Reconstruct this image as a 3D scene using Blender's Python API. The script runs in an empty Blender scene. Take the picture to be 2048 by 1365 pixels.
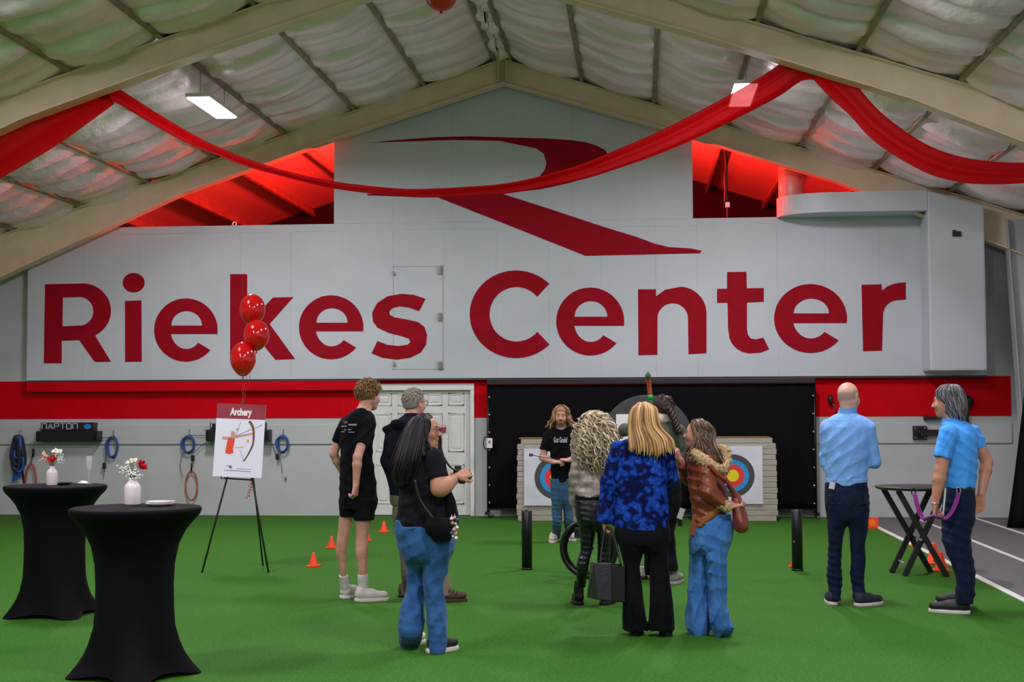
import bpy, bmesh, math, random
import numpy as np
from mathutils import Vector, Matrix
from mathutils.geometry import tessellate_polygon

random.seed(7)
rng = np.random.default_rng(7)
scene = bpy.context.scene
COL = scene.collection

# ------------------------------------------------------------------ camera
IMG_W, IMG_H = 2048.0, 1365.0
FPX = 2844.0                                   # focal length in pixels (50 mm on a 36 mm sensor)
CAM = Vector((0.0, 0.0, 1.6))
YAW = math.atan((1280 - 1024) / FPX)
PITCH = math.atan((820 - 682.5) / FPX)
ROLL = 0.0036
_f = Vector((-math.sin(YAW) * math.cos(PITCH), math.cos(YAW) * math.cos(PITCH), math.sin(PITCH)))
_r0 = Vector((math.cos(YAW), math.sin(YAW), 0))
_u0 = _r0.cross(_f)
_u = _u0 * math.cos(ROLL) + _r0 * math.sin(ROLL)
_r = _r0 * math.cos(ROLL) - _u0 * math.sin(ROLL)
cam_data = bpy.data.cameras.new('camera')
cam_data.lens = 36.0 * FPX / IMG_W
cam_data.sensor_width = 36.0
cam_data.clip_end = 200
cam = bpy.data.objects.new('camera', cam_data)
COL.objects.link(cam)
cam.matrix_world = Matrix(((_r.x, _u.x, -_f.x, CAM.x), (_r.y, _u.y, -_f.y, CAM.y), (_r.z, _u.z, -_f.z, CAM.z), (0, 0, 0, 1)))
scene.camera = cam

# ------------------------------------------------------------------ world, exposure
world = bpy.data.worlds.new('world'); scene.world = world
world.use_nodes = True
world.node_tree.nodes['Background'].inputs[0].default_value = (0.5, 0.55, 0.6, 1)
world.node_tree.nodes['Background'].inputs[1].default_value = 0.02
vs = scene.view_settings
vs.view_transform = 'Standard'; vs.look = 'None'; vs.gamma = 1.0; vs.use_curve_mapping = False
vs.exposure = -0.66

def area_light(name, loc, sx, sy, power, color=(1, 1, 1), rot=(0, 0, 0), spread=180):
    ld = bpy.data.lights.new(name, 'AREA'); ld.shape = 'RECTANGLE'
    ld.size = sx; ld.size_y = sy; ld.energy = power; ld.color = color; ld.spread = math.radians(spread)
    o = bpy.data.objects.new(name, ld); COL.objects.link(o); o.location = loc; o.rotation_euler = rot
    return o

def roof_fill(loc, w=18):
    # point light added below a lamp to brighten the roof and frames
    ld = bpy.data.lights.new('roof_fill', 'POINT'); ld.energy = w; ld.color = LAMP_COL; ld.shadow_soft_size = 0.15
    o = bpy.data.objects.new('roof_fill', ld); COL.objects.link(o); o.location = loc
# the hall's lamp rows go on towards and behind the camera (lamps only: their housings are out of the picture)
LAMP_XL, LAMP_XR, LAMP_Z = -5.6, 1.25, 5.6
LAMP_W = 270
LAMP_COL = (1.0, 0.905, 0.985)
for ly in (11.8, 5.9, 0.0, -5.9):
    for lx in (LAMP_XL, LAMP_XR):
        area_light('hall_lamp', (lx, ly, LAMP_Z - 0.06), 0.3, 1.2, LAMP_W * (1.5 if -1 < ly < 8 else 1.0), LAMP_COL)
        if ly > 3: roof_fill((lx, ly, LAMP_Z - 0.12), 48)
# red stage lamps in the loft behind the painted wall
for (lx, ly, lz, w) in ((-3.75, 22.6, 5.2, 1500), (-0.05, 22.6, 5.2, 1200)):
    ld = bpy.data.lights.new('red_loft_lamp', 'POINT'); ld.energy = w; ld.color = (1.0, 0.02, 0.015); ld.shadow_soft_size = 0.15
    o = bpy.data.objects.new('red_loft_lamp', ld); COL.objects.link(o); o.location = (lx, ly, lz)

# ------------------------------------------------------------------ pixel <-> place
def ray(px, py):
    return (_f * FPX + _r * (px - IMG_W / 2) - _u * (py - IMG_H / 2)).normalized()
def on_plane(px, py, p0, n):
    d = ray(px, py); n = Vector(n)
    return CAM + d * ((Vector(p0) - CAM).dot(n) / d.dot(n))
def on_floor(px, py, z=0.0):
    return on_plane(px, py, (0, 0, z), (0, 0, 1))
def at_y(px, py, Y):
    return on_plane(px, py, (0, Y, 0), (0, 1, 0))
def project(P):
    d = Vector(P) - CAM
    w = d.dot(_f)
    return (IMG_W / 2 + FPX * d.dot(_r) / w, IMG_H / 2 - FPX * d.dot(_u) / w)

# ------------------------------------------------------------------ materials
def lin(c):
    if isinstance(c, str):
        c = [int(c[i:i + 2], 16) for i in (1, 3, 5)]
    out = []
    for v in c:
        v = v / 255.0
        out.append(v / 12.92 if v <= 0.04045 else ((v + 0.055) / 1.055) ** 2.4)
    return (out[0], out[1], out[2], 1.0)

def mat(name, c, rough=0.6, metal=0.0, c2=None, nscale=8.0, detail=4.0, bump=0.0, bscale=None, stretch=(1, 1, 1),
        spec=0.5, emis=0.0, transm=0.0, sheen=0.0, lo=0.35, hi=0.65, alpha=1.0, coat=0.0):
    m = bpy.data.materials.new(name); m.use_nodes = True
    nt = m.node_tree; b = nt.nodes['Principled BSDF']
    b.inputs['Base Color'].default_value = lin(c)
    b.inputs['Roughness'].default_value = rough
    b.inputs['Metallic'].default_value = metal
    b.inputs['Specular IOR Level'].default_value = spec
    if sheen: b.inputs['Sheen Weight'].default_value = sheen
    if transm: b.inputs['Transmission Weight'].default_value = transm
    if coat: b.inputs['Coat Weight'].default_value = coat
    if alpha < 1: b.inputs['Alpha'].default_value = alpha
    if emis:
        b.inputs['Emission Color'].default_value = lin(c); b.inputs['Emission Strength'].default_value = emis
    if c2 is not None or bump:
        tc = nt.nodes.new('ShaderNodeTexCoord'); mp = nt.nodes.new('ShaderNodeMapping')
        mp.inputs['Scale'].default_value = stretch
        nt.links.new(tc.outputs['Object'], mp.inputs[0])
    if c2 is not None:
        n = nt.nodes.new('ShaderNodeTexNoise'); n.inputs['Scale'].default_value = nscale; n.inputs['Detail'].default_value = detail
        r = nt.nodes.new('ShaderNodeValToRGB')
        r.color_ramp.elements[0].position = lo; r.color_ramp.elements[1].position = hi
        r.color_ramp.elements[0].color = lin(c); r.color_ramp.elements[1].color = lin(c2)
        nt.links.new(mp.outputs[0], n.inputs[0]); nt.links.new(n.outputs[0], r.inputs[0])
        nt.links.new(r.outputs[0], b.inputs['Base Color'])
    if bump:
        n2 = nt.nodes.new('ShaderNodeTexNoise'); n2.inputs['Scale'].default_value = bscale or nscale; n2.inputs['Detail'].default_value = 5
        bp = nt.nodes.new('ShaderNodeBump'); bp.inputs['Strength'].default_value = bump; bp.inputs['Distance'].default_value = 0.02
        nt.links.new(mp.outputs[0], n2.inputs[0]); nt.links.new(n2.outputs[0], bp.inputs['Height'])
        nt.links.new(bp.outputs[0], b.inputs['Normal'])
    return m

M = {}
M['wall_white'] = mat('painted wall white', '#bbc2c2', 0.6, c2='#b4bbbb', nscale=1.5, bump=0.03, bscale=60)
M['sign_white'] = mat('painted sign board', '#c2cad1', 0.55, c2='#bcc5cc', nscale=1.2, bump=0.02, bscale=40)
M['band_red'] = mat('red band paint', '#d00016', 0.7, c2='#c60013', nscale=3, spec=0.1)
M['letter_red'] = mat('crimson letter paint', '#9c031d', 0.7, c2='#91031a', nscale=5, spec=0.15)
M['steel'] = mat('painted frame steel', '#e4d2b8', 0.5, c2='#dac7ab', nscale=3)
M['purlin'] = mat('purlin steel', '#9c8c72', 0.55, c2='#7d6f5a', nscale=5)
M['deck'] = mat('roof deck', '#c8c4bc', 0.6)
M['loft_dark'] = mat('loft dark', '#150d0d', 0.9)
M['loft_deck'] = mat('loft roof sheet', '#cfc4be', 0.5)
M['insul'] = mat('silvery vinyl insulation', '#f8eaed', 0.38, metal=0.3, c2='#efdfe3', nscale=2.2, bump=0.75, bscale=10.0, stretch=(1.0, 0.5, 1))
M['wall_dim'] = mat('wall greyed against bounce', '#939496', 0.7)  # unseen left and rear walls, darkened to lower the light they bounce
M['black'] = mat('black plastic', '#141416', 0.45)
M['black_metal'] = mat('black metal', '#101012', 0.35, metal=0.3)
M['curtain'] = mat('black curtain', '#0d0e11', 0.9, c2='#101114', nscale=30, bump=0.1, bscale=80, spec=0.1)
M['white'] = mat('white paint', '#e4e4e2', 0.45)
M['door_white'] = mat('door white', '#dcdedb', 0.45, c2='#d5d8d5', nscale=3)
M['grey'] = mat('grey metal', '#8c8f90', 0.4, metal=0.5)
M['chrome'] = mat('chrome', '#c8cacc', 0.2, metal=0.95)
M['lamp'] = mat('lamp diffuser', '#f4f9ff', 0.4, emis=40.0)
M['orange'] = mat('orange cone plastic', '#ff4a0e', 0.45)
M['line'] = mat('white floor line', '#d8d8d4', 0.7)
M['glassy'] = mat('clear glass', '#e8eef0', 0.04, alpha=0.16, spec=0.8)

def turf_mat():
    m = bpy.data.materials.new('artificial turf'); m.use_nodes = True
    nt = m.node_tree; b = nt.nodes['Principled BSDF']; b.inputs['Roughness'].default_value = 0.85
    b.inputs['Specular IOR Level'].default_value = 0.2
    tc = nt.nodes.new('ShaderNodeTexCoord')
    n1 = nt.nodes.new('ShaderNodeTexNoise'); n1.inputs['Scale'].default_value = 45; n1.inputs['Detail'].default_value = 6
    n2 = nt.nodes.new('ShaderNodeTexNoise'); n2.inputs['Scale'].default_value = 0.6; n2.inputs['Detail'].default_value = 3
    r1 = nt.nodes.new('ShaderNodeValToRGB')
    r1.color_ramp.elements[0].position = 0.3; r1.color_ramp.elements[1].position = 0.75
    r1.color_ramp.elements[0].color = lin('#275a0e'); r1.color_ramp.elements[1].color = lin('#427d1f')
    r2 = nt.nodes.new('ShaderNodeValToRGB')
    r2.color_ramp.elements[0].color = (0.86, 0.9, 0.84, 1); r2.color_ramp.elements[1].color = (1.05, 1.04, 1.06, 1)
    mx = nt.nodes.new('ShaderNodeMix'); mx.data_type = 'RGBA'; mx.blend_type = 'MULTIPLY'; mx.inputs[0].default_value = 1.0
    nt.links.new(tc.outputs['Object'], n1.inputs[0]); nt.links.new(tc.outputs['Object'], n2.inputs[0])
    nt.links.new(n1.outputs[0], r1.inputs[0]); nt.links.new(n2.outputs[0], r2.inputs[0])
    nt.links.new(r1.outputs[0], mx.inputs[6]); nt.links.new(r2.outputs[0], mx.inputs[7])
    nt.links.new(mx.outputs[2], b.inputs['Base Color'])
    bp = nt.nodes.new('ShaderNodeBump'); bp.inputs['Strength'].default_value = 0.5; bp.inputs['Distance'].default_value = 0.01
    n3 = nt.nodes.new('ShaderNodeTexNoise'); n3.inputs['Scale'].default_value = 160
    nt.links.new(tc.outputs['Object'], n3.inputs[0]); nt.links.new(n3.outputs[0], bp.inputs['Height']); nt.links.new(bp.outputs[0], b.inputs['Normal'])
    return m
M['turf'] = turf_mat()
M['track'] = mat('grey rubber track', '#5a5b5c', 0.85, c2='#636465', nscale=20, bump=0.1, bscale=120)

def sheer_red():
    m = bpy.data.materials.new('red sheer fabric'); m.use_nodes = True
    nt = m.node_tree; b = nt.nodes['Principled BSDF']; out = nt.nodes['Material Output']
    b.inputs['Base Color'].default_value = lin('#a80410'); b.inputs['Roughness'].default_value = 0.55
    b.inputs['Specular IOR Level'].default_value = 0.2
    tl = nt.nodes.new('ShaderNodeBsdfTranslucent'); tl.inputs[0].default_value = lin('#ff1020')
    tr = nt.nodes.new('ShaderNodeBsdfTransparent'); tr.inputs[0].default_value = (1.0, 0.55, 0.55, 1)
    m1 = nt.nodes.new('ShaderNodeMixShader'); m1.inputs[0].default_value = 0.25
    m2 = nt.nodes.new('ShaderNodeMixShader'); m2.inputs[0].default_value = 0.14
    nt.links.new(b.outputs[0], m1.inputs[1]); nt.links.new(tl.outputs[0], m1.inputs[2])
    nt.links.new(m1.outputs[0], m2.inputs[1]); nt.links.new(tr.outputs[0], m2.inputs[2])
    nt.links.new(m2.outputs[0], out.inputs[0])
    return m
M['drape'] = sheer_red()

# ------------------------------------------------------------------ mesh helpers
def tag(o, label=None, cat=None, group=None, kind=None):
    if label: o['label'] = label
    if cat: o['category'] = cat
    if group: o['group'] = group
    if kind: o['kind'] = kind
    return o

def empty(name, loc=(0, 0, 0), rz=0.0, parent=None):
    o = bpy.data.objects.new(name, None); COL.objects.link(o)
    o.location = loc; o.rotation_euler = (0, 0, rz); o.empty_display_size = 0.1
    if parent is not None: o.parent = parent
    return o

def link_mesh(name, me, m, parent=None):
    o = bpy.data.objects.new(name, me); COL.objects.link(o)
    if m is not None and len(me.materials) == 0:
        for x in (m if isinstance(m, (list, tuple)) else [m]): me.materials.append(x)
    if parent is not None: o.parent = parent
    return o

class MB:
    """collects vertices and faces of one mesh"""
    def __init__(s): s.v = []; s.f = []; s.smooth = []; s.mi = []
    def add(s, verts, faces, smooth=False, mi=0):
        b = len(s.v); s.v += [tuple(p) for p in verts]
        for f in faces:
            s.f.append(tuple(b + i for i in f)); s.smooth.append(smooth); s.mi.append(mi)
        return s
    def box(s, c, size, rot=None, mi=0, taper=None):
        x, y, z = size[0] / 2, size[1] / 2, size[2] / 2
        pts = [Vector((sx * x, sy * y, sz * z)) for sz in (-1, 1) for sy in (-1, 1) for sx in (-1, 1)]
        if taper:
            for i in range(4, 8): pts[i].x *= taper[0]; pts[i].y *= taper[1]
        if rot is not None: pts = [rot @ p for p in pts]
        c = Vector(c)
        return s.add([p + c for p in pts], [(0, 2, 3, 1), (4, 5, 7, 6), (0, 1, 5, 4), (2, 6, 7, 3), (0, 4, 6, 2), (1, 3, 7, 5)], mi=mi)
    def box2(s, a, b, mi=0):
        a = Vector(a); b = Vector(b)
        return s.box((a + b) / 2, (abs(b.x - a.x), abs(b.y - a.y), abs(b.z - a.z)), mi=mi)
    def bar(s, a, b, w, t, up=(0, 0, 1), mi=0):
        a = Vector(a); b = Vector(b); d = (b - a); L = d.length; d.normalize()
        x = d.cross(Vector(up))
        if x.length < 1e-4: x = d.cross(Vector((0, 1, 0)))
        x.normalize(); y = x.cross(d)
        R = Matrix((x, d, y)).transposed()
        return s.box((a + b) / 2, (w, L, t), R, mi=mi)
    def tube(s, path, r, n=8, cap=True, mi=0, closed=False, smooth=True):
        P = [Vector(p) for p in path]; N = len(P)
        rr = r if isinstance(r, (list, tuple)) else [r] * N
        verts = []; prev = None
        for i in range(N):
            if closed: t = P[(i + 1) % N] - P[i - 1]
            else: t = P[min(i + 1, N - 1)] - P[max(i - 1, 0)]
            if t.length < 1e-9: t = Vector((0, 0, 1))
            t.normalize()
            if prev is None:
                a = t.orthogonal().normalized()
            else:
                a = prev - t * prev.dot(t)
                if a.length < 1e-6: a = t.orthogonal()
                a.normalize()
            prev = a; b = t.cross(a)
            for k in range(n):
                an = 2 * math.pi * k / n
                verts.append(P[i] + (a * math.cos(an) + b * math.sin(an)) * rr[i])
        faces = []
        for i in range(N if closed else N - 1):
            j = (i + 1) % N
            for k in range(n):
                faces.append((i * n + k, i * n + (k + 1) % n, j * n + (k + 1) % n, j * n + k))
        s.add(verts, faces, smooth, mi)
        if cap and not closed:
            b = len(s.v) - len(verts)
            s.f.append(tuple(b + k for k in reversed(range(n)))); s.smooth.append(False); s.mi.append(mi)
            s.f.append(tuple(b + (N - 1) * n + k for k in range(n))); s.smooth.append(False); s.mi.append(mi)
        return s
    def lathe(s, prof, n=24, c=(0, 0, 0), mi=0, smooth=True, rot=None):
        verts = []
        for (r, z) in prof:
            for k in range(n):
                a = 2 * math.pi * k / n
                p = Vector((r * math.cos(a), r * math.sin(a), z))
                if rot is not None: p = rot @ p
                verts.append(p + Vector(c))
        faces = []
        for i in range(len(prof) - 1):
            for k in range(n):
                faces.append((i * n + k, i * n + (k + 1) % n, (i + 1) * n + (k + 1) % n, (i + 1) * n + k))
        s.add(verts, faces, smooth, mi)
        b = len(s.v) - len(verts)
        if prof[0][0] > 1e-5:
            s.f.append(tuple(b + k for k in reversed(range(n)))); s.smooth.append(False); s.mi.append(mi)
        if prof[-1][0] > 1e-5:
            e = b + (len(prof) - 1) * n
            s.f.append(tuple(e + k for k in range(n))); s.smooth.append(False); s.mi.append(mi)
        return s
    def grid(s, rows, smooth=True, mi=0):
        nr = len(rows); nc = len(rows[0])
        faces = [(i * nc + j, i * nc + j + 1, (i + 1) * nc + j + 1, (i + 1) * nc + j) for i in range(nr - 1) for j in range(nc - 1)]
        return s.add([p for r in rows for p in r], faces, smooth, mi)
    def ball(s, c, r, n=12, m=8, mi=0, rot=None):
        r = (r, r, r) if not isinstance(r, (tuple, list)) else r
        verts = []
        for i in range(m + 1):
            t = math.pi * i / m
            for k in range(n):
                a = 2 * math.pi * k / n
                p = Vector((r[0] * math.sin(t) * math.cos(a), r[1] * math.sin(t) * math.sin(a), -r[2] * math.cos(t)))
                if rot is not None: p = rot @ p
                verts.append(p + Vector(c))
        faces = [(i * n + k, i * n + (k + 1) % n, (i + 1) * n + (k + 1) % n, (i + 1) * n + k) for i in range(m) for k in range(n)]
        return s.add(verts, faces, True, mi)
    def poly(s, loops, to3d, depth, mi=0):
        """filled outline (first loop outer, rest holes) in 2-D, extruded towards -depth vector"""
        flat = [p for L in loops for p in L]
        tris = tessellate_polygon([[Vector((p[0], p[1], 0)) for p in L] for L in loops])
        A = [Vector(to3d(*p)) for p in flat]; dv = Vector(depth)
        B = [p + dv for p in A]; n = len(flat)
        faces = [tuple(t) for t in tris] + [tuple(n + i for i in reversed(t)) for t in tris]
        b = 0
        for L in loops:
            k = len(L)
            for i in range(k): faces.append((b + i, b + (i + 1) % k, n + b + (i + 1) % k, n + b + i))
            b += k
        return s.add(A + B, faces, False, mi)
    def build(s, name, m, parent=None, bevel=0.0, fix=True):
        me = bpy.data.meshes.new(name)
        me.from_pydata([tuple(p) for p in s.v], [], s.f)
        for x in (m if isinstance(m, (list, tuple)) else [m]): me.materials.append(x)
        me.polygons.foreach_set('use_smooth', s.smooth); me.polygons.foreach_set('material_index', s.mi)
        if fix or bevel:
            bm = bmesh.new(); bm.from_mesh(me)
            bmesh.ops.remove_doubles(bm, verts=bm.verts, dist=1e-6)
            if fix: bmesh.ops.recalc_face_normals(bm, faces=bm.faces)
            if bevel:
                ed = [e for e in bm.edges if len(e.link_faces) == 2 and e.calc_face_angle(0) > 0.6]
                bmesh.ops.bevel(bm, geom=ed, offset=bevel, segments=2, affect='EDGES', profile=0.6)
            bm.to_mesh(me); bm.free()
        me.update()
        o = bpy.data.objects.new(name, me); COL.objects.link(o)
        if parent is not None: o.parent = parent
        return o

def copy_tree(o, parent=None):
    c = o.copy(); COL.objects.link(c); c.parent = parent
    for ch in list(o.children): copy_tree(ch, c)
    return c

def text_mesh(name, body, size, m, parent, loc, rot, extrude=0.002, offset=0.0, sx=1.0, align='CENTER', shear=0.0):
    cu = bpy.data.curves.new(name, 'FONT'); cu.body = body; cu.size = size; cu.extrude = extrude; cu.offset = offset
    cu.align_x = align; cu.align_y = 'CENTER'; cu.shear = shear; cu.resolution_u = 3
    t = bpy.data.objects.new(name, cu); COL.objects.link(t)
    me = bpy.data.meshes.new_from_object(t.evaluated_get(bpy.context.evaluated_depsgraph_get()))
    bpy.data.objects.remove(t); bpy.data.curves.remove(cu)
    o = link_mesh(name, me, m, parent)
    o.location = loc; o.rotation_euler = rot; o.scale = (sx, 1, 1)
    return o

def catmull(pts, n=6):
    P = [Vector(p) for p in pts]; out = []
    for i in range(len(P) - 1):
        a = P[max(i - 1, 0)]; b = P[i]; c = P[i + 1]; d = P[min(i + 2, len(P) - 1)]
        for k in range(n):
            t = k / n
            out.append(0.5 * ((2 * b) + (c - a) * t + (2 * a - 5 * b + 4 * c - d) * t * t + (3 * b - a - 3 * c + d) * t ** 3))
    out.append(P[-1]); return out

# ================================================================== THE HALL
D = on_floor(1024, 1033).y                 # back wall
YS = D - 0.14                              # face of the painted sign boards
YF = D - 0.42                              # first steel frame
FRAME_STEP = D * (1 - 1 / 1.38)
YF2 = D - FRAME_STEP - 0.1                 # second steel frame
_rp = at_y(1006, 119, YF)
RX, RZ = _rp.x, _rp.z                      # ridge
SL = 0.327                                 # roof slope
XR = at_y(2032, 700, D).x + 0.22           # right wall
HALF = XR - RX
HALF_L = HALF + 0.9
XL = RX - HALF_L                           # left wall
YB = -9.0                                  # wall behind the camera
def roof_z(x): return RZ - SL * abs(x - RX)
S0 = lambda px, py: at_y(px, py, YS)

# ---- floor
XLINE = on_floor(1755, 1040).x
_l1 = on_floor(1755, 1041); _l2 = on_floor(2048, 1232)
XT = (_l1.x + _l2.x) / 2                   # boundary turf / track
mb = MB().box2((XL - 0.2, YB - 0.2, -0.12), (XT, D + 8, 0.0))
tag(mb.build('floor', M['turf']), 'bright green artificial turf floor of the hall', kind='structure')
mb = MB().box2((XT, YB - 0.2, -0.12), (XR + 0.2, D + 8, -0.004))
tag(mb.build('floor_track', M['track']), 'grey rubber running track beside the turf', kind='structure')
def floor_line(px, py, w):
    x = on_floor(px, py).x
    o = MB().box2((x - w / 2, YB, -0.004), (x + w / 2, D - 0.02, 0.004)).build('trim_line', M['line'])
    return tag(o, 'white painted lane line on the floor', kind='structure')
o = MB().box2((XT - 0.02, YB, -0.003), (XT + 0.05, D - 0.02, 0.006)).build('trim_line', M['line'])
tag(o, 'white line between green turf and grey track', kind='structure')
floor_line(1960, 1088, 0.05); floor_line(2000, 1053, 0.05)

# ---- lower back wall with red band (pieces around the doorway)
zb1 = at_y(300, 762, D).z; zb0 = at_y(300, 838, D).z
zrail = at_y(300, 889, D).z
dxl = at_y(738, 900, D).x; dxr = at_y(941, 900, D).x; dzt = at_y(850, 777, D).z
wall = empty('wall_back'); tag(wall, 'white end wall with a broad red painted band', kind='structure')
mb = MB()
mb.box2((XL - 0.2, D, 0), (dxl, D + 0.15, zb1 + 0.4)); mb.box2((dxr, D, 0), (XR + 0.2, D + 0.15, zb1 + 0.4))
mb.box2((dxl, D, dzt), (dxr, D + 0.15, zb1 + 0.4))
mb.box2((XL, D, zb1 + 0.4), (at_y(80, 600, D).x, D + 0.15, 4.5)); mb.box2((at_y(1900, 600, D).x, D, zb1 + 0.4), (XR, D + 0.15, 4.75))
mb.build('wall_surface', M['wall_white'], wall)
bx0 = at_y(971, 800, D).x; bx1 = at_y(2022, 800, D).x
mb = MB()
mb.box2((XL, D - 0.006, zb0), (dxl - 0.06, D, zb1)); mb.box2((dxl - 0.06, D - 0.006, dzt + 0.07), (bx0, D, zb1))
mb.box2((dxr + 0.06, D - 0.006, zb0), (bx0, D, dzt + 0.07)); mb.box2((bx0, D - 0.006, zb0), (bx1, D, zb1))
mb.build('painted_band', M['band_red'], wall)
mb = MB().box2((XL, D - 0.022, zrail), (dxl - 0.06, D, zb0 - 0.1)).box2((bx0, D - 0.022, zrail), (bx1, D, zb0 - 0.1))
mb.build('wall_rail_board', M['wall_white'], wall, bevel=0.004)
mb = MB().box2((XL, D - 0.012, zrail - 0.012), (dxl - 0.06, D, zrail - 0.001)).box2((bx0, D - 0.012, zrail - 0.012), (bx1, D, zrail - 0.001))
mb.build('rail_gap_strip', M['grey'], wall)
xp = at_y(680, 800, D).x
MB().box2((xp - 0.012, D - 0.014, zb0), (xp + 0.012, D, zb1)).build('band_joint_strip', M['band_red'], wall)

# ---- panelled double door
door = empty('door_1', ((dxl + dxr) / 2, D, 0)); tag(door, 'white panelled door set in the end wall', kind='structure')
def DL(x, y, z): return (x - (dxl + dxr) / 2, y - D, z)
mb = MB()
for xs in (dxl - 0.03, dxr + 0.03): mb.box2(DL(xs - 0.03, D - 0.03, 0), DL(xs + 0.03, D + 0.055, dzt - 0.031))
mb.box2(DL(dxl - 0.06, D - 0.03, dzt - 0.03), DL(dxr + 0.06, D + 0.06, dzt + 0.07))
mb.build('door_frame', M['white'], door, bevel=0.006)
leaves = 2; lw = (dxr - dxl) / leaves
for k in range(leaves):
    x0 = dxl + k * lw + 0.004; x1 = x0 + lw - 0.008
    leaf = MB().box2(DL(x0, D + 0.05, 0.01), DL(x1, D + 0.09, dzt - 0.03)).build('door_leaf', M['door_white'], door)
    pw = (lw - 0.008 - 0.30) / 2
    for (z0, z1) in ((0.18, 0.78), (0.97, 1.55), (1.67, dzt - 0.08)):
        for c in range(2):
            a = x0 + 0.10 + c * (pw + 0.10)
            p = MB()
            p.box2(DL(a, D + 0.038, z0), DL(a + pw, D + 0.05, z0 + 0.022)); p.box2(DL(a, D + 0.038, z1 - 0.022), DL(a + pw, D + 0.05, z1))
            p.box2(DL(a, D + 0.038, z0), DL(a + 0.022, D + 0.05, z1)); p.box2(DL(a + pw - 0.022, D + 0.038, z0), DL(a + pw, D + 0.05, z1))
            p.box2(DL(a + 0.05, D + 0.040, z0 + 0.05), DL(a + pw - 0.05, D + 0.05, z1 - 0.05))
            p.build('door_panel', M['door_white'], leaf, bevel=0.005)

# small red and white notice on the door
p = at_y(886, 858, D + 0.03)
q = MB().box((p.x, D + 0.028, p.z), (0.085, 0.008, 0.11)).build('door_notice', mat('notice paper', '#a31f26', 0.6))
MB().box((p.x, D + 0.021, p.z + 0.035), (0.08, 0.004, 0.03)).build('notice_heading', mat('notice head', '#d9b9ae', 0.6), q)
tag(q, 'small dark red notice stuck on the white panelled door', 'notice')

# ---- painted sign boards
zs0 = S0(900, 757).z; zs1 = S0(1000, 443).z
sign = empty('wall_sign', (0, YS, 0)); tag(sign, 'white boarded upper wall with the large painted sign', kind='structure')
edges = [55, 168, 280, 382, 480, 582, 684, 786, 889, 993, 1098, 1203, 1312, 1395, 1555, 1650, 1760, 1860, 1972]
ex = [S0(e, 600).x for e in edges]
for i in range(len(ex) - 1):
    dy = 0.0008 * ((i * 7) % 3)
    z1 = min(zs1, roof_z(min(ex[i], ex[i + 1])) - 0.05) if i == 0 else zs1
    MB().box2((ex[i] + 0.0006, dy, zs0), (ex[i + 1] - 0.0006, 0.12, z1)).build('sign_board', M['sign_white'], sign)
MB().box2((ex[0], 0.02, zs0 - 0.025), (ex[-1], 0.13, zs0)).build('sign_bottom_lath', mat('dark lath', '#55504c', 0.7), sign)
MB().box2((ex[0] + 0.8, -0.003, zs1 - 0.11), (ex[13], 0.0, zs1)).build('sign_top_lath', M['sign_white'], sign)
MB().box2((ex[0] + 0.004, 0.004, zs0 - 0.17), (dxl - 0.06, 0.13, zs0 - 0.03)).build('under_lath', M['band_red'], sign)
uedges = [668, 786, 905, 1025, 1145, 1267, 1385]
ux = [S0(e, 340).x for e in uedges]
zmid = S0(1000, 293).z
for i in range(6):
    zt0 = roof_z(ux[i]) + 0.12; zt1 = roof_z(ux[i + 1]) + 0.12
    zz = max(zt0, zt1)
    dy = 0.0008 * ((i * 5) % 3)
    a, b = ux[i] + 0.0006, ux[i + 1] - 0.0006
    V = [(a, dy, zs1 + 0.002), (b, dy, zs1 + 0.002), (b, dy, zt1), (a, dy, zt0)]
    W_ = [(x, 0.12, z) for (x, y, z) in V]
    MB().add(V + W_, [(0, 1, 2, 3), (7, 6, 5, 4), (0, 4, 5, 1), (1, 5, 6, 2), (2, 6, 7, 3), (3, 7, 4, 0)]).build('sign_board', M['sign_white'], sign)

# letters and emblem
def arc(cx, cy, rx, ry, a0, a1, n=18):
    return [(cx + rx * math.cos(math.radians(a0 + (a1 - a0) * k / n)), cy + ry * math.sin(math.radians(a0 + (a1 - a0) * k / n))) for k in range(n + 1)]
def letter_e(cx, cy, rx, ry):
    t = rx / 64.0; rxi = 31 * t; ryi = ry - 25.5 * t; bt, bb = -9 * t, 8 * t
    a = math.degrees(math.asin(bb / ry))
    outer = arc(cx, cy, rx, ry, a, -320.5, 40)
    inner = arc(cx + 1, cy, rxi + 1, ryi, 42, 180 - math.degrees(math.asin(bb / ryi)), 16)
    return [outer + inner, arc(cx + 1.5, cy + bt, rxi, ryi + bt, -180, 0, 18)]
sz = lambda pts: [(680 + x / 2.8444, 440 + y / 2.8444) for x, y in pts]
LET = []
LET.append([[(90.6, 569), (165, 567.3)] + arc(165, 622, 57, 55, -88, 62) + [(191.4, 673.4), (222, 724), (189.7, 724.3), (159, 681), (123.7, 682), (123.7, 727), (88, 727)],
            [(125.8, 595.5)] + arc(160, 623, 27, 28.5, -90, 90) + [(125, 653)]])
LET.append([arc(267.6, 565.8, 21.9, 19.5, 0, 350, 30)])
LET.append([[(250.2, 602.3), (283, 601.3), (283.7, 723.7), (250.5, 724.3)]])
LET.append(letter_e(372, 660.5, 63.5, 63.3))
LET.append([[(460.4, 548.7), (494.5, 548.7), (494.5, 650), (546, 595.5), (587, 594.5), (539.3, 648.5), (590.2, 718.5), (551, 720), (514.4, 675.8), (494.5, 694.6), (494.5, 721), (460.4, 722)]])
LET.append(letter_e(662.5, 655, 64.5, 64))
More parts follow.
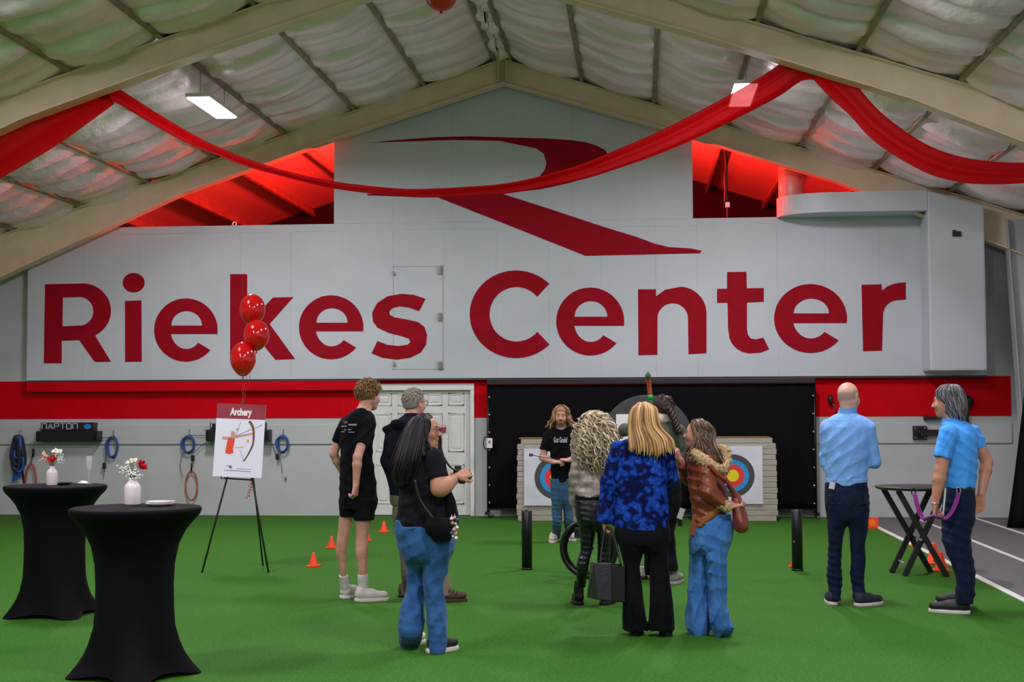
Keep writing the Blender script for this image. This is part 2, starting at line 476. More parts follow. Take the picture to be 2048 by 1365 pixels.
LET.append([sz([(487, 450), (420, 427), (350, 421), (270, 435), (210, 475), (183, 530), (188, 580), (215, 615), (280, 645), (350, 662), (390, 675), (401, 694), (385, 711), (330, 718), (270, 711), (213, 690), (180, 760), (240, 785), (320, 796), (400, 785), (460, 755), (490, 710), (495, 655), (480, 609), (445, 582), (380, 567), (310, 555), (284, 541), (281, 521), (300, 502), (340, 492), (395, 500), (450, 520)])])
LET.append([arc(1032, 629, 92.5, 87.7, -44, -316.5, 44) + arc(1033, 629, 54, 54.5, 40, 320, 34)])
LET.append(letter_e(1180.5, 643.5, 68, 68))
LET.append([[(1276, 579), (1312, 579), (1312, 593), (1330, 580)] + arc(1360, 628, 53, 54, -90, 0) + [(1413, 706.7), (1377, 709)] + arc(1345.5, 637, 30.5, 30, 0, -180) + [(1314.7, 710), (1277, 710.8)]])
LET.append([[(1454.1, 544.6), (1492.9, 544), (1493.6, 577), (1527.6, 576.6), (1527.6, 604), (1494, 605.6), (1494, 660), (1496, 670), (1501, 677), (1511.5, 679.4), (1526.6, 675.4), (1538.4, 699), (1521.6, 705.7), (1498, 707.4), (1484, 704), (1472.7, 697.3), (1464, 688), (1459, 677), (1456, 657), (1455, 606), (1434, 606), (1434, 578.3), (1454, 577.6)]])
LET.append(letter_e(1621, 637.5, 73, 69))
LET.append([[(1723, 569.9), (1763.2, 569.2), (1764, 582), (1773, 574), (1784.4, 569), (1798, 566), (1811.4, 565), (1811.4, 599.5), (1791, 601), (1781, 604.5), (1774.3, 609.6), (1769, 617), (1766, 626.5), (1764, 701.6), (1726, 703)]])
to_s = lambda x, y: (lambda q: (q.x, -0.006, q.z))(S0(x, y))
for loops in LET:
    MB().poly(loops, to_s, (0, 0.0055, 0)).build('painted_letter', M['letter_red'], sign)
bowl = [(739.7, 285.6), (796.5, 280), (869.7, 274.7), (943, 272.8), (1023.5, 275.4), (1085, 277), (1140.7, 280.2), (1170, 284.5), (1192, 291), (1210, 300.3), (1217, 311), (1214, 323), (1200, 338), (1177, 354), (1137, 367), (1080, 379), (1000, 388), (900, 393), (820, 394), (735, 391), (735, 388), (820, 387), (900, 384), (1000, 376), (1050, 366), (1078, 354), (1090, 340), (1093, 326), (1087.6, 307.6), (1071, 296.6), (1034.5, 289.3), (998, 282), (906, 280), (796.5, 283.8)]
leg = [(877, 395.5), (940, 391.5), (1005, 388), (1108, 421), (1165, 440), (1207, 454), (1271, 473.4), (1309, 487.5), (1337.5, 494.5), (1380, 497), (1403.6, 501.8), (1400, 507), (1170.5, 512), (1140.7, 500)]
sm = lambda L: [(p.x, p.y) for p in catmull([(x, y, 0) for x, y in L + L[:1]], 3)][:-1]
MB().poly([bowl], to_s, (0, 0.0055, 0)).build('painted_emblem_bowl', M['letter_red'], sign)
MB().poly([leg], to_s, (0, 0.0055, 0)).build('painted_emblem_leg', M['letter_red'], sign)

# access hatch outlined behind the s
h0 = S0(786, 533); h1 = S0(889, 739)
hx0, hx1, hz0, hz1 = h0.x, h1.x, h1.z, h0.z
hat = empty('access_hatch', (0, -0.002, 0), parent=sign)
gm = mat('grey groove', '#a9adad', 0.7)
g = MB()
g.box2((hx0, -0.002, hz0), (hx0 + 0.01, 0.004, hz1)); g.box2((hx1 - 0.03, -0.002, hz0), (hx1 - 0.015, 0.004, hz1))
g.box2((hx0, -0.002, hz0), (hx1, 0.004, hz0 + 0.012)); g.box2((hx0, -0.002, hz1 - 0.01), (hx1, 0.004, hz1))
g.build('hatch_joint', gm, hat)
for (px, py) in ((880, 541), (880, 634), (880, 731), (787, 547), (788, 728)):
    c = S0(px, py)
    w = 0.075 if px > 800 else 0.04
    MB().box((c.x, -0.02, c.z), (w * 0.7, 0.04, w * 1.6)).box((c.x + 0.01, -0.045, c.z), (0.02, 0.02, w)).build('latch', M['grey'] if px > 800 else gm, hat, bevel=0.006)

# ---- gable opening: loft behind
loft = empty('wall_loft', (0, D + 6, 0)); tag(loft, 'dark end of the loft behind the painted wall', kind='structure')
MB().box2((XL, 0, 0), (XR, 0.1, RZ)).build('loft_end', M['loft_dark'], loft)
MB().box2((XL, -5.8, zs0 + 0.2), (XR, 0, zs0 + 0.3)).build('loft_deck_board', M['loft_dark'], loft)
# ---- side walls, rear wall
MB_ = MB().box2((XR, YB, 0), (XR + 0.15, D + 6, roof_z(XR) + 0.1)); tag(MB_.build('wall_right', M['wall_white']), 'white right side wall', kind='structure')
MB_ = MB().box2((XL - 0.15, YB, 0), (XL, D + 6, roof_z(XL) + 0.1)); tag(MB_.build('wall_left', M['wall_dim']), 'left side wall, greyed to lower bounced light', kind='structure')
MB_ = MB().box2((XL, YB - 0.15, 0), (XR, YB, RZ)); tag(MB_.build('wall_rear', M['wall_dim']), 'wall behind the viewer, greyed to lower bounced light', kind='structure')

# ---- roof
ceil = empty('ceiling', (RX, 0, RZ)); tag(ceil, 'pitched roof lined with quilted white insulation', kind='structure')
for s in (-1, 1):
    V = []
    HALF = HALF_L if s < 0 else XR - RX
    for dz in (0.16, 0.24):
        for y in (YB - 0.2, D + 0.1):
            for u in (0, HALF + 0.4): V.append((s * u, y, dz - SL * u))
    MB().add(V, [(0, 1, 3, 2), (4, 6, 7, 5), (0, 4, 5, 1), (2, 3, 7, 6), (0, 2, 6, 4), (1, 5, 7, 3)]).build('roof_sheet', M['deck'], ceil)
    V = [(x, y + (D + 0.1 - (YB - 0.2)) if y < 0 else D + 6.1, z) for (x, y, z) in V]
    MB().add(V, [(0, 1, 3, 2), (4, 6, 7, 5), (0, 4, 5, 1), (2, 3, 7, 6), (0, 2, 6, 4), (1, 5, 7, 3)]).build('roof_sheet', M['loft_deck'], ceil)
NP = 8
PU = [0.14 + 1.06 * k for k in range(NP + 1)]
th = math.atan(SL)
for s in (-1, 1):
    for u in PU:
        if u > (HALF_L if s < 0 else HALF): continue
        R = Matrix.Rotation(s * th, 3, 'Y')
        y0, y1 = YF2 - FRAME_STEP, D + 6
        o = MB().box((s * u, (y0 + y1) / 2, 0.07 - SL * u), (0.05, y1 - y0, 0.15), R).build('purlin', M['purlin'], ceil)
YBAY = [(YS + 0.02, YF2), (YF2, YF2 - FRAME_STEP)]
NRIP = 12
for s in (-1, 1):
    for bi, (ya, yb) in enumerate(YBAY):
        for k in range(NP + 1):
            u0 = PU[k - 1] if k > 0 else 0.0
            u1 = PU[k] if k < NP + 1 else HALF
            if k == 0: u0 = 0.0
            u1 = min(u1, (HALF_L if s < 0 else HALF) + 0.02)
            if u1 - u0 < 0.05: continue
            nu, ny = (12, NRIP * 8) if k else (4, NRIP * 8)
            ph = random.random() * 10
            rows = []
            for j in range(ny + 1):
                v = j / ny; y = ya + (yb - ya) * v
                q = v * NRIP + 0.12 * math.sin(ph + 3 * v) 
                frac = q - math.floor(q)
                rip = abs(math.sin(math.pi * frac)) ** 0.55
                amp = 0.115 * (0.75 + 0.5 * math.sin(ph * 3 + math.floor(q) * 2.3))
                row = []
                for i in range(nu + 1):
                    w = i / nu; u = u0 + (u1 - u0) * w
                    e = math.sin(math.pi * w) if k else math.sin(math.pi * (0.5 + w * 0.5))
                    wr = 0.010 * math.sin(9 * w + 13 * v * NRIP * 0.4 + ph) * e + 0.006 * math.sin(31 * w - 2.2 * q + ph * 2) * e
                    sag = (0.005 + 0.045 * e) + amp * rip * (0.35 + 0.65 * e ** 0.6) + wr
                    row.append((s * u, y, 0.075 - SL * u - sag))
                rows.append(row)
            MB().grid(rows).build('insulation_panel', M['insul'], ceil, fix=False)

# ---- steel frames
def frame(name, Y, label):
    root = empty(name, (RX, Y, 0)); tag(root, label, kind='structure')
    for s in (-1, 1):
        HALF = HALF_L if s < 0 else XR - RX
        mb = MB()
        U = [0.0, 2.5, 4.9, HALF - 0.05]
        DEP = [0.36, 0.31, 0.33, 0.74 if s < 0 else 0.6]
        for i in range(3):
            for (t, y0, y1) in (('web', -0.005, 0.005), ('bot', -0.11, 0.11), ('top', -0.11, 0.11)):
                V = []
                for u, d in ((U[i], DEP[i]), (U[i + 1], DEP[i + 1])):
                    zt = RZ - 0.01 - SL * u; zb = zt - d
                    if t == 'web': zz = (zb, zt)
                    elif t == 'bot': zz = (zb - 0.012, zb + 0.004)
                    else: zz = (zt - 0.012, zt)
                    for y in (y0, y1):
                        for z in zz: V.append((s * u, y, z))
                mb.add(V, [(0, 1, 3, 2), (4, 6, 7, 5), (0, 4, 5, 1), (2, 3, 7, 6), (0, 2, 6, 4), (1, 5, 7, 3)])
        mb.build('rafter', M['steel'], root)
        for u in (0.06,):
            z = RZ - SL * u
            dd = 0.34
            MB().box((s * u, 0, z - dd / 2), (0.014, 0.2, dd)).build('stiffener', M['steel'], root)
        zc = roof_z(RX + HALF)
        mb = MB()
        b0, b1 = 0.22, 0.45
        for (x0, x1, x0b, x1b, yy) in ((HALF - 0.015, HALF, HALF - 0.015, HALF, 0.11), (HALF - b1, HALF - b1 + 0.015, HALF - b0, HALF - b0 + 0.015, 0.11), (HALF - b1, HALF, HALF - b0, HALF, 0.006)):
            V = [(s * x0b, -yy, 0), (s * x1b, -yy, 0), (s * x1b, yy, 0), (s * x0b, yy, 0), (s * x0, -yy, zc), (s * x1, -yy, zc), (s * x1, yy, zc), (s * x0, yy, zc)]
            mb.add(V, [(0, 3, 2, 1), (4, 5, 6, 7), (0, 1, 5, 4), (1, 2, 6, 5), (2, 3, 7, 6), (3, 0, 4, 7)])
        mb.build('column', M['wall_white'], root)
    return root
frame('steel_frame', YF, 'cream steel gable frame against the painted end wall')
frame('steel_frame', YF2, 'nearer cream steel gable frame crossing the top corners')

# ---- lamps in view
def led_lamp(px, py, label):
    p = at_y(px, py, 17.3)
    root = empty('ceiling_lamp', (p.x, p.y, p.z)); tag(root, label, 'lamp', 'long lamps under the roof')
    MB().box((0, 0, 0.03), (0.30, 1.24, 0.05)).build('housing', M['white'], root, bevel=0.008)
    MB().box((0, 0, 0.0), (0.26, 1.2, 0.02)).build('diffuser', M['lamp'], root)
    for y in (-0.5, 0.5):
        z = roof_z(p.x) - p.z + 0.0
        MB().tube([(0, y, 0.05), (0, y, z)], 0.004, 5).build('hanger_cable', M['grey'], root)
    area_light('lamp_light', (p.x, p.y, p.z - 0.03), 0.26, 1.2, LAMP_W, LAMP_COL)
    roof_fill((p.x, p.y, p.z - 0.10))
    return root
led_lamp(425, 216, 'bright long ceiling lamp left of the painted emblem')
led_lamp(1486, 191, 'bright ceiling lamp shining through the red swag')

# ---- air duct on the right
duct = empty('air_duct', (0, YS, 0)); tag(duct, 'white boxed air duct at the right end of the sign', 'duct')
YD = YS - 0.58
fl = at_y(1858, 600, YD); fr = at_y(1972, 600, YD)
zbot = at_y(1900, 742, YD).z
zc1 = at_y(1850, 381, YD).z; zc2 = at_y(1968, 411, YD).z
V = []
for y in (YD - YS, -0.002):
    V += [(fl.x, y, zbot), (fr.x, y, zbot), (fr.x, y, zc2), (fl.x, y, zc1)]
MB().add(V, [(0, 1, 2, 3), (7, 6, 5, 4), (0, 4, 5, 1), (1, 5, 6, 2), (2, 6, 7, 3), (3, 7, 4, 0)]).build('vertical_chase', M['sign_white'], duct, bevel=0.03)
zt = at_y(1750, 383, YD).z; zb_ = at_y(1840, 421, YD).z
xl = at_y(1553, 410, YS).x
rad = 0.57
prof = [(fl.x, YD - YS), (fl.x, 0)] + [(xl, 0)] + [(xl + rad * 1.3 * (1 - math.cos(math.radians(a))), -rad * math.sin(math.radians(a))) for a in range(0, 91, 9)]
pts = prof
n = len(pts)
mb = MB().add([(x, y, zb_) for x, y in pts] + [(x, y, zt) for x, y in pts],
              [tuple(reversed(range(n))), tuple(range(n, 2 * n))])
mb.add([(x, y, zb_) for x, y in pts] + [(x, y, zt) for x, y in pts], [(i, (i + 1) % n, n + (i + 1) % n, n + i) for i in range(n)], smooth=False)
mb.build('horizontal_run', M['sign_white'], duct)
c = at_y(1582, 360, D + 0.35); rr = (at_y(1608, 360, D + 0.35).x - at_y(1556, 360, D + 0.35).x) / 2
MB().lathe([(rr, zt - 0.35), (rr, roof_z(c.x) + 0.1)], 32, (c.x, D + 0.35 - YS, 0)).build('round_riser', mat('galvanised', '#b8b2aa', 0.45, metal=0.3), duct)
MB().lathe([(rr + 0.012, 0), (rr + 0.012, 0.03)], 32, (c.x, D + 0.35 - YS, at_y(1582, 343, D + 0.35).z)).build('riser_band', M['steel'], duct)
k = at_y(1908, 467, YD)
bs = MB().box((k.x, YD - YS - 0.02, k.z), (0.05, 0.03, 0.09)).box((k.x + 0.06, YD - YS - 0.02, k.z - 0.01), (0.06, 0.03, 0.07)).build('black_sensor', M['black'], duct, bevel=0.005)

# hanging cable in the right opening
p0 = at_y(1465, 285, D + 0.2); p1 = at_y(1455, 410, D + 0.2); p2 = at_y(1455, 437, D + 0.2)
cb = empty('hanging_cable', (p1.x, D + 0.2, p1.z)); tag(cb, 'cable with small white connector hanging in the right opening', 'cable')
L = lambda p: (p.x - p1.x, p.y - D - 0.2, p.z - p1.z)
MB().tube(catmull([L(p0), L(at_y(1450, 350, D + 0.2)), (0, 0, 0), L(p2)], 5), 0.015, 6).build('cable_run', M['black'], cb)
MB().tube(catmull([L(at_y(1449, 283, D + 0.2)), L(at_y(1453, 340, D + 0.2)), L(at_y(1450, 410, D + 0.2))], 5), 0.02, 6).build('cable_run', M['black'], cb)
MB().box((0, 0, 0), (0.07, 0.05, 0.08)).build('connector', M['white'], cb, bevel=0.008)
# little hook on the sign's top edge
p = S0(467, 452)
hk = MB().tube([(p.x + 0.03 * math.cos(a), YS + 0.05, zs1 + 0.03 + 0.03 * math.sin(a)) for a in [math.pi * 2 * i / 12 for i in range(12)]], 0.01, 6, closed=True).build('eye_hook', M['white'])
tag(hk, 'small white eye hook on top edge of the sign wall', 'hook')

# ---- drapes
def ribbon(name, edges_, Y, label, parent=None, nacross=9, bulge=0.08, dy=None, rep=4):
    """edges_: pairs of (x, y) pixels of the two edges, hung at depth Y"""
    A = [at_y(e[0][0], e[0][1], Y + (dy[i] if dy else 0)) for i, e in enumerate(edges_)]
    B = [at_y(e[1][0], e[1][1], Y + (dy[i] if dy else 0)) for i, e in enumerate(edges_)]
    A = catmull(A, rep); B = catmull(B, rep)
    rows = []
    for i, (a, b) in enumerate(zip(A, B)):
        row = []
        for j in range(nacross):
            t = j / (nacross - 1)
            p = a.lerp(b, t)
            p = p + Vector((0, 1, 0)) * (bulge * math.sin(math.pi * t) + 0.025 * math.sin(t * 14 + i * 0.05) + 0.012 * math.sin(t * 29 + 1 + i * 0.09))
            row.append(p)
        rows.append(row)
    o = MB().grid(rows).build(name, M['drape'], parent, fix=False)
    sd = o.modifiers.new('cloth thickness', 'SOLIDIFY'); sd.thickness = 0.004; sd.offset = 0
    return tag(o, label, 'drape', 'red sheer drapes under the roof')
YDR = YF2 + 0.16
main = [(178, 150, 172, 168), (205, 160, 200, 196), (234, 175, 230, 204), (310, 224, 306, 249), (379, 265, 375, 287), (430, 291, 427, 307), (492, 316, 490, 332), (568, 341, 567, 353), (668, 363, 668, 377), (796, 377, 796, 392), (870, 377, 870, 395), (943, 373, 944, 392), (1016, 366, 1018, 387), (1089, 350, 1092, 374), (1163, 328, 1168, 359), (1236, 298, 1242, 336), (1309, 267, 1316, 310), (1382, 231, 1390, 279), (1420, 211, 1430, 260), (1491, 172, 1503, 223), (1547, 137, 1560, 192), (1593, 103, 1602, 163), (1632, 106, 1630, 160)]
ribbon('red_drape', [((a, b), (c, d)) for a, b, c, d in main], YDR, 'long red swag sagging across in front of the painted emblem')
right = [(1626, 108, 1627, 158), (1667, 120, 1662, 196), (1702, 155, 1700, 230), (1737, 197, 1733, 267), (1772, 232, 1768, 296), (1825, 271, 1820, 328), (1878, 299, 1874, 353), (1948, 318, 1946, 367), (2048, 325, 2048, 366), (2160, 312, 2160, 352), (2290, 262, 2290, 300)]
ribbon('red_drape', [((a, b), (c, d)) for a, b, c, d in right], YDR - 0.05, 'red swag hanging toward the right edge above the duct')
left = [(176, 149, 228, 207), (110, 170, 172, 248), (52, 194, 103, 296), (0, 238, 0, 356), (-90, 292, -90, 402), (-200, 300, -200, 395), (-330, 240, -330, 320)]
ribbon('red_drape', [((a, b), (c, d)) for a, b, c, d in left], YDR - 0.1, 'wide red drape at the left edge below the nearer frame', bulge=0.16)

# ball under the roof, top edge of the picture
d = ray(882, -12)
best = None
t = 10.0
while t < 24:
    P = CAM + d * t
    if P.z > roof_z(P.x) - 0.32: best = P; break
    t += 0.02
rb = 32 / FPX * (best - CAM).length
bl = empty('ceiling_balloon', best); tag(bl, 'orange-red balloon resting against the roof near the ridge', 'balloon')
MB().ball((0, 0, 0), (rb, rb, rb * 1.05), 28, 18).build('balloon_skin', mat('orange red rubber', '#c23a22', 0.3), bl)
MB().lathe([(0.004, -rb * 1.05 - 0.03), (0.02, -rb * 1.05 - 0.025), (0.008, -rb * 1.03)], 10).build('knot', mat('orange red knot', '#a83018', 0.4), bl)

# ================================================================== PROPS
WX = lambda px, py, dy=0.0: at_y(px, py, D - dy)

# ---- black backdrop curtain on a frame, hung under the sign
cx0 = WX(975, 800, 0.25).x; cx1 = WX(1630, 800, 0.25).x
cz0 = at_y(1300, 1018, D - 0.25).z; cz1 = zs0 - 0.02
cur = empty('backdrop_curtain', ((cx0 + cx1) / 2, D - 0.25, 0)); tag(cur, 'wide black archery backdrop curtain stretched below the sign', 'curtain')
hw = (cx1 - cx0) / 2
rows = []
for i in range(13):
    z = cz0 + (cz1 - 0.09 - cz0) * i / 12
    rows.append([(-hw + 2 * hw * j / 90, 0.012 * math.sin(j * 0.55 + 0.2 * i) * (1 - i / 14) + 0.008 * math.sin(j * 1.7), z) for j in range(91)])
o = MB().grid(rows).build('curtain_cloth', M['curtain'], cur, fix=False)
sd = o.modifiers.new('t', 'SOLIDIFY'); sd.thickness = 0.004
MB().box((0, -0.02, cz1 - 0.045), (2 * hw, 0.07, 0.075)).build('top_rail', mat('dark rail', '#1f1c1c', 0.6), cur, bevel=0.008)
MB().box((0, 0.0, cz0 - 0.012), (2 * hw, 0.03, 0.03)).build('bottom_rail', M['black_metal'], cur)
for s in (-1, 1):
    MB().tube([(s * (hw - 0.005), 0.02, 0.08), (s * (hw - 0.005), 0.02, cz1 - 0.05)], 0.02, 8).build('side_pole', M['black_metal'], cur)
    foot = MB().bar((s * (hw + 0.0), -0.2, 0.07), (s * (hw + 0.0), 0.2, 0.07), 0.04, 0.04).build('foot', M['black_metal'], cur)
    for y in (-0.17, 0.17):
        MB().lathe([(0.03, -0.012), (0.034, 0), (0.03, 0.012)], 14, (s * hw, y, 0.034), rot=Matrix.Rotation(math.pi / 2, 3, 'Y')).build('caster', M['grey'], foot)
    for k in range(7):
        z = cz0 + 0.08 + (cz1 - cz0 - 0.35) * k / 6
        MB().lathe([(0.006, -0.004), (0.015, -0.004), (0.015, 0.004), (0.006, 0.004)], 10, (s * (hw - 0.03), -0.025, z), rot=Matrix.Rotation(math.pi / 2, 3, 'X')).build('grommet', M['chrome'], cur)

# ---- wall switch box with cable beside the door
p = WX(979, 887, 0.32)
sw = empty('control_box', (p.x, D - 0.3, p.z)); tag(sw, 'small white control box with a black cable loop beside the curtain', 'switch')
MB().box((0, 0, 0), (0.085, 0.05, 0.15)).build('box_body', M['white'], sw, bevel=0.008)
MB().box((0, -0.028, 0.02), (0.03, 0.01, 0.04)).build('box_button', M['grey'], sw, bevel=0.003)
MB().tube(catmull([(-0.02, -0.01, 0.08), (-0.07, -0.01, 0.09), (-0.09, -0.01, 0.0), (-0.07, -0.01, -0.09), (-0.03, -0.01, -0.06)], 6), 0.008, 6).build('cable_loop', M['black'], sw)

# ---- archery target blocks
foam = mat('layered foam', '#b3aea0', 0.85, c2='#9b978b', nscale=5, stretch=(1, 1, 16), bump=0.3, bscale=6)
paper = mat('target paper', '#d9dbe6', 0.7, c2='#cdd0db', nscale=3, stretch=(1, 1, 3))
TC = {'black': mat('target black', '#45444a', 0.7), 'blue': mat('target blue', '#1596d6', 0.7), 'red': mat('target red', '#e2383f', 0.7), 'yellow': mat('target yellow', '#f0d90f', 0.7), 'band': mat('brown strap', '#8d6a3a', 0.8)}
def target_block(xl, xr, yt, yb, ccx, ccy, label, face):
    base = on_floor((xl + xr) / 2, yb)
    root = empty('archery_target', base); tag(root, label, 'archery target', 'square foam targets before the curtain')
    Yt = base.y - 0.0
    w = at_y(xr, 950, Yt).x - at_y(xl, 950, Yt).x; h = at_y(xl, yt, Yt).z
    mb = MB(); nl = 15
    lay = []
    for i in range(nl):
        z0 = h * i / nl; z1 = h * (i + 1) / nl - 0.003
        ins = 0.0
        zm = (i + 0.5) / nl
        if zm > 0.93: ins = 0.05
        if zm < 0.06: ins = 0.02
        j = 0.006 * math.sin(i * 2.7)
        MB().box2((-w / 2 + ins + 0.018 * zm + j, 0, z0), (w / 2 - ins - 0.018 * zm + j, 0.42, z1)).build('foam_layer', foam, root, bevel=0.008)
    MB().box2((-w / 2 + 0.04, -0.004, h - 0.004), (w / 2 - 0.1, 0.43, h + 0.012)).build('top_board', TC['band'], root)
    fx0, fx1, fy0, fy1 = face
    a = at_y(fx0, fy0, Yt - 0.02); b = at_y(fx1, fy1, Yt - 0.02)
    pp = MB().box2((a.x - base.x, -0.03, b.z), (b.x - base.x, -0.004, a.z)).build('paper_face', paper, root)
    c = at_y(ccx, ccy, Yt - 0.03)
    R = Matrix.Rotation(math.pi / 2, 3, 'X')
    px = (at_y(ccx + 10, ccy, Yt).x - at_y(ccx, ccy, Yt).x) / 10
    for k, (nm, r0, r1) in enumerate((('black', 32, 43), ('blue', 23, 32), ('red', 12, 23), ('yellow', 0, 12))):
        rr0 = r0 * px; rr1 = r1 * px
        prof = [(rr1, -0.0), (rr1, 0.002)] + ([(rr0, 0.002), (rr0, 0.0)] if r0 else [])
        MB().lathe(prof, 48, (c.x - base.x, -0.0305, c.z), rot=R, smooth=False).build('target_ring', TC[nm], pp, fix=True)
    return root
target_block(1033, 1185, 878, 1043, 1112, 956, 'square foam archery target behind the long haired man', (1048, 1170, 898, 1012))
target_block(1385, 1556, 876, 1043, 1466, 952, 'square foam archery target right of the leather jacket woman', (1400, 1526, 893, 1009))

# ---- round grey target behind the archer
base = on_floor(1295, 1052)
rt = empty('round_target', base); tag(rt, 'round dark grey archery butt behind the blonde woman', 'archery target')
c = at_y(1296, 882, base.y)
pxm = (at_y(1306, 882, base.y).x - c.x) / 10
R = Matrix.Rotation(math.pi / 2, 3, 'X')
Rr = 92 * pxm
gm2 = mat('dark grey foam', '#3c3c3e', 0.85, c2='#444446', nscale=8)
MB().lathe([(Rr * 0.97, -0.09), (Rr, -0.06), (Rr, 0.06), (Rr * 0.97, 0.09)], 64, (0, 0, c.z), rot=R, smooth=False).build('butt_disc', gm2, rt)
a = at_y(1232, 829, base.y - 0.1); b = at_y(1300, 925, base.y - 0.1)
MB().box2((a.x - base.x, -0.102, b.z), (b.x - base.x, -0.092, a.z)).build('paper_sheet', M['white'], rt)
for s in (-1, 1):
    MB().bar((s * 0.3, 0.05, c.z), (s * 0.45, -0.05, 0.0), 0.05, 0.04).build('stand_leg', M['black_metal'], rt)
MB().bar((0, 0.1, c.z), (0, 0.5, 0.0), 0.05, 0.04).build('stand_leg', M['black_metal'], rt)

# ---- black posts
for (xc, yt, yb, w, lab) in ((1054, 1021, 1142, 21, 'black round post on the turf left of the spoked wheel'), (1595, 1020, 1144, 22, 'black round post on the turf beside the bald man')):
    p = on_floor(xc, yb - 2); h = at_y(xc, yt, p.y).z; r = w / 2 * (at_y(xc + 10, yb, p.y).x - at_y(xc, yb, p.y).x) / 10
    t = empty('black_post', p); tag(t, lab, 'post', 'pair of black posts on the turf')
    MB().lathe([(r, 0), (r, h - 0.01), (r - 0.008, h), (r - 0.012, h), (r - 0.012, h - 0.08)], 28).build('post_tube', mat('post plastic', '#121317', 0.35), t)
    MB().lathe([(r + 0.002, 0), (r + 0.004, 0.01), (r + 0.002, 0.02)], 28).build('post_base_ring', M['black'], t)
    if xc > 1500:
        q = at_y(1588, 1084, p.y - r)
        MB().lathe([(0.011, -0.004), (0.011, 0.004)], 12, (q.x - p.x, -r, q.z), rot=R).build('bolt', M['chrome'], t)

# ---- orange cones
def cone(xc, yb, hpx, label, lean=None):
    p = on_floor(xc, yb); h = at_y(xc, yb - hpx, p.y).z
    t = empty('training_cone', p); tag(t, label, 'cone', 'orange training cones')
    r = h * 0.36
    MB().lathe([(r, 0.012), (r * 0.93, 0.02), (h * 0.12, h - 0.012), (h * 0.09, h), (h * 0.06, h), (h * 0.06, h - 0.03)], 24).build('cone_body', M['orange'], t)
    MB().box((0, 0, 0.008), (r * 2.5, r * 2.5, 0.016)).build('cone_base', M['orange'], t, bevel=0.006)
    return t
cone(627, 1134, 28, 'orange cone standing alone nearest the easel')
cone(663, 1097, 24, 'orange cone partly behind the left calf of the boy')
cone(734, 1083, 21, 'orange cone mostly hidden behind the right leg of the boy')
cone(768, 1065, 22, 'orange cone farthest back, between boy and dark haired woman')
cone(1586, 1135, 20, 'orange cone half hidden behind the black post near bald man')
cone(1829, 1094, 20, 'small orange cone behind the crossed legs of the folding table')
c1 = cone(1882, 1143, 38, 'orange cone at the foot of the rightmost folding table leg')
c2 = cone(1868, 1128, 42, 'orange cone rising behind the right legs of the folding table')
# cone lying on its side, base towards the viewer
p = on_floor(1745, 1058)
t = empty('training_cone', p); tag(t, 'orange cone lying on its side with base facing out by the white line', 'cone', 'orange training cones')
Rc = Matrix.Rotation(-math.pi / 2, 3, 'X')
s_ = 0.075
mb = MB().box((0, 0, s_), (2 * s_, 0.014, 2 * s_)); mb.build('cone_base', M['orange'], t, bevel=0.006)
MB().lathe([(s_ * 0.8, 0.0), (s_ * 0.25, 0.22), (0.01, 0.23)], 24, (0, 0.006, s_), rot=Rc).build('cone_body', M['orange'], t)
MB().lathe([(s_ * 0.62, 0.0), (s_ * 0.62, 0.006)], 24, (0, -0.012, s_), rot=Rc).build('cone_opening', mat('orange inside', '#ff7a1a', 0.5), t)

# ---- cocktail tables in stretch covers
spandex = mat('black stretch cover', '#07070b', 0.75, c2='#09090e', spec=0.12, nscale=60, bump=0.05, bscale=200)
def cocktail_table(xc, yc, rot, label):
    p = on_floor(xc, yc)
    t = empty('cocktail_table', p, rot); tag(t, label, 'table', 'black covered cocktail tables')
    H = 0.985
    rows = []; n = 96
    prof = [(0.0, 0.0), (0.04, 0.02), (0.1, 0.055), (0.18, 0.10), (0.3, 0.16), (0.45, 0.23), (0.6, 0.33), (0.72, 0.43), (0.82, 0.54), (0.9, 0.66), (0.95, 0.80), (0.985, 0.95), (1.0, 1.0)]
    zs = [0.0, 0.03, 0.07, 0.13, 0.2, 0.3, 0.42, 0.55, 0.68, 0.8, 0.88, 0.93, 0.965, 0.985, 1.0]
    def rmid(z):   # radius of the round part
        pts = [(0, 0.31), (0.07, 0.28), (0.15, 0.256), (0.3, 0.238), (0.5, 0.230), (0.65, 0.233), (0.75, 0.246), (0.83, 0.27), (0.9, 0.312), (0.95, 0.355), (0.98, 0.385), (1.0, 0.392)]
        for (a, ra), (b, rb_) in zip(pts, pts[1:]):
            if z <= b: return ra + (rb_ - ra) * (z - a) / (b - a)
        return 0.392
    for z in zs:
        row = []
        for k in range(n + 1):
            a = 2 * math.pi * k / n
            lobe = abs(math.cos(2 * a)) ** 3.2
            w = max(0.0, 1 - z / 0.36) ** 1.9
            r = rmid(z) + w * (0.135 * lobe - 0.045)
            zz = z * H
            if z < 0.12: zz += (1 - lobe) * 0.03 * (1 - z / 0.12) ** 1.5
            row.append((r * math.cos(a), r * math.sin(a), zz + 0.004))
        rows.append(row)
    top = [(0.392, H + 0.004), (0.396, H + 0.012), (0.394, H + 0.024), (0.385, H + 0.03)]
    for (r, z) in top: rows.append([(r * math.cos(2 * math.pi * k / n), r * math.sin(2 * math.pi * k / n), z) for k in range(n + 1)])
    mb = MB().grid(rows); mb.build('stretch_cover', spandex, t)
    MB().lathe([(0.0001, H + 0.0315), (0.30, H + 0.031), (0.378, H + 0.0305), (0.388, H + 0.027), (0.387, H + 0.018)], 96).build('table_top', spandex, t)
    for k in range(4):
        a = k * math.pi / 2
        MB().bar((0, 0, 0.03), (0.365 * math.cos(a), 0.365 * math.sin(a), 0.02), 0.05, 0.026).build('base_foot', M['black_metal'], t)
    return t, p, H + 0.0315
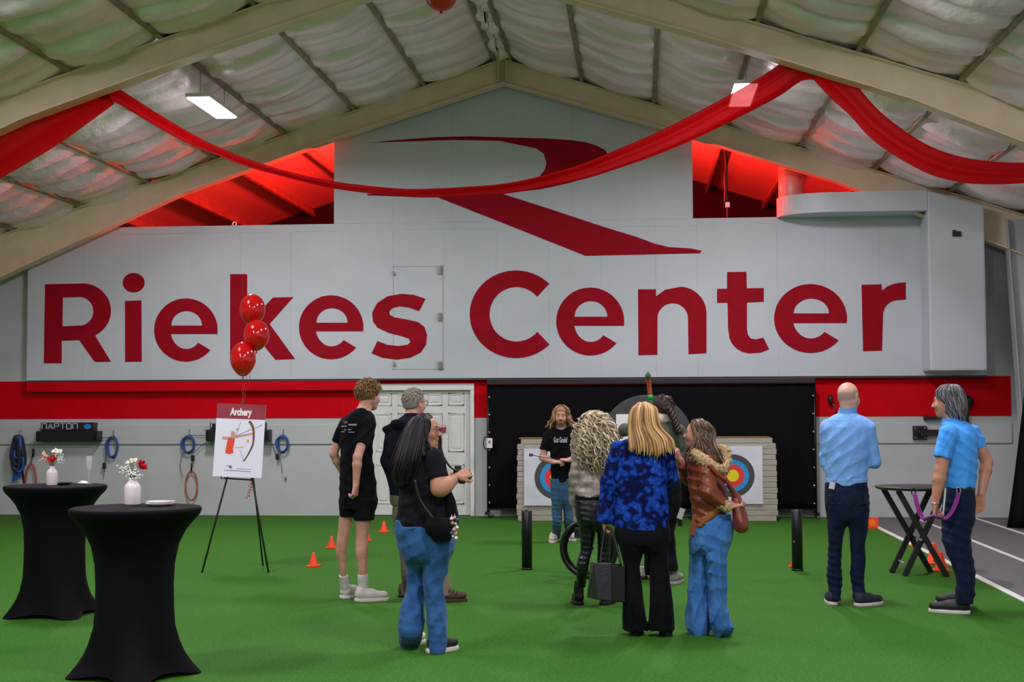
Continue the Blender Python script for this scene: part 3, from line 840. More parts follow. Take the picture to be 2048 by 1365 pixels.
tn, pn, TH = cocktail_table(268, 1352, 0.35, 'nearer black cocktail table with a white plate on top')
tf, pf, TH = cocktail_table(108, 1230, 0.75, 'farther black cocktail table with a champagne flute on top')

# ---- vases with flowers
vase_m = mat('white ceramic', '#e6dde0', 0.35)
stem_m = mat('stem green', '#4f6b35', 0.6); wf = mat('white blossoms', '#eee9dc', 0.7); wf2 = mat('tiny white flowers', '#e9ece6', 0.7); rf = mat('red petals', '#b3000e', 0.6); pf_m = mat('peach petals', '#dca07a', 0.7)
def rose(mb, c, r, up, mi=0, seed=0):
    rnd = random.Random(seed)
    q = Vector((0, 0, 1)).rotation_difference(Vector(up).normalized()).to_matrix()
    for ring, (n_, rr, tilt, hh) in enumerate(((3, 0.3, 0.25, 0.95), (5, 0.55, 0.5, 0.85), (7, 0.85, 0.85, 0.65))):
        for k in range(n_):
            a = 2 * math.pi * (k + 0.5 * ring) / n_ + rnd.random() * 0.3
            rows = []
            for i in range(4):
                v = i / 3
                row = []
                for j in range(5):
                    u = (j / 4 - 0.5) * 2
                    wdt = (2.4 / n_ + 0.25) * math.sin(math.pi * (0.25 + 0.6 * v))
                    rad = rr * (0.35 + 0.75 * v + 0.15 * tilt * v * v) * (1 - 0.06 * u * u)
                    ang = a + u * wdt
                    row.append(Vector(c) + q @ (Vector((rad * math.cos(ang), rad * math.sin(ang), (v * hh - 0.3) - 0.1 * u * u)) * r))
                rows.append(row)
            mb.grid(rows, mi=mi)
    mb.ball(Vector(c) + q @ Vector((0, 0, -0.1 * r)), r * 0.55, 10, 6, mi=mi)
def vase(px, py, tp, hpx, label, kind):
    base = on_plane(px, py, (0, 0, TH), (0, 0, 1))
    t = empty('flower_vase', (base.x, base.y, TH)); tag(t, label, 'vase', 'white bottle vases on the tables')
    h = hpx; r = h * 0.3
    MB().lathe([(0.001, 0.002), (r * 0.94, 0), (r, 0.006), (r, h * 0.62), (r * 0.96, h * 0.70), (r * 0.75, h * 0.80), (r * 0.5, h * 0.86), (r * 0.45, h * 0.93), (r * 0.52, h), (r * 0.40, h), (r * 0.36, h * 0.9)], 32).build('vase_body', vase_m, t)
    rnd = random.Random(int(px))
    mb = MB()
    tips = []
    for k in range(16):
        a = rnd.random() * 6.28; rr = rnd.random() ** 0.5 * 0.075; z = h + 0.05 + rnd.random() * 0.08
        tips.append(Vector((rr * math.cos(a), rr * math.sin(a), z)))
    for q in tips: mb.tube([(0, 0, h * 0.7), (q.x * 0.25, q.y * 0.25, h * 1.02), tuple(q)], 0.0016, 4)
    mb.build('stems', stem_m, t)
    if kind == 'near':
        mb = MB(); rose(mb, (-0.005, 0.0, h + 0.095), 0.038, (-0.2, -0.4, 1), seed=1); mb.build('white_rose', wf, t)
        mb = MB(); rose(mb, (0.062, -0.01, h + 0.075), 0.036, (0.8, -0.4, 0.5), seed=2); mb.build('red_rose', rf, t)
        cents = [(-0.045, -0.02, h + 0.06), (0.0, -0.04, h + 0.035), (0.04, -0.03, h + 0.02), (-0.02, 0.03, h + 0.05), (-0.05, 0, h + 0.04)]
    else:
        mb = MB(); rose(mb, (0.012, -0.03, h + 0.055), 0.040, (0.0, -0.7, 0.6), seed=3); mb.build('red_rose', rf, t)
        mb = MB(); rose(mb, (0.03, 0.02, h + 0.105), 0.045, (0.1, -0.2, 1), seed=4); mb.build('white_rose', wf, t)
        mb = MB()
        for k in range(9):
            a = 2.2 + k * 0.22
            mb.tube([(0, 0, h), (-0.03, 0, h + 0.05), (-0.05 + 0.03 * math.cos(a), -0.01 + 0.02 * math.sin(k), h + 0.085 + 0.035 * math.sin(a * 2 + k))], [0.002, 0.003, 0.007], 5)
        mb.build('peach_sprig', pf_m, t)
        cents = [(0.06, 0.0, h + 0.09), (0.07, -0.02, h + 0.05), (-0.06, 0.01, h + 0.05), (0.04, 0.03, h + 0.11)]
    mb = MB()
    for c in cents:
        for k in range(26):
            g = Vector((rnd.gauss(0, 0.017), rnd.gauss(0, 0.017), rnd.gauss(0, 0.014)))
            mb.ball(Vector(c) + g, 0.0042 + rnd.random() * 0.003, 5, 4)
    tag(mb.build('tiny_blossoms', wf2, t), kind='stuff')
vase(265, 1010, pn, 0.168, 'white bottle vase with white and red roses on nearer table', 'near')
vase(104, 971, pf, 0.15, 'white bottle vase with red rose and peach sprig on farther table', 'far')

# ---- plates, flute, napkin
def table_item(px, py): return on_plane(px, py, (0, 0, TH), (0, 0, 1))
p = table_item(320, 1012)
t = empty('dessert_plates', (p.x, p.y, TH)); tag(t, 'two stacked white plates on the nearer cocktail table', 'plate')
for k in range(2):
    MB().lathe([(0.001, 0.004), (0.05, 0.003), (0.055, 0.0), (0.06, 0.004), (0.088, 0.014), (0.089, 0.017), (0.06, 0.009), (0.001, 0.008)], 40, (0.004 * k, 0, 0.012 * k)).build('plate', mat('white china', '#e8e6ea', 0.25), t)
p = table_item(125, 970)
t = MB().lathe([(0.001, 0.003), (0.05, 0.002), (0.075, 0.013), (0.077, 0.016), (0.05, 0.007), (0.001, 0.007)], 36, (p.x, p.y, TH)).build('dark_saucer', mat('black china', '#0c0c10', 0.25)); tag(t, 'small dark saucer beside the vase on farther table', 'plate')
p = table_item(166, 967)
t = empty('crumpled_napkin', (p.x, p.y, TH)); tag(t, 'crumpled white napkin beside the champagne flute', 'napkin')
rows = []
rnd = random.Random(4)
for i in range(9):
    row = []
    for j in range(11):
        u, v = j / 10 - 0.5, i / 8 - 0.5
        e = max(0.0, 1 - (2 * u) ** 2) * max(0.0, 1 - (2 * v) ** 2)
        row.append((u * 0.075 + rnd.gauss(0, 0.002), v * 0.06 + rnd.gauss(0, 0.002), 0.001 + 0.02 * e ** 0.5 * (0.6 + 0.5 * rnd.random())))
    rows.append(row)
MB().grid(rows).build('paper_folds', M['white'], t)
p = table_item(171, 969)
t = empty('champagne_flute', (p.x + 0.02, p.y + 0.02, TH)); tag(t, 'clear champagne flute standing on the farther table', 'glass')
MB().lathe([(0.001, 0.001), (0.03, 0.001), (0.03, 0.003), (0.006, 0.008), (0.004, 0.03), (0.004, 0.085), (0.010, 0.10), (0.022, 0.135), (0.026, 0.17), (0.024, 0.225), (0.0225, 0.225), (0.0245, 0.17), (0.0205, 0.137), (0.008, 0.105), (0.001, 0.102)], 28).build('flute_glass', M['glassy'], t)
MB().lathe([(0.001, 0.103), (0.008, 0.106), (0.014, 0.121), (0.001, 0.121)], 20).build('last_sip', mat('pale wine', '#e8cfa0', 0.1, alpha=0.5), t)

# ---- easel with archery poster
pl = on_floor(404, 1146); pr = on_floor(537, 1146)
eb = on_floor(470, 1142)
es = empty('easel', (eb.x, eb.y, 0)); tag(es, 'thin black tripod easel carrying the archery poster', 'easel')
EL = lambda p: (p.x - eb.x, p.y - eb.y, p.z)
apex = at_y(486, 800, eb.y + 0.35)
legm = mat('easel tube', '#141a14', 0.5)
MB().tube([EL(pl), EL(at_y(456, 950, eb.y + 0.22)), EL(apex)], 0.010, 8).build('leg', legm, es)
MB().tube([EL(pr), EL(at_y(503, 950, eb.y + 0.22)), EL(apex)], 0.010, 8).build('leg', legm, es)
bk = on_floor(526, 1132)
MB().tube([EL(bk), EL(at_y(507, 960, eb.y + 0.45)), EL(apex)], 0.009, 8).build('leg', legm, es)
Yp = eb.y + 0.12
c4 = [at_y(435, 807, Yp + 0.13), at_y(534, 810, Yp + 0.13), at_y(523, 957, Yp), at_y(425, 953, Yp)]
a1 = at_y(448, 957, Yp + 0.06); a2 = at_y(507, 961, Yp + 0.06)
MB().bar(EL(a1), EL(a2), 0.015, 0.015).build('cross_bar', legm, es)
for q in (a1, a2): MB().tube([EL(q), EL(q + Vector((0, -0.10, 0))), EL(q + Vector((0, -0.10, 0.025)))], 0.005, 6).build('rest_peg', legm, es)

pst = empty('archery_poster', (c4[3] + c4[2]) / 2); tag(pst, 'white poster headed Archery standing on the easel', 'poster')
O = (c4[3] + c4[2]) / 2
ux_ = (c4[2] - c4[3]); uz_ = (c4[0] - c4[3]); nrm = ux_.cross(uz_).normalized()   # towards the viewer (-Y)
if nrm.y > 0: nrm = -nrm
def PP(u, v, off=0.0): return (c4[3] + ux_ * u + uz_ * v + nrm * off) - O
paperw = mat('poster white', '#dfe3f2', 0.5)
def pquad(loop, name, m_, off, parent):
    return MB().poly([loop], lambda u, v: PP(u, v, off), -nrm * 0.0015).build(name, m_, parent)
bd = MB().poly([[(0, 0), (1, 0), (1, 1), (0, 1)]], lambda u, v: PP(u, v, 0), -nrm * 0.006).build('foam_board', paperw, pst)
pquad([(0, 0.795), (1, 0.795), (1, 1), (0, 1)], 'poster_header', mat('poster maroon', '#8c1228', 0.5), 0.002, pst)
Rm = Matrix((ux_.normalized(), (uz_ - ux_.normalized() * uz_.dot(ux_.normalized())).normalized(), nrm)).transposed()
tm = text_mesh('poster_title', 'Archery', 0.10, M['white'], pst, PP(0.5, 0.885, 0.0045), Rm.to_euler(), 0.001, 0.005, 0.66)
ink = {'o': mat('ink orange', '#e0441c', 0.6), 'b': mat('ink brown', '#7a4a2a', 0.6), 'g': mat('ink grey', '#4c4c52', 0.6), 'p': mat('ink skin', '#c99880', 0.6), 'y': mat('ink yellow', '#e9a91f', 0.6), 'l': mat('ink blue grey', '#9aa0b8', 0.6)}
Z = lambda x, y: ((x - 588) / 590.0 + 0.0 + (y - 300) / 690.0 * 0.045, 1 - (y - 100) / 890.0)
def stroke(pts, w, m_, name='ink_stroke'):
    P = [Vector((*Z(x, y), 0)) for x, y in pts]; P = catmull(P, 4); L_, R_ = [], []
    for i, q in enumerate(P):
        tdir = (P[min(i + 1, len(P) - 1)] - P[max(i - 1, 0)]); tdir = Vector((tdir.x * 0.48, tdir.y * 0.73, 0)).normalized()
        nn = Vector((-tdir.y / 0.48, tdir.x / 0.73, 0)) * (w if not isinstance(w, tuple) else w[0] + (w[1] - w[0]) * i / (len(P) - 1))
        L_.append((q.x + nn.x, q.y + nn.y)); R_.append((q.x - nn.x, q.y - nn.y))
    return pquad(L_ + R_[::-1], name, m_, 0.002, pst)
stroke([(990, 305), (1030, 370), (1045, 440), (1045, 520), (1035, 600), (985, 710), (935, 795)], (0.014, 0.005), ink['b'], 'bow_print')
stroke([(1040, 570), (1010, 660), (930, 800)], (0.006, 0.004), ink['g'], 'bow_print')
stroke([(890, 310), (860, 400), (830, 480)], 0.0025, ink['l'], 'string_print'); stroke([(880, 660), (910, 720), (932, 800)], 0.0025, ink['l'], 'string_print')
stroke([(665, 520), (720, 522), (790, 512), (850, 500), (1030, 455)], (0.016, 0.009), ink['p'], 'arm_print')
stroke([(820, 500), (900, 460), (1020, 400)], 0.004, ink['l'], 'arrow_print'); stroke([(1060, 390), (1145, 345)], 0.004, ink['l'], 'arrow_print')
pquad([Z(*q) for q in ((735, 530), (780, 515), (820, 530), (810, 600), (800, 650), (805, 700), (760, 715), (708, 705), (715, 640), (725, 580))], 'figure_print', ink['o'], 0.002, pst)
pquad([Z(*q) for q in ((775, 440), (800, 430), (820, 450), (822, 490), (800, 515), (775, 500), (768, 470))], 'head_print', ink['p'], 0.0025, pst)
pquad([Z(845 + 14 * math.cos(a), 412 + 16 * math.sin(a)) for a in [i * 0.6 for i in range(10)]], 'ink_spot', ink['p'], 0.002, pst)
pquad([Z(978 + 18 * math.cos(a), 548 + 18 * math.sin(a)) for a in [i * 0.6 for i in range(10)]], 'ink_spot', ink['y'], 0.002, pst)
stroke([(820, 630), (870, 632), (930, 615)], 0.004, ink['y'])
# little emblem and line of print at the foot
pquad([Z(*q) for q in ((722, 858), (775, 852), (797, 862), (775, 872), (805, 890), (775, 886), (750, 868), (775, 862))], 'small_emblem', ink['g'], 0.002, pst)
pquad([Z(*q) for q in ((845, 884), (1020, 887), (1020, 893), (845, 890))], 'print_line', ink['l'], 0.002, pst)
pquad([Z(*q) for q in ((705, 905), (1020, 912), (1020, 922), (705, 915))], 'print_line', ink['l'], 0.002, pst)

# ---- balloons
bal_m = mat('glossy red latex', '#c4000c', 0.12, spec=0.7, coat=0.4)
def balloon(xc, yc, rx, ry, label, yoff):
    p = at_y(xc, yc, eb.y + yoff); s = (at_y(xc + 10, yc, eb.y + yoff).x - p.x) / 10
    a, b = rx * s, ry * s
    t = empty('red_balloon', p); tag(t, label, 'balloon', 'red balloons tied to the easel')
    prof = []
    for i in range(25):
        th_ = math.pi * i / 24
        r = a * math.sin(th_); z = -b * math.cos(th_)
        if z < 0: r *= 1 - 0.22 * (z / b) ** 2
        prof.append((max(r, 0.0005), z))
    MB().lathe(prof, 36).build('balloon_skin', bal_m, t)
    MB().lathe([(0.006, -b + 0.004), (0.005, -b - 0.008), (0.014, -b - 0.022), (0.012, -b - 0.024)], 12).build('balloon_neck', bal_m, t)
    tie = at_y(484, 815, eb.y + 0.26)
    pts = [(0, 0, -b - 0.02)]
    for k in range(1, 12):
        u = k / 11
        q = Vector((0, 0, -b - 0.02)).lerp(tie - p, u)
        pts.append((q.x + 0.012 * math.sin(k * 1.7 + xc), q.y + 0.01 * math.cos(k * 2.1), q.z))
    MB().tube(pts, 0.0025, 5).build('ribbon_string', mat('red ribbon', '#c93a44', 0.4), t)
balloon(505, 620, 25, 31, 'topmost of the three red balloons above the easel', 0.30)
balloon(513, 671, 25, 31, 'middle red balloon, overlapping the one above it', 0.16)
balloon(486, 719, 25, 34, 'lowest red balloon, left of the other two', 0.10)
tie = at_y(503, 957, eb.y + 0.25)
curl = []
for k in range(60):
    z = -0.21 * k / 59; r_ = 0.010 + 0.012 * math.sin(k * 0.21) ** 2
    curl.append((tie.x + r_ * math.cos(k * 0.75) - 0.05 * (k / 59) ** 2, tie.y + r_ * math.sin(k * 0.75), tie.z + z))
o = MB().tube(curl, 0.0035, 5).build('curled_ribbon', mat('coral ribbon', '#c8483c', 0.4)); tag(o, 'curled red ribbon ends dangling below the poster', 'ribbon')

# ---- trainer boxes on the wall
def trainer_box(xl, xr, yt, ym, yb, label, text_at, full=True):
    a = WX(xl, yt, 0.2); b = WX(xr, yb, 0.2)
    t = empty('resistance_trainer', ((a.x + b.x) / 2, D - 0.03, b.z)); tag(t, label, 'exercise machine', 'black wall mounted trainers')
    w = b.x - a.x; zm = WX(xl, ym, 0.2).z - b.z; h = a.z - b.z
    MB().box2((-w / 2, -0.19, 0), (w / 2, 0.02, zm)).build('motor_box', M['black'], t, bevel=0.01)
    ph = MB().box2((-w / 2 + 0.06, -0.16, zm), (w / 2 - 0.08, 0.02, h)).build('sign_plate', M['black'], t, bevel=0.006)
    for s in (-1, 1): MB().box((s * (w / 2 - 0.03), -0.195, zm / 2), (0.045, 0.01, zm * 0.7)).build('end_pulley', M['black_metal'], t, bevel=0.004)
    gl = mat('plate lettering', '#aab0be', 0.5)
    # angular block letters
    LT = {'R': [((0, 0), (0, 1)), ((0, 1), (1, 1)), ((1, 1), (1, 0.0))], 'A': [((0, 0), (0.5, 1)), ((0.5, 1), (1, 0)), ((0.2, 0.35), (0.8, 0.35))], 'P': [((0, 0), (0, 1)), ((0, 1), (1, 1)), ((1, 1), (1, 0.5)), ((1, 0.5), (0, 0.5))],
          'T': [((0, 1), (1, 1)), ((0.5, 1), (0.5, 0))], 'O': [((0, 0), (0, 1)), ((0, 1), (1, 1)), ((1, 1), (1, 0)), ((1, 0), (0, 0))]}
    x0 = -w / 2 + 0.085; lw_ = 0.072; lh = (h - zm) * 0.62; gap = 0.026
    for ch in 'RAPTOR':
        mb = MB()
        for (p_, q_) in LT[ch]:
            mb.bar((x0 + p_[0] * lw_, -0.163, zm + 0.035 + p_[1] * lh), (x0 + q_[0] * lw_, -0.163, zm + 0.035 + q_[1] * lh), 0.016, 0.006, up=(0, 1, 0))
        mb.build('plate_letter', gl, ph); x0 += lw_ + gap
    bx = w / 2 - 0.17
    MB().poly([[(bx + 0.055 * math.cos(i * 0.52) * (1 + 0.15 * (i % 3)), zm + 0.07 + 0.035 * math.sin(i * 0.52) * (1 + 0.2 * (i % 2))) for i in range(12)]], lambda x, z: (x, -0.164, z), (0, 0.003, 0)).build('blue_emblem', mat('emblem blue', '#1f86d8', 0.5), ph)
    return t
trainer_box(73, 196, 846, 863, 884, 'black wall mounted trainer lettered in grey above the tables', None)
trainer_box(412, 538, 846, 860, 883, 'black wall mounted trainer mostly hidden behind the archery poster', None)

# ---- coiled blue cords on wall hooks
cord_b = mat('blue rubber cord', '#1b4c95', 0.5); cord_r = mat('red rubber band', '#b5463c', 0.5)
def coil(xc, yt, yb, w, label, red=None, tails=(), box=None):
    top = WX(xc, yt, 0.05); bot = WX(xc, yb, 0.05)
    t = empty('coiled_cord', (top.x, D - 0.03, bot.z)); tag(t, label, 'cord', 'blue training cords on wall hooks')
    h = top.z - bot.z; s = h / (yb - yt)
    MB().tube([(0, 0.03, h + 0.09), (0, 0, h + 0.085), (0, -0.01, h - 0.02), (0, -0.05, h - 0.03), (0, -0.055, h)], 0.008, 6).build('wall_hook', M['grey'], t)
    for k in range(6):
        rw = w * s / 2 * (0.75 + 0.06 * k); pts = []
        for i in range(28):
            a = 2 * math.pi * i / 28
            pts.append((rw * math.sin(a) * (1 + 0.1 * math.cos(a)) + 0.012 * math.sin(k * 2.3), -0.02 - 0.008 * k, h / 2 - (h / 2 - 0.006 * k) * math.cos(a + math.pi) * (1 if True else 1) - 0.003))
        MB().tube(pts, 0.008, 6, closed=True).build('cord_loop', cord_b, t)
    for pts in tails:
        q = [WX(x, y, 0.06) for x, y in pts]
        MB().tube(catmull([(p_.x - top.x, -0.03, p_.z - bot.z) for p_ in q], 5), 0.005, 5).build('cord_tail', mat('thin cord', '#4a5a78', 0.5), t)
    if box:
        q = WX(box[0], box[1], 0.06)
        MB().box((q.x - top.x, -0.04, q.z - bot.z), (0.05, 0.04, 0.09)).build('clip', M['black'], t, bevel=0.008)
    if red:
        cxr, y0, y1, wr = red
        p0 = WX(cxr, y0, 0.06); p1 = WX(cxr, y1, 0.06); hh = p0.z - p1.z
        pts = [(p0.x - top.x + wr * s / 2 * math.sin(a), -0.03, p0.z - bot.z - hh / 2 + hh / 2 * math.cos(a)) for a in [2 * math.pi * i / 26 for i in range(26)]]
        MB().tube(pts, 0.012, 7, closed=True).build('red_handle_loop', cord_r, t)
        q = WX(cxr, y0, 0.06)
        MB().tube([(q.x - top.x, -0.03, q.z - bot.z), (q.x - top.x, -0.03, q.z - bot.z + 0.12)], 0.014, 6).build('handle_strap', M['black'], t)
coil(226, 872, 917, 24, 'blue coiled cord on a hook right of the farther table', tails=[[(222, 875), (208, 876), (197, 878)], [(213, 900), (210, 925), (207, 958)]], box=(209, 932))
coil(378, 870, 908, 26, 'blue coiled cord with red loop left of the poster', red=(383, 943, 1001, 24), tails=[[(380, 871), (400, 871), (414, 872)], [(366, 905), (360, 930), (365, 955)], [(390, 905), (405, 890), (414, 885)]], box=(386, 917))
coil(566, 870, 907, 24, 'blue coiled cord on a hook right of the poster', tails=[[(536, 872), (545, 890), (552, 910)], [(560, 915), (563, 935), (564, 948)]], box=(555, 914))
q = WX(571, 957, 0.02)
o = MB().lathe([(0.012, -0.02), (0.018, 0), (0.012, 0.03)], 8, (q.x, D - 0.02, q.z)).box((q.x, D - 0.02, q.z - 0.03), (0.02, 0.015, 0.03)).build('hook_clip', M['grey']); tag(o, 'small grey clip on the wall below the right blue cord', 'clip')

# ---- harness bundle on the left
p = WX(38, 873, 0.1); pb = WX(38, 968, 0.1)
t = empty('harness_bundle', (p.x, D - 0.05, pb.z)); tag(t, 'bundle of black and blue harness straps hanging at far left', 'harness')
h = p.z - pb.z
MB().tube([(0, 0.05, h + 0.1), (0, 0.0, h + 0.09), (0, -0.03, h - 0.02)], 0.008, 6).build('wall_hook', M['grey'], t)
rnd = random.Random(3)
hb = mat('harness black', '#151c22', 0.7, c2='#1d2a33', nscale=20); hbl = mat('harness blue', '#1d4fa6', 0.6)
for k in range(14):
    w = 0.05 + 0.09 * rnd.random(); dz = rnd.random() * 0.12; y = -0.03 - 0.10 * rnd.random(); ox = rnd.gauss(0, 0.012)
    L = h * (0.45 + 0.3 * rnd.random())
    pts = [(ox + w * math.sin(a) * (0.35 + 0.65 * (0.5 - 0.5 * math.cos(a))), y + 0.02 * math.sin(3 * a), h - L / 2 + L / 2 * math.cos(a) + 0.0) for a in [2 * math.pi * i / 22 for i in range(22)]]
    MB().tube(pts, 0.017 + 0.01 * rnd.random(), 6, closed=True).build('strap_loop', hb if k % 4 else hbl, t)
for k, (x, m_) in enumerate(((-0.09, hbl), (-0.04, hbl), (0.02, hbl), (0.09, M['black']), (-0.07, hbl), (0.03, hbl))):
    MB().bar((x * 0.5, -0.06 - 0.01 * k, h * 0.5), (x, -0.05, h * (0.02 + 0.05 * (k % 3))), 0.035, 0.008, up=(0, 1, 0)).build('strap_end', m_, t)
p = WX(62, 900, 0.06); pb = WX(62, 975, 0.06)
t = empty('resistance_band', (p.x, D - 0.03, pb.z)); tag(t, 'red resistance band hanging behind the farther table', 'band')
h = p.z - pb.z
MB().tube(catmull([(-0.11, -0.02, -0.05), (-0.06, -0.02, h * 0.45), (0.0, -0.02, h * 0.62), (0.06, -0.02, h * 0.45), (0.10, -0.02, -0.05)], 8), 0.016, 7).build('band_loop', cord_r, t)
MB().tube([(0, -0.02, h * 0.6), (0.03, -0.02, h * 1.0), (0.05, 0.02, h * 1.25)], 0.008, 6).build('band_cord', M['grey'], t)
MB().tube([(0.03, -0.02, h * 0.8), (0.035, -0.02, h * 1.02)], 0.018, 7).build('band_grip', M['black'], t)

# ---- right wall fittings
def wall_mount(px, py, w, hgt, label, arm=None):
    p = WX(px, py, 0.03)
    t = empty('wall_bracket', (p.x, D - 0.02, p.z)); tag(t, label, 'bracket', 'black fittings on the right part of the wall')
    MB().box((0, -0.03, 0), (w, 0.05, hgt)).build('bracket_plate', M['black'], t, bevel=0.006)
    MB().lathe([(0.05, 0), (0.05, 0.03), (0.03, 0.05)], 16, (0, -0.055, 0), rot=R).build('bracket_hub', M['black_metal'], t)
    for sx in (-1, 1):
        for sz_ in (-1, 1): MB().lathe([(0.012, 0), (0.012, 0.008)], 8, (sx * w * 0.36, -0.055, sz_ * hgt * 0.36), rot=R).build('bolt', M['grey'], t)
    if arm: MB().bar((0, -0.08, 0), (arm, -0.08, 0.0), 0.06, 0.09).build('bracket_arm', M['black'], t)
wall_mount(1839, 866, 0.20, 0.20, 'square black wall bracket above the folding table', 0.35)
p = WX(1866, 836, 0.1); t = MB().box((p.x, D - 0.06, p.z), (0.25, 0.10, 0.04)).box((p.x - 0.1, D - 0.03, p.z), (0.03, 0.06, 0.08)).build('shelf_bracket', M['black'], bevel=0.006); tag(t, 'thin black shelf bracket left of the grey haired man', 'bracket')
p = WX(1935, 805, 0.12)
t = empty('wall_disc', (p.x, D - 0.01, p.z)); tag(t, 'round black disc fitting behind the head of the grey haired man', 'fitting')
MB().lathe([(0.10, 0.0), (0.105, 0.04), (0.09, 0.12), (0.05, 0.15), (0.001, 0.15)], 28, (0, 0, 0), rot=R).build('disc_body', M['black'], t)
MB().box((0, -0.04, -0.2), (0.05, 0.06, 0.28)).build('disc_stem', M['black'], t, bevel=0.006)
p = WX(1661, 800, 0.08)
t = empty('wall_carabiner', (p.x, D - 0.01, p.z)); tag(t, 'dark clip with a grey cord hanging left of the bald man', 'clip')
MB().lathe([(0.012, 0.07), (0.035, 0.05), (0.04, 0.0), (0.03, -0.05), (0.01, -0.07)], 14, (0, -0.05, 0)).build('clip_body', mat('dark plum', '#2a1018', 0.5), t)
MB().tube([(0.02, -0.03, -0.05), (0.06, -0.02, -0.09), (0.07, -0.02, -0.19)], 0.008, 6).build('clip_cord', M['grey'], t)

# ---- black curtain at the far right edge
p0 = on_floor(2014, 1058)
hz = 2.1
t = empty('side_curtain', (p0.x, p0.y, 0)); tag(t, 'black curtain at the right edge beside the track', 'curtain')
rows = []
for i in range(11):
    z = 0.01 + hz * i / 10
    x0 = 0.30 * (i / 10) ** 0.9
    rows.append([(x0 + (1.25 - x0) * j / 40, 0.03 * math.sin(j * 0.9) * (1 - 0.5 * i / 10) - 0.25 * j / 40, z) for j in range(41)])
o = MB().grid(rows).build('curtain_cloth', M['curtain'], t, fix=False)
sd = o.modifiers.new('t', 'SOLIDIFY'); sd.thickness = 0.005
MB().tube([(0.28, 0, hz), (1.25, -0.25, hz)], 0.02, 8).build('curtain_rod', M['black_metal'], t)
MB().tube([(1.2, -0.24, 0), (1.2, -0.24, hz)], 0.02, 8).build('curtain_post', M['black_metal'], t)

# ---- folding bar table with crossed legs
pc = on_floor(1838, 1150)
t = empty('folding_table', (pc.x, pc.y, 0)); tag(t, 'black folding table with crossed legs before the grey track', 'table')
sc = (at_y(1848, 1150, pc.y).x - pc.x) / 10
Ht = at_y(1838, 979, pc.y).z
tw = 86 * sc
MB().lathe([(0.001, Ht), (tw - 0.03, Ht), (tw, Ht + 0.018), (tw, Ht + 0.026), (tw - 0.01, Ht + 0.03), (0.001, Ht + 0.03)], 56, (0.0, 0, 0)).build('table_top', mat('dark laminate', '#1d2224', 0.4), t)
for sy, ox in ((-0.19, 6), (0.19, -10)):
    a = MB().bar(((-52 + ox) * sc, sy, Ht - 0.005), ((42 + ox) * sc, sy, 0.0), 0.05, 0.045, up=(0, 1, 0)); a.build('crossed_leg', M['black'], t)
    a = MB().bar(((42 + ox) * sc, sy * 0.72, Ht - 0.005), ((-40 + ox) * sc, sy * 0.72, 0.0), 0.05, 0.045, up=(0, 1, 0)); a.build('crossed_leg', M['black'], t)
for (x, z) in ((-35 * sc, 0.12), (37 * sc, 0.12)):
    MB().tube([(x, -0.16, z), (x, 0.16, z)], 0.012, 8).build('spreader_bar', M['grey'], t)
MB().tube([(-3 * sc, -0.2, Ht * 0.43), (-3 * sc, 0.2, Ht * 0.43)], 0.014, 8).build('pivot_rod', M['chrome'], t)

# ---- spoked wheel behind the curly haired woman
pw = on_floor(1178, 1159)
s_ = (at_y(1188, 1100, pw.y).x - at_y(1178, 1100, pw.y).x) / 10
Rw = 61 * s_
t = empty('spoked_wheel', (pw.x, pw.y, 0), -0.25); tag(t, 'black spoked wheel standing behind the curly haired woman', 'wheel')
ang = [2 * math.pi * i / 64 for i in range(64)]
tr = 0.026
MB().tube([((Rw - tr) * math.cos(a), 0, Rw + (Rw - tr) * math.sin(a)) for a in ang], tr, 12, closed=True).build('tyre', mat('tyre rubber', '#0e0f11', 0.45), t)
MB().tube([((Rw - 0.062) * math.cos(a), 0, Rw + (Rw - 0.062) * math.sin(a)) for a in ang], 0.014, 8, closed=True).build('rim', mat('black rim', '#141518', 0.2, metal=0.4), t)
MB().lathe([(0.012, -0.05), (0.035, -0.04), (0.02, -0.03), (0.02, 0.03), (0.035, 0.04), (0.012, 0.05)], 18, (0, 0, Rw), rot=R).build('hub', M['black_metal'], t)
for k in range(28):
    a = 2 * math.pi * k / 28; y = 0.035 if k % 2 else -0.035; a2 = a + (0.35 if (k // 2) % 2 else -0.35)
    MB().tube([(0.03 * math.cos(a2), y, Rw + 0.03 * math.sin(a2)), ((Rw - 0.07) * math.cos(a), 0, Rw + (Rw - 0.07) * math.sin(a))], 0.0016, 4).build('spoke', M['grey'], t)
for y in (-0.06, 0.06): MB().bar((0, y, Rw), (0.10, y, Rw + 0.42), 0.03, 0.02, up=(0, 1, 0)).build('fork_blade', M['black_metal'], t)
MB().bar((0.10, -0.08, Rw + 0.42), (0.10, 0.08, Rw + 0.42), 0.05, 0.04).build('fork_crown', M['black_metal'], t)
MB().box((-0.10, -0.05, Rw + 0.15), (0.05, 0.03, 0.10)).build('brake', M['black'], t, bevel=0.008)

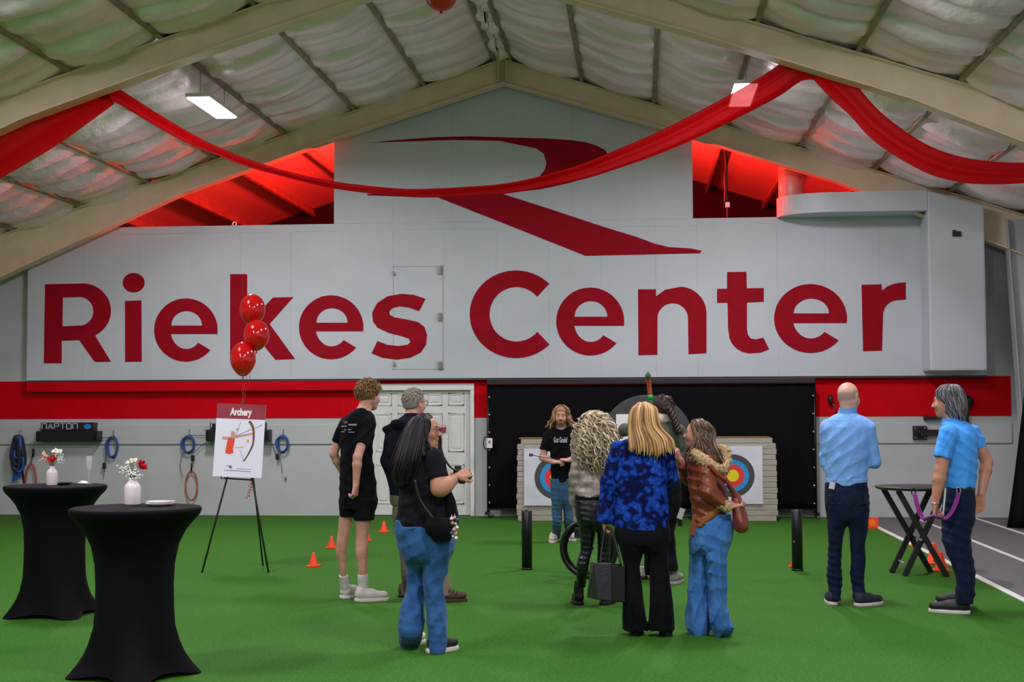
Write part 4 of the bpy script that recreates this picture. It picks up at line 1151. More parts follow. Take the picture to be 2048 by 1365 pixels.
# ================================================================== PEOPLE: engine
class SDF:
    """distance field of blended limbs, meshed with surface nets"""
    def __init__(s): s.pr = []
    def cone(s, a, b, ra, rb, k=0.02, flat=False, op='u', sq=None):
        s.pr.append(('c', np.array(a, float), np.array(b, float), ra, rb, k, flat, op, sq)); return s
    def chain(s, pts, rs, k=0.02, op='u'):
        for i in range(len(pts) - 1): s.cone(pts[i], pts[i + 1], rs[i], rs[i + 1], k, op=op)
        return s
    def ell(s, c, r, R=None, k=0.02, op='u'):
        s.pr.append(('e', np.array(c, float), np.array(r, float), None if R is None else np.array(R, float), 0, k, False, op, None)); return s
    def loft(s, secs, k=0.02, n=2.2, op='u', yaw=0.0):
        S = sorted(secs, key=lambda q: q[2])
        A = np.array(S, float)          # cx cy z rx ry
        if len(A) > 2:
            out = []
            for i in range(len(A) - 1):
                p0, p1, p2, p3 = A[max(i - 1, 0)], A[i], A[i + 1], A[min(i + 2, len(A) - 1)]
                for t in np.linspace(0, 1, 5)[:-1]:
                    q = 0.5 * (2 * p1 + (p2 - p0) * t + (2 * p0 - 5 * p1 + 4 * p2 - p3) * t * t + (3 * p1 - p0 - 3 * p2 + p3) * t ** 3)
                    q[2] = p1[2] + (p2[2] - p1[2]) * t; out.append(q)
            out.append(A[-1]); A = np.array(out)
        s.pr.append(('l', A, n, yaw, 0, k, False, op, None)); return s
    def plane(s, p, nrm, k=0.004):
        """keep the side the normal points away from"""
        s.pr.append(('p', np.array(p, float), np.array(nrm, float), 0, 0, k, False, 'i', None)); return s
    def bounds(s):
        lo = np.full(3, 1e9); hi = -lo
        for q in s.pr:
            if q[7] != 'u': continue
            l, h = s._bb(q); lo = np.minimum(lo, l); hi = np.maximum(hi, h)
        return lo, hi
    def _bb(s, q):
        if q[0] == 'c':
            r = max(q[3], q[4]); return np.minimum(q[1], q[2]) - r, np.maximum(q[1], q[2]) + r
        if q[0] == 'e':
            r = q[2] if q[3] is None else np.full(3, q[2].max()); return q[1] - r, q[1] + r
        if q[0] == 'l':
            A = q[1]; m = np.maximum(A[:, 3], A[:, 4]) if q[3] else None
            rx = A[:, 3] if m is None else m; ry = A[:, 4] if m is None else m
            return np.array([(A[:, 0] - rx).min(), (A[:, 1] - ry).min(), A[0, 2]]), np.array([(A[:, 0] + rx).max(), (A[:, 1] + ry).max(), A[-1, 2]])
        return np.full(3, -1e9), np.full(3, 1e9)
    def _ev(s, q, X, Y, Z):
        if q[0] == 'c':
            a, b, ra, rb = q[1], q[2], q[3], q[4]
            d = b - a; L2 = max(float(d @ d), 1e-9)
            px, py, pz = X - a[0], Y - a[1], Z - a[2]
            if q[8] is not None:    # squash along a direction
                u, sc = np.array(q[8][0], float), q[8][1]
                u = u - d * (u @ d) / L2; u = u / max(np.linalg.norm(u), 1e-6)
                pu = px * u[0] + py * u[1] + pz * u[2]; w = pu * (1 / sc - 1)
                px, py, pz = px + w * u[0], py + w * u[1], pz + w * u[2]
            t = (px * d[0] + py * d[1] + pz * d[2]) / L2; tc = np.clip(t, 0, 1)
            r = ra + (rb - ra) * tc
            if q[6]:
                tl = np.maximum(t, 0)
                dd = np.sqrt((px - tl * d[0]) ** 2 + (py - tl * d[1]) ** 2 + (pz - tl * d[2]) ** 2) - r
                return np.maximum(dd, (t - 1) * math.sqrt(L2))
            return np.sqrt((px - tc * d[0]) ** 2 + (py - tc * d[1]) ** 2 + (pz - tc * d[2]) ** 2) - r
        if q[0] == 'e':
            c, r = q[1], q[2]
            px, py, pz = X - c[0], Y - c[1], Z - c[2]
            if q[3] is not None:
                R = q[3]
                px, py, pz = (R[0, 0] * px + R[1, 0] * py + R[2, 0] * pz, R[0, 1] * px + R[1, 1] * py + R[2, 1] * pz, R[0, 2] * px + R[1, 2] * py + R[2, 2] * pz)
            k0 = np.sqrt((px / r[0]) ** 2 + (py / r[1]) ** 2 + (pz / r[2]) ** 2)
            k1 = np.sqrt((px / r[0] ** 2) ** 2 + (py / r[1] ** 2) ** 2 + (pz / r[2] ** 2) ** 2)
            return k0 * (k0 - 1) / np.maximum(k1, 1e-6)
        if q[0] == 'l':
            A, n, yaw = q[1], q[2], q[3]
            zc = np.clip(Z, A[0, 2], A[-1, 2])
            cx = np.interp(zc, A[:, 2], A[:, 0]); cy = np.interp(zc, A[:, 2], A[:, 1])
            rx = np.interp(zc, A[:, 2], A[:, 3]); ry = np.interp(zc, A[:, 2], A[:, 4])
            dx, dy = X - cx, Y - cy
            if yaw:
                cs, sn = math.cos(yaw), math.sin(yaw); dx, dy = cs * dx + sn * dy, -sn * dx + cs * dy
            qq = (np.abs(dx / rx) ** n + np.abs(dy / ry) ** n) ** (1 / n)
            d = (qq - 1) * np.minimum(rx, ry)
            return np.maximum(d, np.maximum(Z - A[-1, 2], A[0, 2] - Z))
        p, nr = q[1], q[2] / np.linalg.norm(q[2])
        return (X - p[0]) * nr[0] + (Y - p[1]) * nr[1] + (Z - p[2]) * nr[2]
    def mesh(s, vox, lo=None, hi=None, disp=None):
        l, h = s.bounds()
        lo = l - 2.5 * vox if lo is None else np.maximum(lo, l - 2.5 * vox)
        hi = h + 2.5 * vox if hi is None else np.minimum(hi, h + 2.5 * vox)
        dims = np.maximum(np.ceil((hi - lo) / vox).astype(int) + 1, 4)
        ax = [lo[i] + vox * np.arange(dims[i]) for i in range(3)]
        CAP = 0.12
        F = np.full(dims, CAP)
        for q in s.pr:
            k = q[5]
            if q[7] == 'i': l_, h_ = lo, hi
            else:
                l_, h_ = s._bb(q); m = k + 3 * vox + 0.03; l_ = l_ - m; h_ = h_ + m
            i0 = np.clip(np.floor((l_ - lo) / vox).astype(int), 0, dims); i1 = np.clip(np.ceil((h_ - lo) / vox).astype(int) + 1, 0, dims)
            if (i1 <= i0).any(): continue
            sl = tuple(slice(a, b) for a, b in zip(i0, i1))
            X = ax[0][sl[0]][:, None, None]; Y = ax[1][sl[1]][None, :, None]; Z = ax[2][sl[2]][None, None, :]
            d = s._ev(q, X, Y, Z); f = F[sl]
            d = np.broadcast_to(d, f.shape)
            if q[7] == 'u':
                hh = np.maximum(k - np.abs(f - d), 0) / k; F[sl] = np.minimum(f, d) - hh * hh * k * 0.25
            elif q[7] == 's':
                d = -d; hh = np.maximum(k - np.abs(f - d), 0) / k; F[sl] = np.maximum(f, d) + hh * hh * k * 0.25
            else:
                F[sl] = np.maximum(f, d)
        if disp is not None:
            near = np.abs(F) < 0.05
            I = np.nonzero(near)
            F[near] += disp(ax[0][I[0]], ax[1][I[1]], ax[2][I[2]])
        return surface_nets(F, lo, vox)

def surface_nets(F, lo, vox):
    ins = F < 0
    nx, ny, nz = F.shape
    c = [ins[dx:nx - 1 + dx, dy:ny - 1 + dy, dz:nz - 1 + dz] for dx in (0, 1) for dy in (0, 1) for dz in (0, 1)]
    sm = sum(x.astype(np.int8) for x in c)
    act = (sm > 0) & (sm < 8)
    I = np.nonzero(act); n = len(I[0])
    if n == 0: return np.zeros((0, 3)), np.zeros((0, 4), int)
    idx = np.full(act.shape, -1, int); idx[I] = np.arange(n)
    acc = np.zeros((n, 3)); cnt = np.zeros(n)
    corners = [(a, b, d) for a in (0, 1) for b in (0, 1) for d in (0, 1)]
    for (a, b) in [(0, 1), (2, 3), (4, 5), (6, 7), (0, 2), (1, 3), (4, 6), (5, 7), (0, 4), (1, 5), (2, 6), (3, 7)]:
        ca, cb = np.array(corners[a]), np.array(corners[b])
        fa = F[I[0] + ca[0], I[1] + ca[1], I[2] + ca[2]]; fb = F[I[0] + cb[0], I[1] + cb[1], I[2] + cb[2]]
        cr = (fa < 0) != (fb < 0)
        t = np.where(cr, fa / np.where(cr, fa - fb, 1), 0)
        acc[cr] += (ca[None] + (cb - ca)[None] * t[:, None])[cr]; cnt[cr] += 1
    V = lo + vox * (np.stack(I, 1) + acc / cnt[:, None])
    faces = []
    for axis in range(3):
        o1, o2 = [q for q in range(3) if q != axis]
        sl0 = [slice(None)] * 3; sl1 = [slice(None)] * 3
        sl0[axis] = slice(0, -1); sl1[axis] = slice(1, None)
        a = ins[tuple(sl0)]; b = ins[tuple(sl1)]
        E = np.nonzero(a != b); E = np.stack(E, 1)
        ok = (E[:, o1] > 0) & (E[:, o2] > 0) & (E[:, o1] < F.shape[o1] - 1) & (E[:, o2] < F.shape[o2] - 1)
        E = E[ok]
        flip = ins[tuple(E.T)]
        q = []
        for (d1, d2) in ((-1, -1), (0, -1), (0, 0), (-1, 0)):
            P = E.copy(); P[:, o1] += d1; P[:, o2] += d2; q.append(idx[P[:, 0], P[:, 1], P[:, 2]])
        Q = np.stack(q, 1)
        if axis == 1: flip = ~flip
        Q[~flip] = Q[~flip][:, ::-1]
        faces.append(Q)
    Q = np.concatenate(faces); Q = Q[(Q >= 0).all(1)]
    return V, Q

def np_obj(name, parts, mats, parent=None, paint=None, smooth_it=0):
    """parts: list of (V, Q, material index)"""
    Vs, Qs, Ms = [], [], []; b = 0
    for V, Q, mi in parts:
        Vs.append(V); Qs.append(Q + b); Ms.append(np.full(len(Q), mi)); b += len(V)
    V = np.concatenate(Vs); Q = np.concatenate(Qs); Mi = np.concatenate(Ms)
    if smooth_it:
        for _ in range(smooth_it):
            acc = np.zeros_like(V); cn = np.zeros(len(V))
            for a, c in ((0, 1), (1, 2), (2, 3), (3, 0)):
                np.add.at(acc, Q[:, a], V[Q[:, c]]); np.add.at(cn, Q[:, a], 1)
                np.add.at(acc, Q[:, c], V[Q[:, a]]); np.add.at(cn, Q[:, c], 1)
            V = V * 0.5 + 0.5 * acc / np.maximum(cn, 1)[:, None]
    if paint:
        C = V[Q].mean(1)
        for (cc, rr, R, mi) in paint:
            d = (C - np.array(cc)) @ (np.array(R) if R is not None else np.eye(3))
            Mi[((d / np.array(rr)) ** 2).sum(1) < 1] = mi
    me = bpy.data.meshes.new(name)
    me.vertices.add(len(V)); me.vertices.foreach_set('co', V.ravel())
    me.loops.add(Q.size); me.loops.foreach_set('vertex_index', Q.ravel().astype(np.int32))
    me.polygons.add(len(Q)); me.polygons.foreach_set('loop_start', np.arange(0, Q.size, 4, dtype=np.int32))
    me.polygons.foreach_set('use_smooth', np.ones(len(Q), bool)); me.polygons.foreach_set('material_index', Mi.astype(np.int32))
    me.update(); me.validate()
    for m_ in (mats if isinstance(mats, (list, tuple)) else [mats]): me.materials.append(m_)
    o = bpy.data.objects.new(name, me); COL.objects.link(o)
    if parent is not None: o.parent = parent
    return o

def wrinkle(amp, fx=36, fz=30, seed=0, lump=0.0):
    r = np.random.default_rng(seed); ph = r.random(8) * 6.28
    def fn(x, y, z):
        w = np.sin(fz * z + 9 * x + 1.8 * np.sin(7 * x + ph[0] + 5 * z) + ph[1]) * np.sin(fx * 0.35 * x - 6 * y + ph[2])
        w += 0.6 * np.sin(fz * 1.7 * z - 14 * x + 2 * np.sin(9 * y + ph[3]) + ph[4]) * np.sin(8 * y + 11 * x + ph[5])
        if lump: w += 0.7 * lump / amp * np.sin(11 * x + ph[6]) * np.sin(9 * z + ph[7])
        return amp * 0.6 * w
    return fn

def folds(waves, base=None, seed=0):
    r = np.random.default_rng(seed + 50); ph = r.random((len(waves), 4)) * 6.28
    def fn(x, y, z):
        w = base(x, y, z) if base else 0.0
        for (kx, ky, kz, am), p in zip(waves, ph):
            t = kx * x + ky * y + kz * z + 1.6 * np.sin(6 * z + 5 * x + p[0]) + 0.8 * np.sin(11 * x - 7 * z + 6 * y + p[1])
            w = w + am * (np.abs(np.sin(t * 0.5 + p[2])) ** 0.8 - 0.55) * (0.45 + 0.55 * np.sin(5 * z + 7 * x + 4 * y + p[3]))
        return w
    return fn

SK = {'light': mat('skin light', '#cf9c8b', 0.5, c2='#c38d7c', nscale=14, spec=0.35), 'pale': mat('skin pale', '#d8b19d', 0.5, c2='#c99c88', nscale=14, spec=0.35),
      'tan': mat('skin tan', '#c08a72', 0.5, c2='#b37c65', nscale=14, spec=0.35)}
LIP = mat('lips', '#a8605a', 0.45); EYEW = mat('eye white', '#d8d4ce', 0.3); EYED = mat('eye dark', '#221812', 0.25); BROW = mat('brow', '#4a3526', 0.8)

class Fig:
    def __init__(s, label, px, py, skin='light', group=None):
        O = on_floor(px, py); s.O = O
        e2 = Vector((O.x - CAM.x, O.y - CAM.y, 0)).normalized(); s.e2 = e2; s.e1 = Vector((e2.y, -e2.x, 0))
        s.rz = math.atan2(s.e1.y, s.e1.x)
        s.root = empty('person', (O.x, O.y, 0), s.rz); tag(s.root, label, 'person', group)
        s.skin = SK[skin]; s.body = SDF(); s.fine = []; s.extra = []; s.paint = []
        a = project(O + s.e1 * 0.1); b = project(O); s.s = (a[0] - b[0]) * 10
    def P(s, px, py, d=0.0):
        Q = on_plane(px, py, s.O + s.e2 * d, s.e2); r = Q - s.O
        return np.array((r.dot(s.e1), d, Q.z))
    def FP(s, px, py):
        Q = on_floor(px, py); r = Q - s.O
        return np.array((r.dot(s.e1), r.dot(s.e2), 0.0))
    def secs(s, L, dr=None, d=0.0, k=1.0):
        out = []
        for q in L:
            py, xl, xr = q[:3]; r = q[3] if len(q) > 3 and q[3] else dr; dc = q[4] if len(q) > 4 else d
            c = s.P((xl + xr) / 2, py, dc); hw = (xr - xl) / 2 / s.s
            out.append((c[0], c[1], c[2], hw * k, (r if r else hw) * k))
        return out
    def hsecs(s, L, dr=None, d=0.0):
        S = sorted(s.secs(L, dr, d), key=lambda q: q[2]); q = S[0]; s.hip = S
        return [(q[0], q[1], q[2] - 0.06, q[3] * 0.35, q[4] * 0.45), (q[0], q[1], q[2] - 0.04, q[3] * 0.66, q[4] * 0.72), (q[0], q[1], q[2] - 0.018, q[3] * 0.9, q[4] * 0.92)] + S
    def world(s, p): return s.O + s.e1 * p[0] + s.e2 * p[1] + Vector((0, 0, p[2]))
    def garment(s, name, sdf, m_, vox=0.008, disp=None, sm=1, parent=None, paint=None):
        V, Q = sdf.mesh(vox, disp=disp)
        return np_obj(name, [(V, Q, 0)], m_, parent or s.root, smooth_it=sm, paint=paint)
    # ---- head
    def head(s, c, H, yaw, pitch=0.0, roll=0.0, neck=None, nr=0.055, face=True, mouth_open=0.0, ears=True, wide=1.0):
        """c: centre of the head; yaw 0 looks away from the viewer, 90 to the right, 180 at the viewer"""
        y = math.radians(yaw)
        F = Vector((math.sin(y), math.cos(y), 0)); Rt = Vector((math.cos(y), -math.sin(y), 0)); U = Vector((0, 0, 1))
        B = Matrix((Rt, F, U)).transposed()
        B = B @ Matrix.Rotation(math.radians(pitch), 3, 'X') @ Matrix.Rotation(math.radians(roll), 3, 'Y')
        Bn = np.array(B); c = np.array(c); s.hB = Bn; s.hc = c; s.hH = H
        q = lambda x, y_, z: c + Bn @ (np.array((x * wide, y_, z - 0.5)) * H)
        s.hq = q
        b = s.body
        e = lambda x, y_, z, r, k=0.02, op='u': b.ell(q(x, y_, z), np.array((r[0] * wide, r[1], r[2])) * H, Bn, k, op)
        n0 = len(b.pr)
        e(0, -0.06, 0.63, (0.325, 0.40, 0.365)); e(0, 0.09, 0.42, (0.265, 0.285, 0.40), 0.03)
        e(0, 0.20, 0.11, (0.15, 0.14, 0.11), 0.03)
        for sx in (-1, 1): b.cone(q(sx * 0.21, 0.02, 0.30), q(sx * 0.07, 0.23, 0.10), 0.10 * H, 0.08 * H, 0.03)
        if neck is not None:
            b.cone(q(0, -0.08, 0.28), neck, nr * 0.96, nr * 1.08, 0.025)
        if face:
            for sx in (-1, 1): e(sx * 0.135, 0.42, 0.52, (0.075, 0.075, 0.055), 0.02, 's')
            b.cone(q(-0.15, 0.325, 0.595), q(0.15, 0.325, 0.595), 0.045 * H, 0.045 * H, 0.015)
            b.cone(q(0, 0.36, 0.54), q(0, 0.455, 0.375), 0.032 * H, 0.052 * H, 0.010)
            for sx in (-1, 1): e(sx * 0.05, 0.40, 0.36, (0.04, 0.05, 0.035), 0.01)
            e(0, 0.365, 0.245, (0.105, 0.045, 0.03), 0.01); e(0, 0.36, 0.20, (0.085, 0.045, 0.03), 0.01)
            for sx in (-1, 1): e(sx * 0.18, 0.27, 0.37, (0.09, 0.08, 0.10), 0.03)
            s.paint.append((q(0, 0.395, 0.222), np.array((0.10, 0.05, 0.05)) * H, Bn, 1))
            for sx in (-1, 1):
                s.paint.append((q(sx * 0.14, 0.37, 0.625), np.array((0.10, 0.06, 0.022)) * H, Bn, 4))
                mb = MB(); mb.ball(q(sx * 0.135, 0.318, 0.515), 0.046 * H, 10, 8); s.extra.append((np.array(mb.v), np.array(mb.f), 2))
                mb = MB(); mb.ball(q(sx * 0.135, 0.345, 0.515), 0.028 * H, 8, 6); s.extra.append((np.array(mb.v), np.array(mb.f), 3))
            if mouth_open:
                e(0, 0.40, 0.215, (0.06, 0.06, 0.03 * mouth_open), 0.006, 's')
        if ears:
            for sx in (-1, 1):
                e(sx * 0.335, -0.02, 0.47, (0.035, 0.085, 0.135), 0.012); e(sx * 0.365, 0.0, 0.48, (0.03, 0.045, 0.08), 0.008, 's')
        s.fine.append((c - 0.62 * H, c + 0.62 * H, 0.0048))
    # ---- hand
    def hand(s, w, dirv, palm, thumb=1, curl=0.5, size=1.0, spread=1.0):
        w = np.array(w, float); d = np.array(dirv, float); d /= np.linalg.norm(d); p = np.array(palm, float); p -= d * (p @ d); p /= np.linalg.norm(p)
        x = np.cross(d, p) * thumb; b = s.body
        lo = w.copy(); hi = w.copy()
        for i, (off, ln) in enumerate(((0.031, 0.070), (0.0105, 0.078), (-0.0105, 0.072), (-0.030, 0.056))):
            kn = w + (d * (0.088 - 0.004 * abs(i - 1)) + x * off * spread) * size
            b.cone(w + x * off * 0.5 * size + d * 0.012 * size, kn, 0.0155 * size, 0.0125 * size, 0.012)
            cur = kn; ang = curl * 0.5
            for j, fr in enumerate((0.46, 0.30, 0.24)):
                dd = d * math.cos(ang) + p * math.sin(ang) + x * off * 0.6 * (spread - 0.8)
                nx_ = cur + dd * ln * fr * size
                b.cone(cur, nx_, (0.0098 - 0.0009 * j) * size, (0.0090 - 0.0009 * j) * size, 0.004)
                lo = np.minimum(lo, nx_); hi = np.maximum(hi, nx_)
                cur = nx_; ang += curl * 0.75
        t0 = w + (d * 0.022 + x * 0.02) * size; t1 = t0 + (d * 0.034 + x * 0.026 + p * 0.012) * size; t2 = t1 + (d * 0.026 + x * 0.010 + p * 0.012 * (0.5 + curl)) * size; t3 = t2 + (d * 0.022 - x * 0.004 * curl + p * 0.008 * curl) * size
        b.chain([t0, t1, t2, t3], [0.0165 * size, 0.0125 * size, 0.0105 * size, 0.009 * size], 0.008)
        lo = np.minimum(lo, np.minimum(t2, t3)); hi = np.maximum(hi, np.maximum(t2, t3))
        s.fine.append((np.minimum(lo, w) - 0.03, np.maximum(hi, w) + 0.03, 0.0042))
        s.hands = getattr(s, 'hands', []) + [w + d * 0.09 * size + p * 0.02]
    def arm(s, sh, el, wr, r=(0.05, 0.042, 0.037, 0.027)):
        sh, el, wr = (np.array(q, float) for q in (sh, el, wr))
        s.body.cone(sh, el, r[0], r[1], 0.02); m = el + (wr - el) * 0.28
        s.body.cone(el, m, r[1] * 0.95, r[2] * 1.08, 0.02); s.body.cone(m, wr, r[2] * 1.08, r[3], 0.02)
    def tleg(s, sdf, secs, k):
        hip = sorted(s.hip, key=lambda q: q[2]); zl = hip[0][2]
        low = [q for q in secs if q[2] < zl - 0.015]; top = sorted(low, key=lambda q: -q[2])[0]
        up = []
        for (x, y, z, rx, ry) in hip:
            off = top[0] - x
            if abs(off) > 0.2 * rx:
                sg = 1 if off > 0 else -1; o_, i_ = x + sg * rx, x - sg * 0.14 * rx
                up.append(((o_ + i_) / 2, y + 0.3 * (top[1] - y), z, abs(o_ - i_) / 2, ry * 0.97))
            else:
                up.append((x, y + (0.33 if top[1] > y else -0.33) * ry, z, rx * 0.99, ry * 0.68))
        S = low + up
        sdf.loft(S, k); S = sorted(S, key=lambda q: -q[2])
        pts = [np.array(q[:3]) for q in S]; rs = [0.5 * min(q[3], q[4]) for q in S]
        pts[0] = pts[0] - np.array((0, 0, 0.03)); pts[-1] = pts[-1] + np.array((0, 0, 0.01)); rs[-1] = 0.02; rs[-2] = min(rs[-2], 0.035)
        s.body.chain(pts, rs, 0.02)
    def finish(s, vox=0.009, mats=None):
        parts = []
        V, Q = s.body.mesh(vox)
        C = V[Q].mean(1); keep = np.ones(len(Q), bool)
        for lo, hi, vx in s.fine:
            ins = ((C > lo + vox * 0.8) & (C < hi - vox * 0.8)).all(1); keep &= ~ins
        parts.append((V, Q[keep], 0))
        for lo, hi, vx in s.fine:
            v, q = s.body.mesh(vx, lo, hi)
            if len(q): parts.append((v, q, 0))
        for (v, q, mi) in s.extra: parts.append((v, q, mi))
        s.extra_start = sum(len(p[1]) for p in parts) - sum(len(e[1]) for e in s.extra)
        # paint only skin faces, eyes keep their colour
        ms = [s.skin, LIP, EYEW, EYED, BROW] + (mats or [])
        o = np_obj('body', parts, ms, s.root)
        if s.paint:
            me = o.data; n = len(me.polygons); mi = np.zeros(n, np.int32); me.polygons.foreach_get('material_index', mi)
            co = np.zeros(len(me.vertices) * 3); me.vertices.foreach_get('co', co); co = co.reshape(-1, 3)
            lv = np.zeros(len(me.loops), np.int32); me.loops.foreach_get('vertex_index', lv)
            C = co[lv.reshape(-1, 4)].mean(1)
            for (cc, rr, R, m_) in s.paint:
                dd = (C - np.array(cc)) @ np.array(R); hit = ((dd / np.array(rr)) ** 2).sum(1) < 1
                mi[hit & (mi != 2) & (mi != 3)] = m_
            me.polygons.foreach_set('material_index', mi); me.update()
        return o
    # ---- shoe
    def shoe(s, heel, ang, L=0.28, m_=None, sole=None, W=0.10, sole_h=0.03, top=0.10, heel_h=0.0, name='shoe', toe=0.03):
        a = math.radians(ang); d = np.array((math.cos(a), math.sin(a), 0)); x = np.array((-d[1], d[0], 0)); h = np.array(heel, float); z = np.array((0, 0, 1.0))
        sd = SDF(); b0 = sole_h + heel_h
        sd.cone(h + d * 0.045 + z * (b0 + 0.03), h + d * (L * 0.45) + z * (b0 * 0.7 + sole_h * 0.3 + 0.03), W * 0.40, W * 0.44, 0.02)
        sd.cone(h + d * (L * 0.45) + z * (b0 * 0.6 + sole_h * 0.4 + 0.025), h + d * (L - W * 0.42) + z * (sole_h + toe - 0.004), W * 0.44, W * 0.38, 0.03, sq=(z, 0.8))
        sd.cone(h + d * 0.05 + z * (b0 + 0.03), h + d * 0.055 + z * (b0 + top), W * 0.39, W * 0.37, 0.02, flat=True)
        sd.cone(h + d * 0.06 + z * (b0 + top * 0.55), h + d * (L * 0.55) + z * (sole_h + 0.035), W * 0.36, W * 0.3, 0.03)
        sd.plane(h + z * (sole_h * 0.8), -z)
        o = s.garment(name, sd, m_, 0.0065, sm=1)
        out = []
        for k in range(28):
            t = 2 * math.pi * k / 28
            u = 0.5 - 0.5 * math.cos(t); wd = W * 0.5 * (0.80 + 0.28 * math.sin(math.pi * min(u * 0.9 + 0.18, 1)) ) * (abs(math.sin(t)) ** 0.55) * (1 if math.sin(t) >= 0 else -1)
            out.append((u * (L + 0.004) - 0.002, wd))
        mb = MB(); n = 28
        def pt(u, w_, zz): return h + d * u + x * w_ + z * zz
        lift = lambda u: heel_h * max(0.0, 1 - u / (L * 0.6)) ** 0.8 if heel_h else 0.0
        rows = [[pt(u * sc_ + (1 - sc_) * L / 2, w_ * sc_, z_ + lift(u) ) for u, w_ in out + out[:1]] for sc_, z_ in ((0.97, 0.0), (1.0, 0.006), (1.0, sole_h - 0.004), (0.97, sole_h + 0.002))]
        mb.grid(rows); b = len(mb.v)
        mb.add(rows[0][:-1], [tuple(range(n))]); mb.add(rows[-1][:-1], [tuple(range(n))])
        if heel_h:
            mb.box(h + d * 0.035 + z * (heel_h / 2 + 0.002), (W * 0.55, W * 0.55, heel_h + 0.004), Matrix.Rotation(a, 3, 'Z'), taper=(1.15, 1.15))
        mb.build('sole', sole, o)
        return o
    # ---- hair made of locks
    def locks(s, mats, n, r=0.008, phi=(-100, 100), z_end=None, length=None, out=1.06, flare=0.0, curl=0.0, curl_f=40, th0=(4, 40), drop_y=None, seed=0, name='hair', cap=None, back=0.0, sway=0.01, jitter=1.0, swell=None, root_ramp=4):
        rnd = random.Random(seed); B = s.hB; c = s.hc; H = s.hH
        mb = MB()
        skull = np.array((0.335, 0.41, 0.375)) * H * out
        oc = c + B @ (np.array((0, -0.06, 0.13)) * H)
        for i in range(n):
            f = (i + rnd.random() * 0.8) / n
            ph = math.radians(phi[0] + (phi[1] - phi[0]) * f)
            lay = 1.0 + 0.05 * (rnd.random() - 0.3)
            pts = []; rs = []
            t0 = math.radians(th0[0] + (th0[1] - th0[0]) * rnd.random() ** 1.5)
            dl = np.array((math.sin(ph), -math.cos(ph), 0))
            t1 = math.radians(96)
            for k in range(7):
                t = t0 + (t1 - t0) * k / 6
                lp = np.array((dl[0] * math.sin(t), dl[1] * math.sin(t), math.cos(t))) * skull * lay
                pts.append(oc + B @ lp)
            dw = B @ dl; dw[2] = 0; dw /= max(np.linalg.norm(dw), 1e-6)
            ze = (z_end if z_end is not None else pts[-1][2] - length) + rnd.gauss(0, 0.018) * jitter
            p0 = pts[-1]; nn = 12
            fl = flare * (0.6 + 0.6 * rnd.random()); sw = rnd.gauss(0, sway)
            for k in range(1, nn + 1):
                u = k / nn
                sw_ = swell(u) if swell else 0.0
                q = p0 + dw * (fl * u ** 1.3 + sw_ * (0.7 + 0.5 * rnd.random())) + np.array((sw * u, -back * u, 0))
                q[2] = p0[2] + (ze - p0[2]) * u
                pts.append(q)
            phs = rnd.random() * 6.28; ff = curl_f * (0.8 + 0.4 * rnd.random()); cr = curl * (0.6 + 0.8 * rnd.random())
            acc = 0.0; out_p = []
            for k, q in enumerate(pts):
                if k: acc += float(np.linalg.norm(pts[k] - pts[k - 1]))
                g = min(1.0, k / root_ramp)
                if curl: q = q + g * cr * np.array((math.cos(ff * acc + phs), math.sin(ff * acc + phs), 0.4 * math.sin(ff * acc * 1.3 + phs)))
                out_p.append(tuple(q))
            if curl: out_p = catmull(out_p, 3)
            N = len(out_p); rr = r * (0.7 + 0.6 * rnd.random())
            rs = [rr * (0.5 + 0.5 * min(1, k / (0.15 * N))) * (1.0 if k < 0.6 * N else 1.0 - 0.75 * (k - 0.6 * N) / (0.4 * N)) for k in range(N)]
            mb.tube(out_p, rs, 5 if curl else 6, mi=rnd.randrange(len(mats)))
        return mb.build(name, mats, s.root, fix=False)
    def hair_cap(s, mats, out=1.04, cut=0.16, tilt=0.6, low=0.18, name='hair_cap', extra=None, disp=None, vox=0.006, parent=None, dz=0.0):
        B = s.hB; H = s.hH; sd = SDF()
        sd.ell(s.hq(0, -0.06, 0.63 + dz), np.array((0.335, 0.41, 0.375)) * H * out, B, 0.02)
        sd.ell(s.hq(0, -0.20, 0.40), np.array((0.27, 0.20, 0.26)) * H * out, B, 0.04)
        if extra: extra(sd)
        n_ = B @ np.array((0, 1.0, -tilt)); sd.plane(s.hq(0, cut, 0.5), n_)
        n2 = B @ np.array((0, 0.25, -1.0)); sd.plane(s.hq(0, -0.1, low), n2)
        V, Q = sd.mesh(vox, disp=disp)
        return np_obj(name, [(V, Q, 0)], mats, parent or s.root, smooth_it=1)
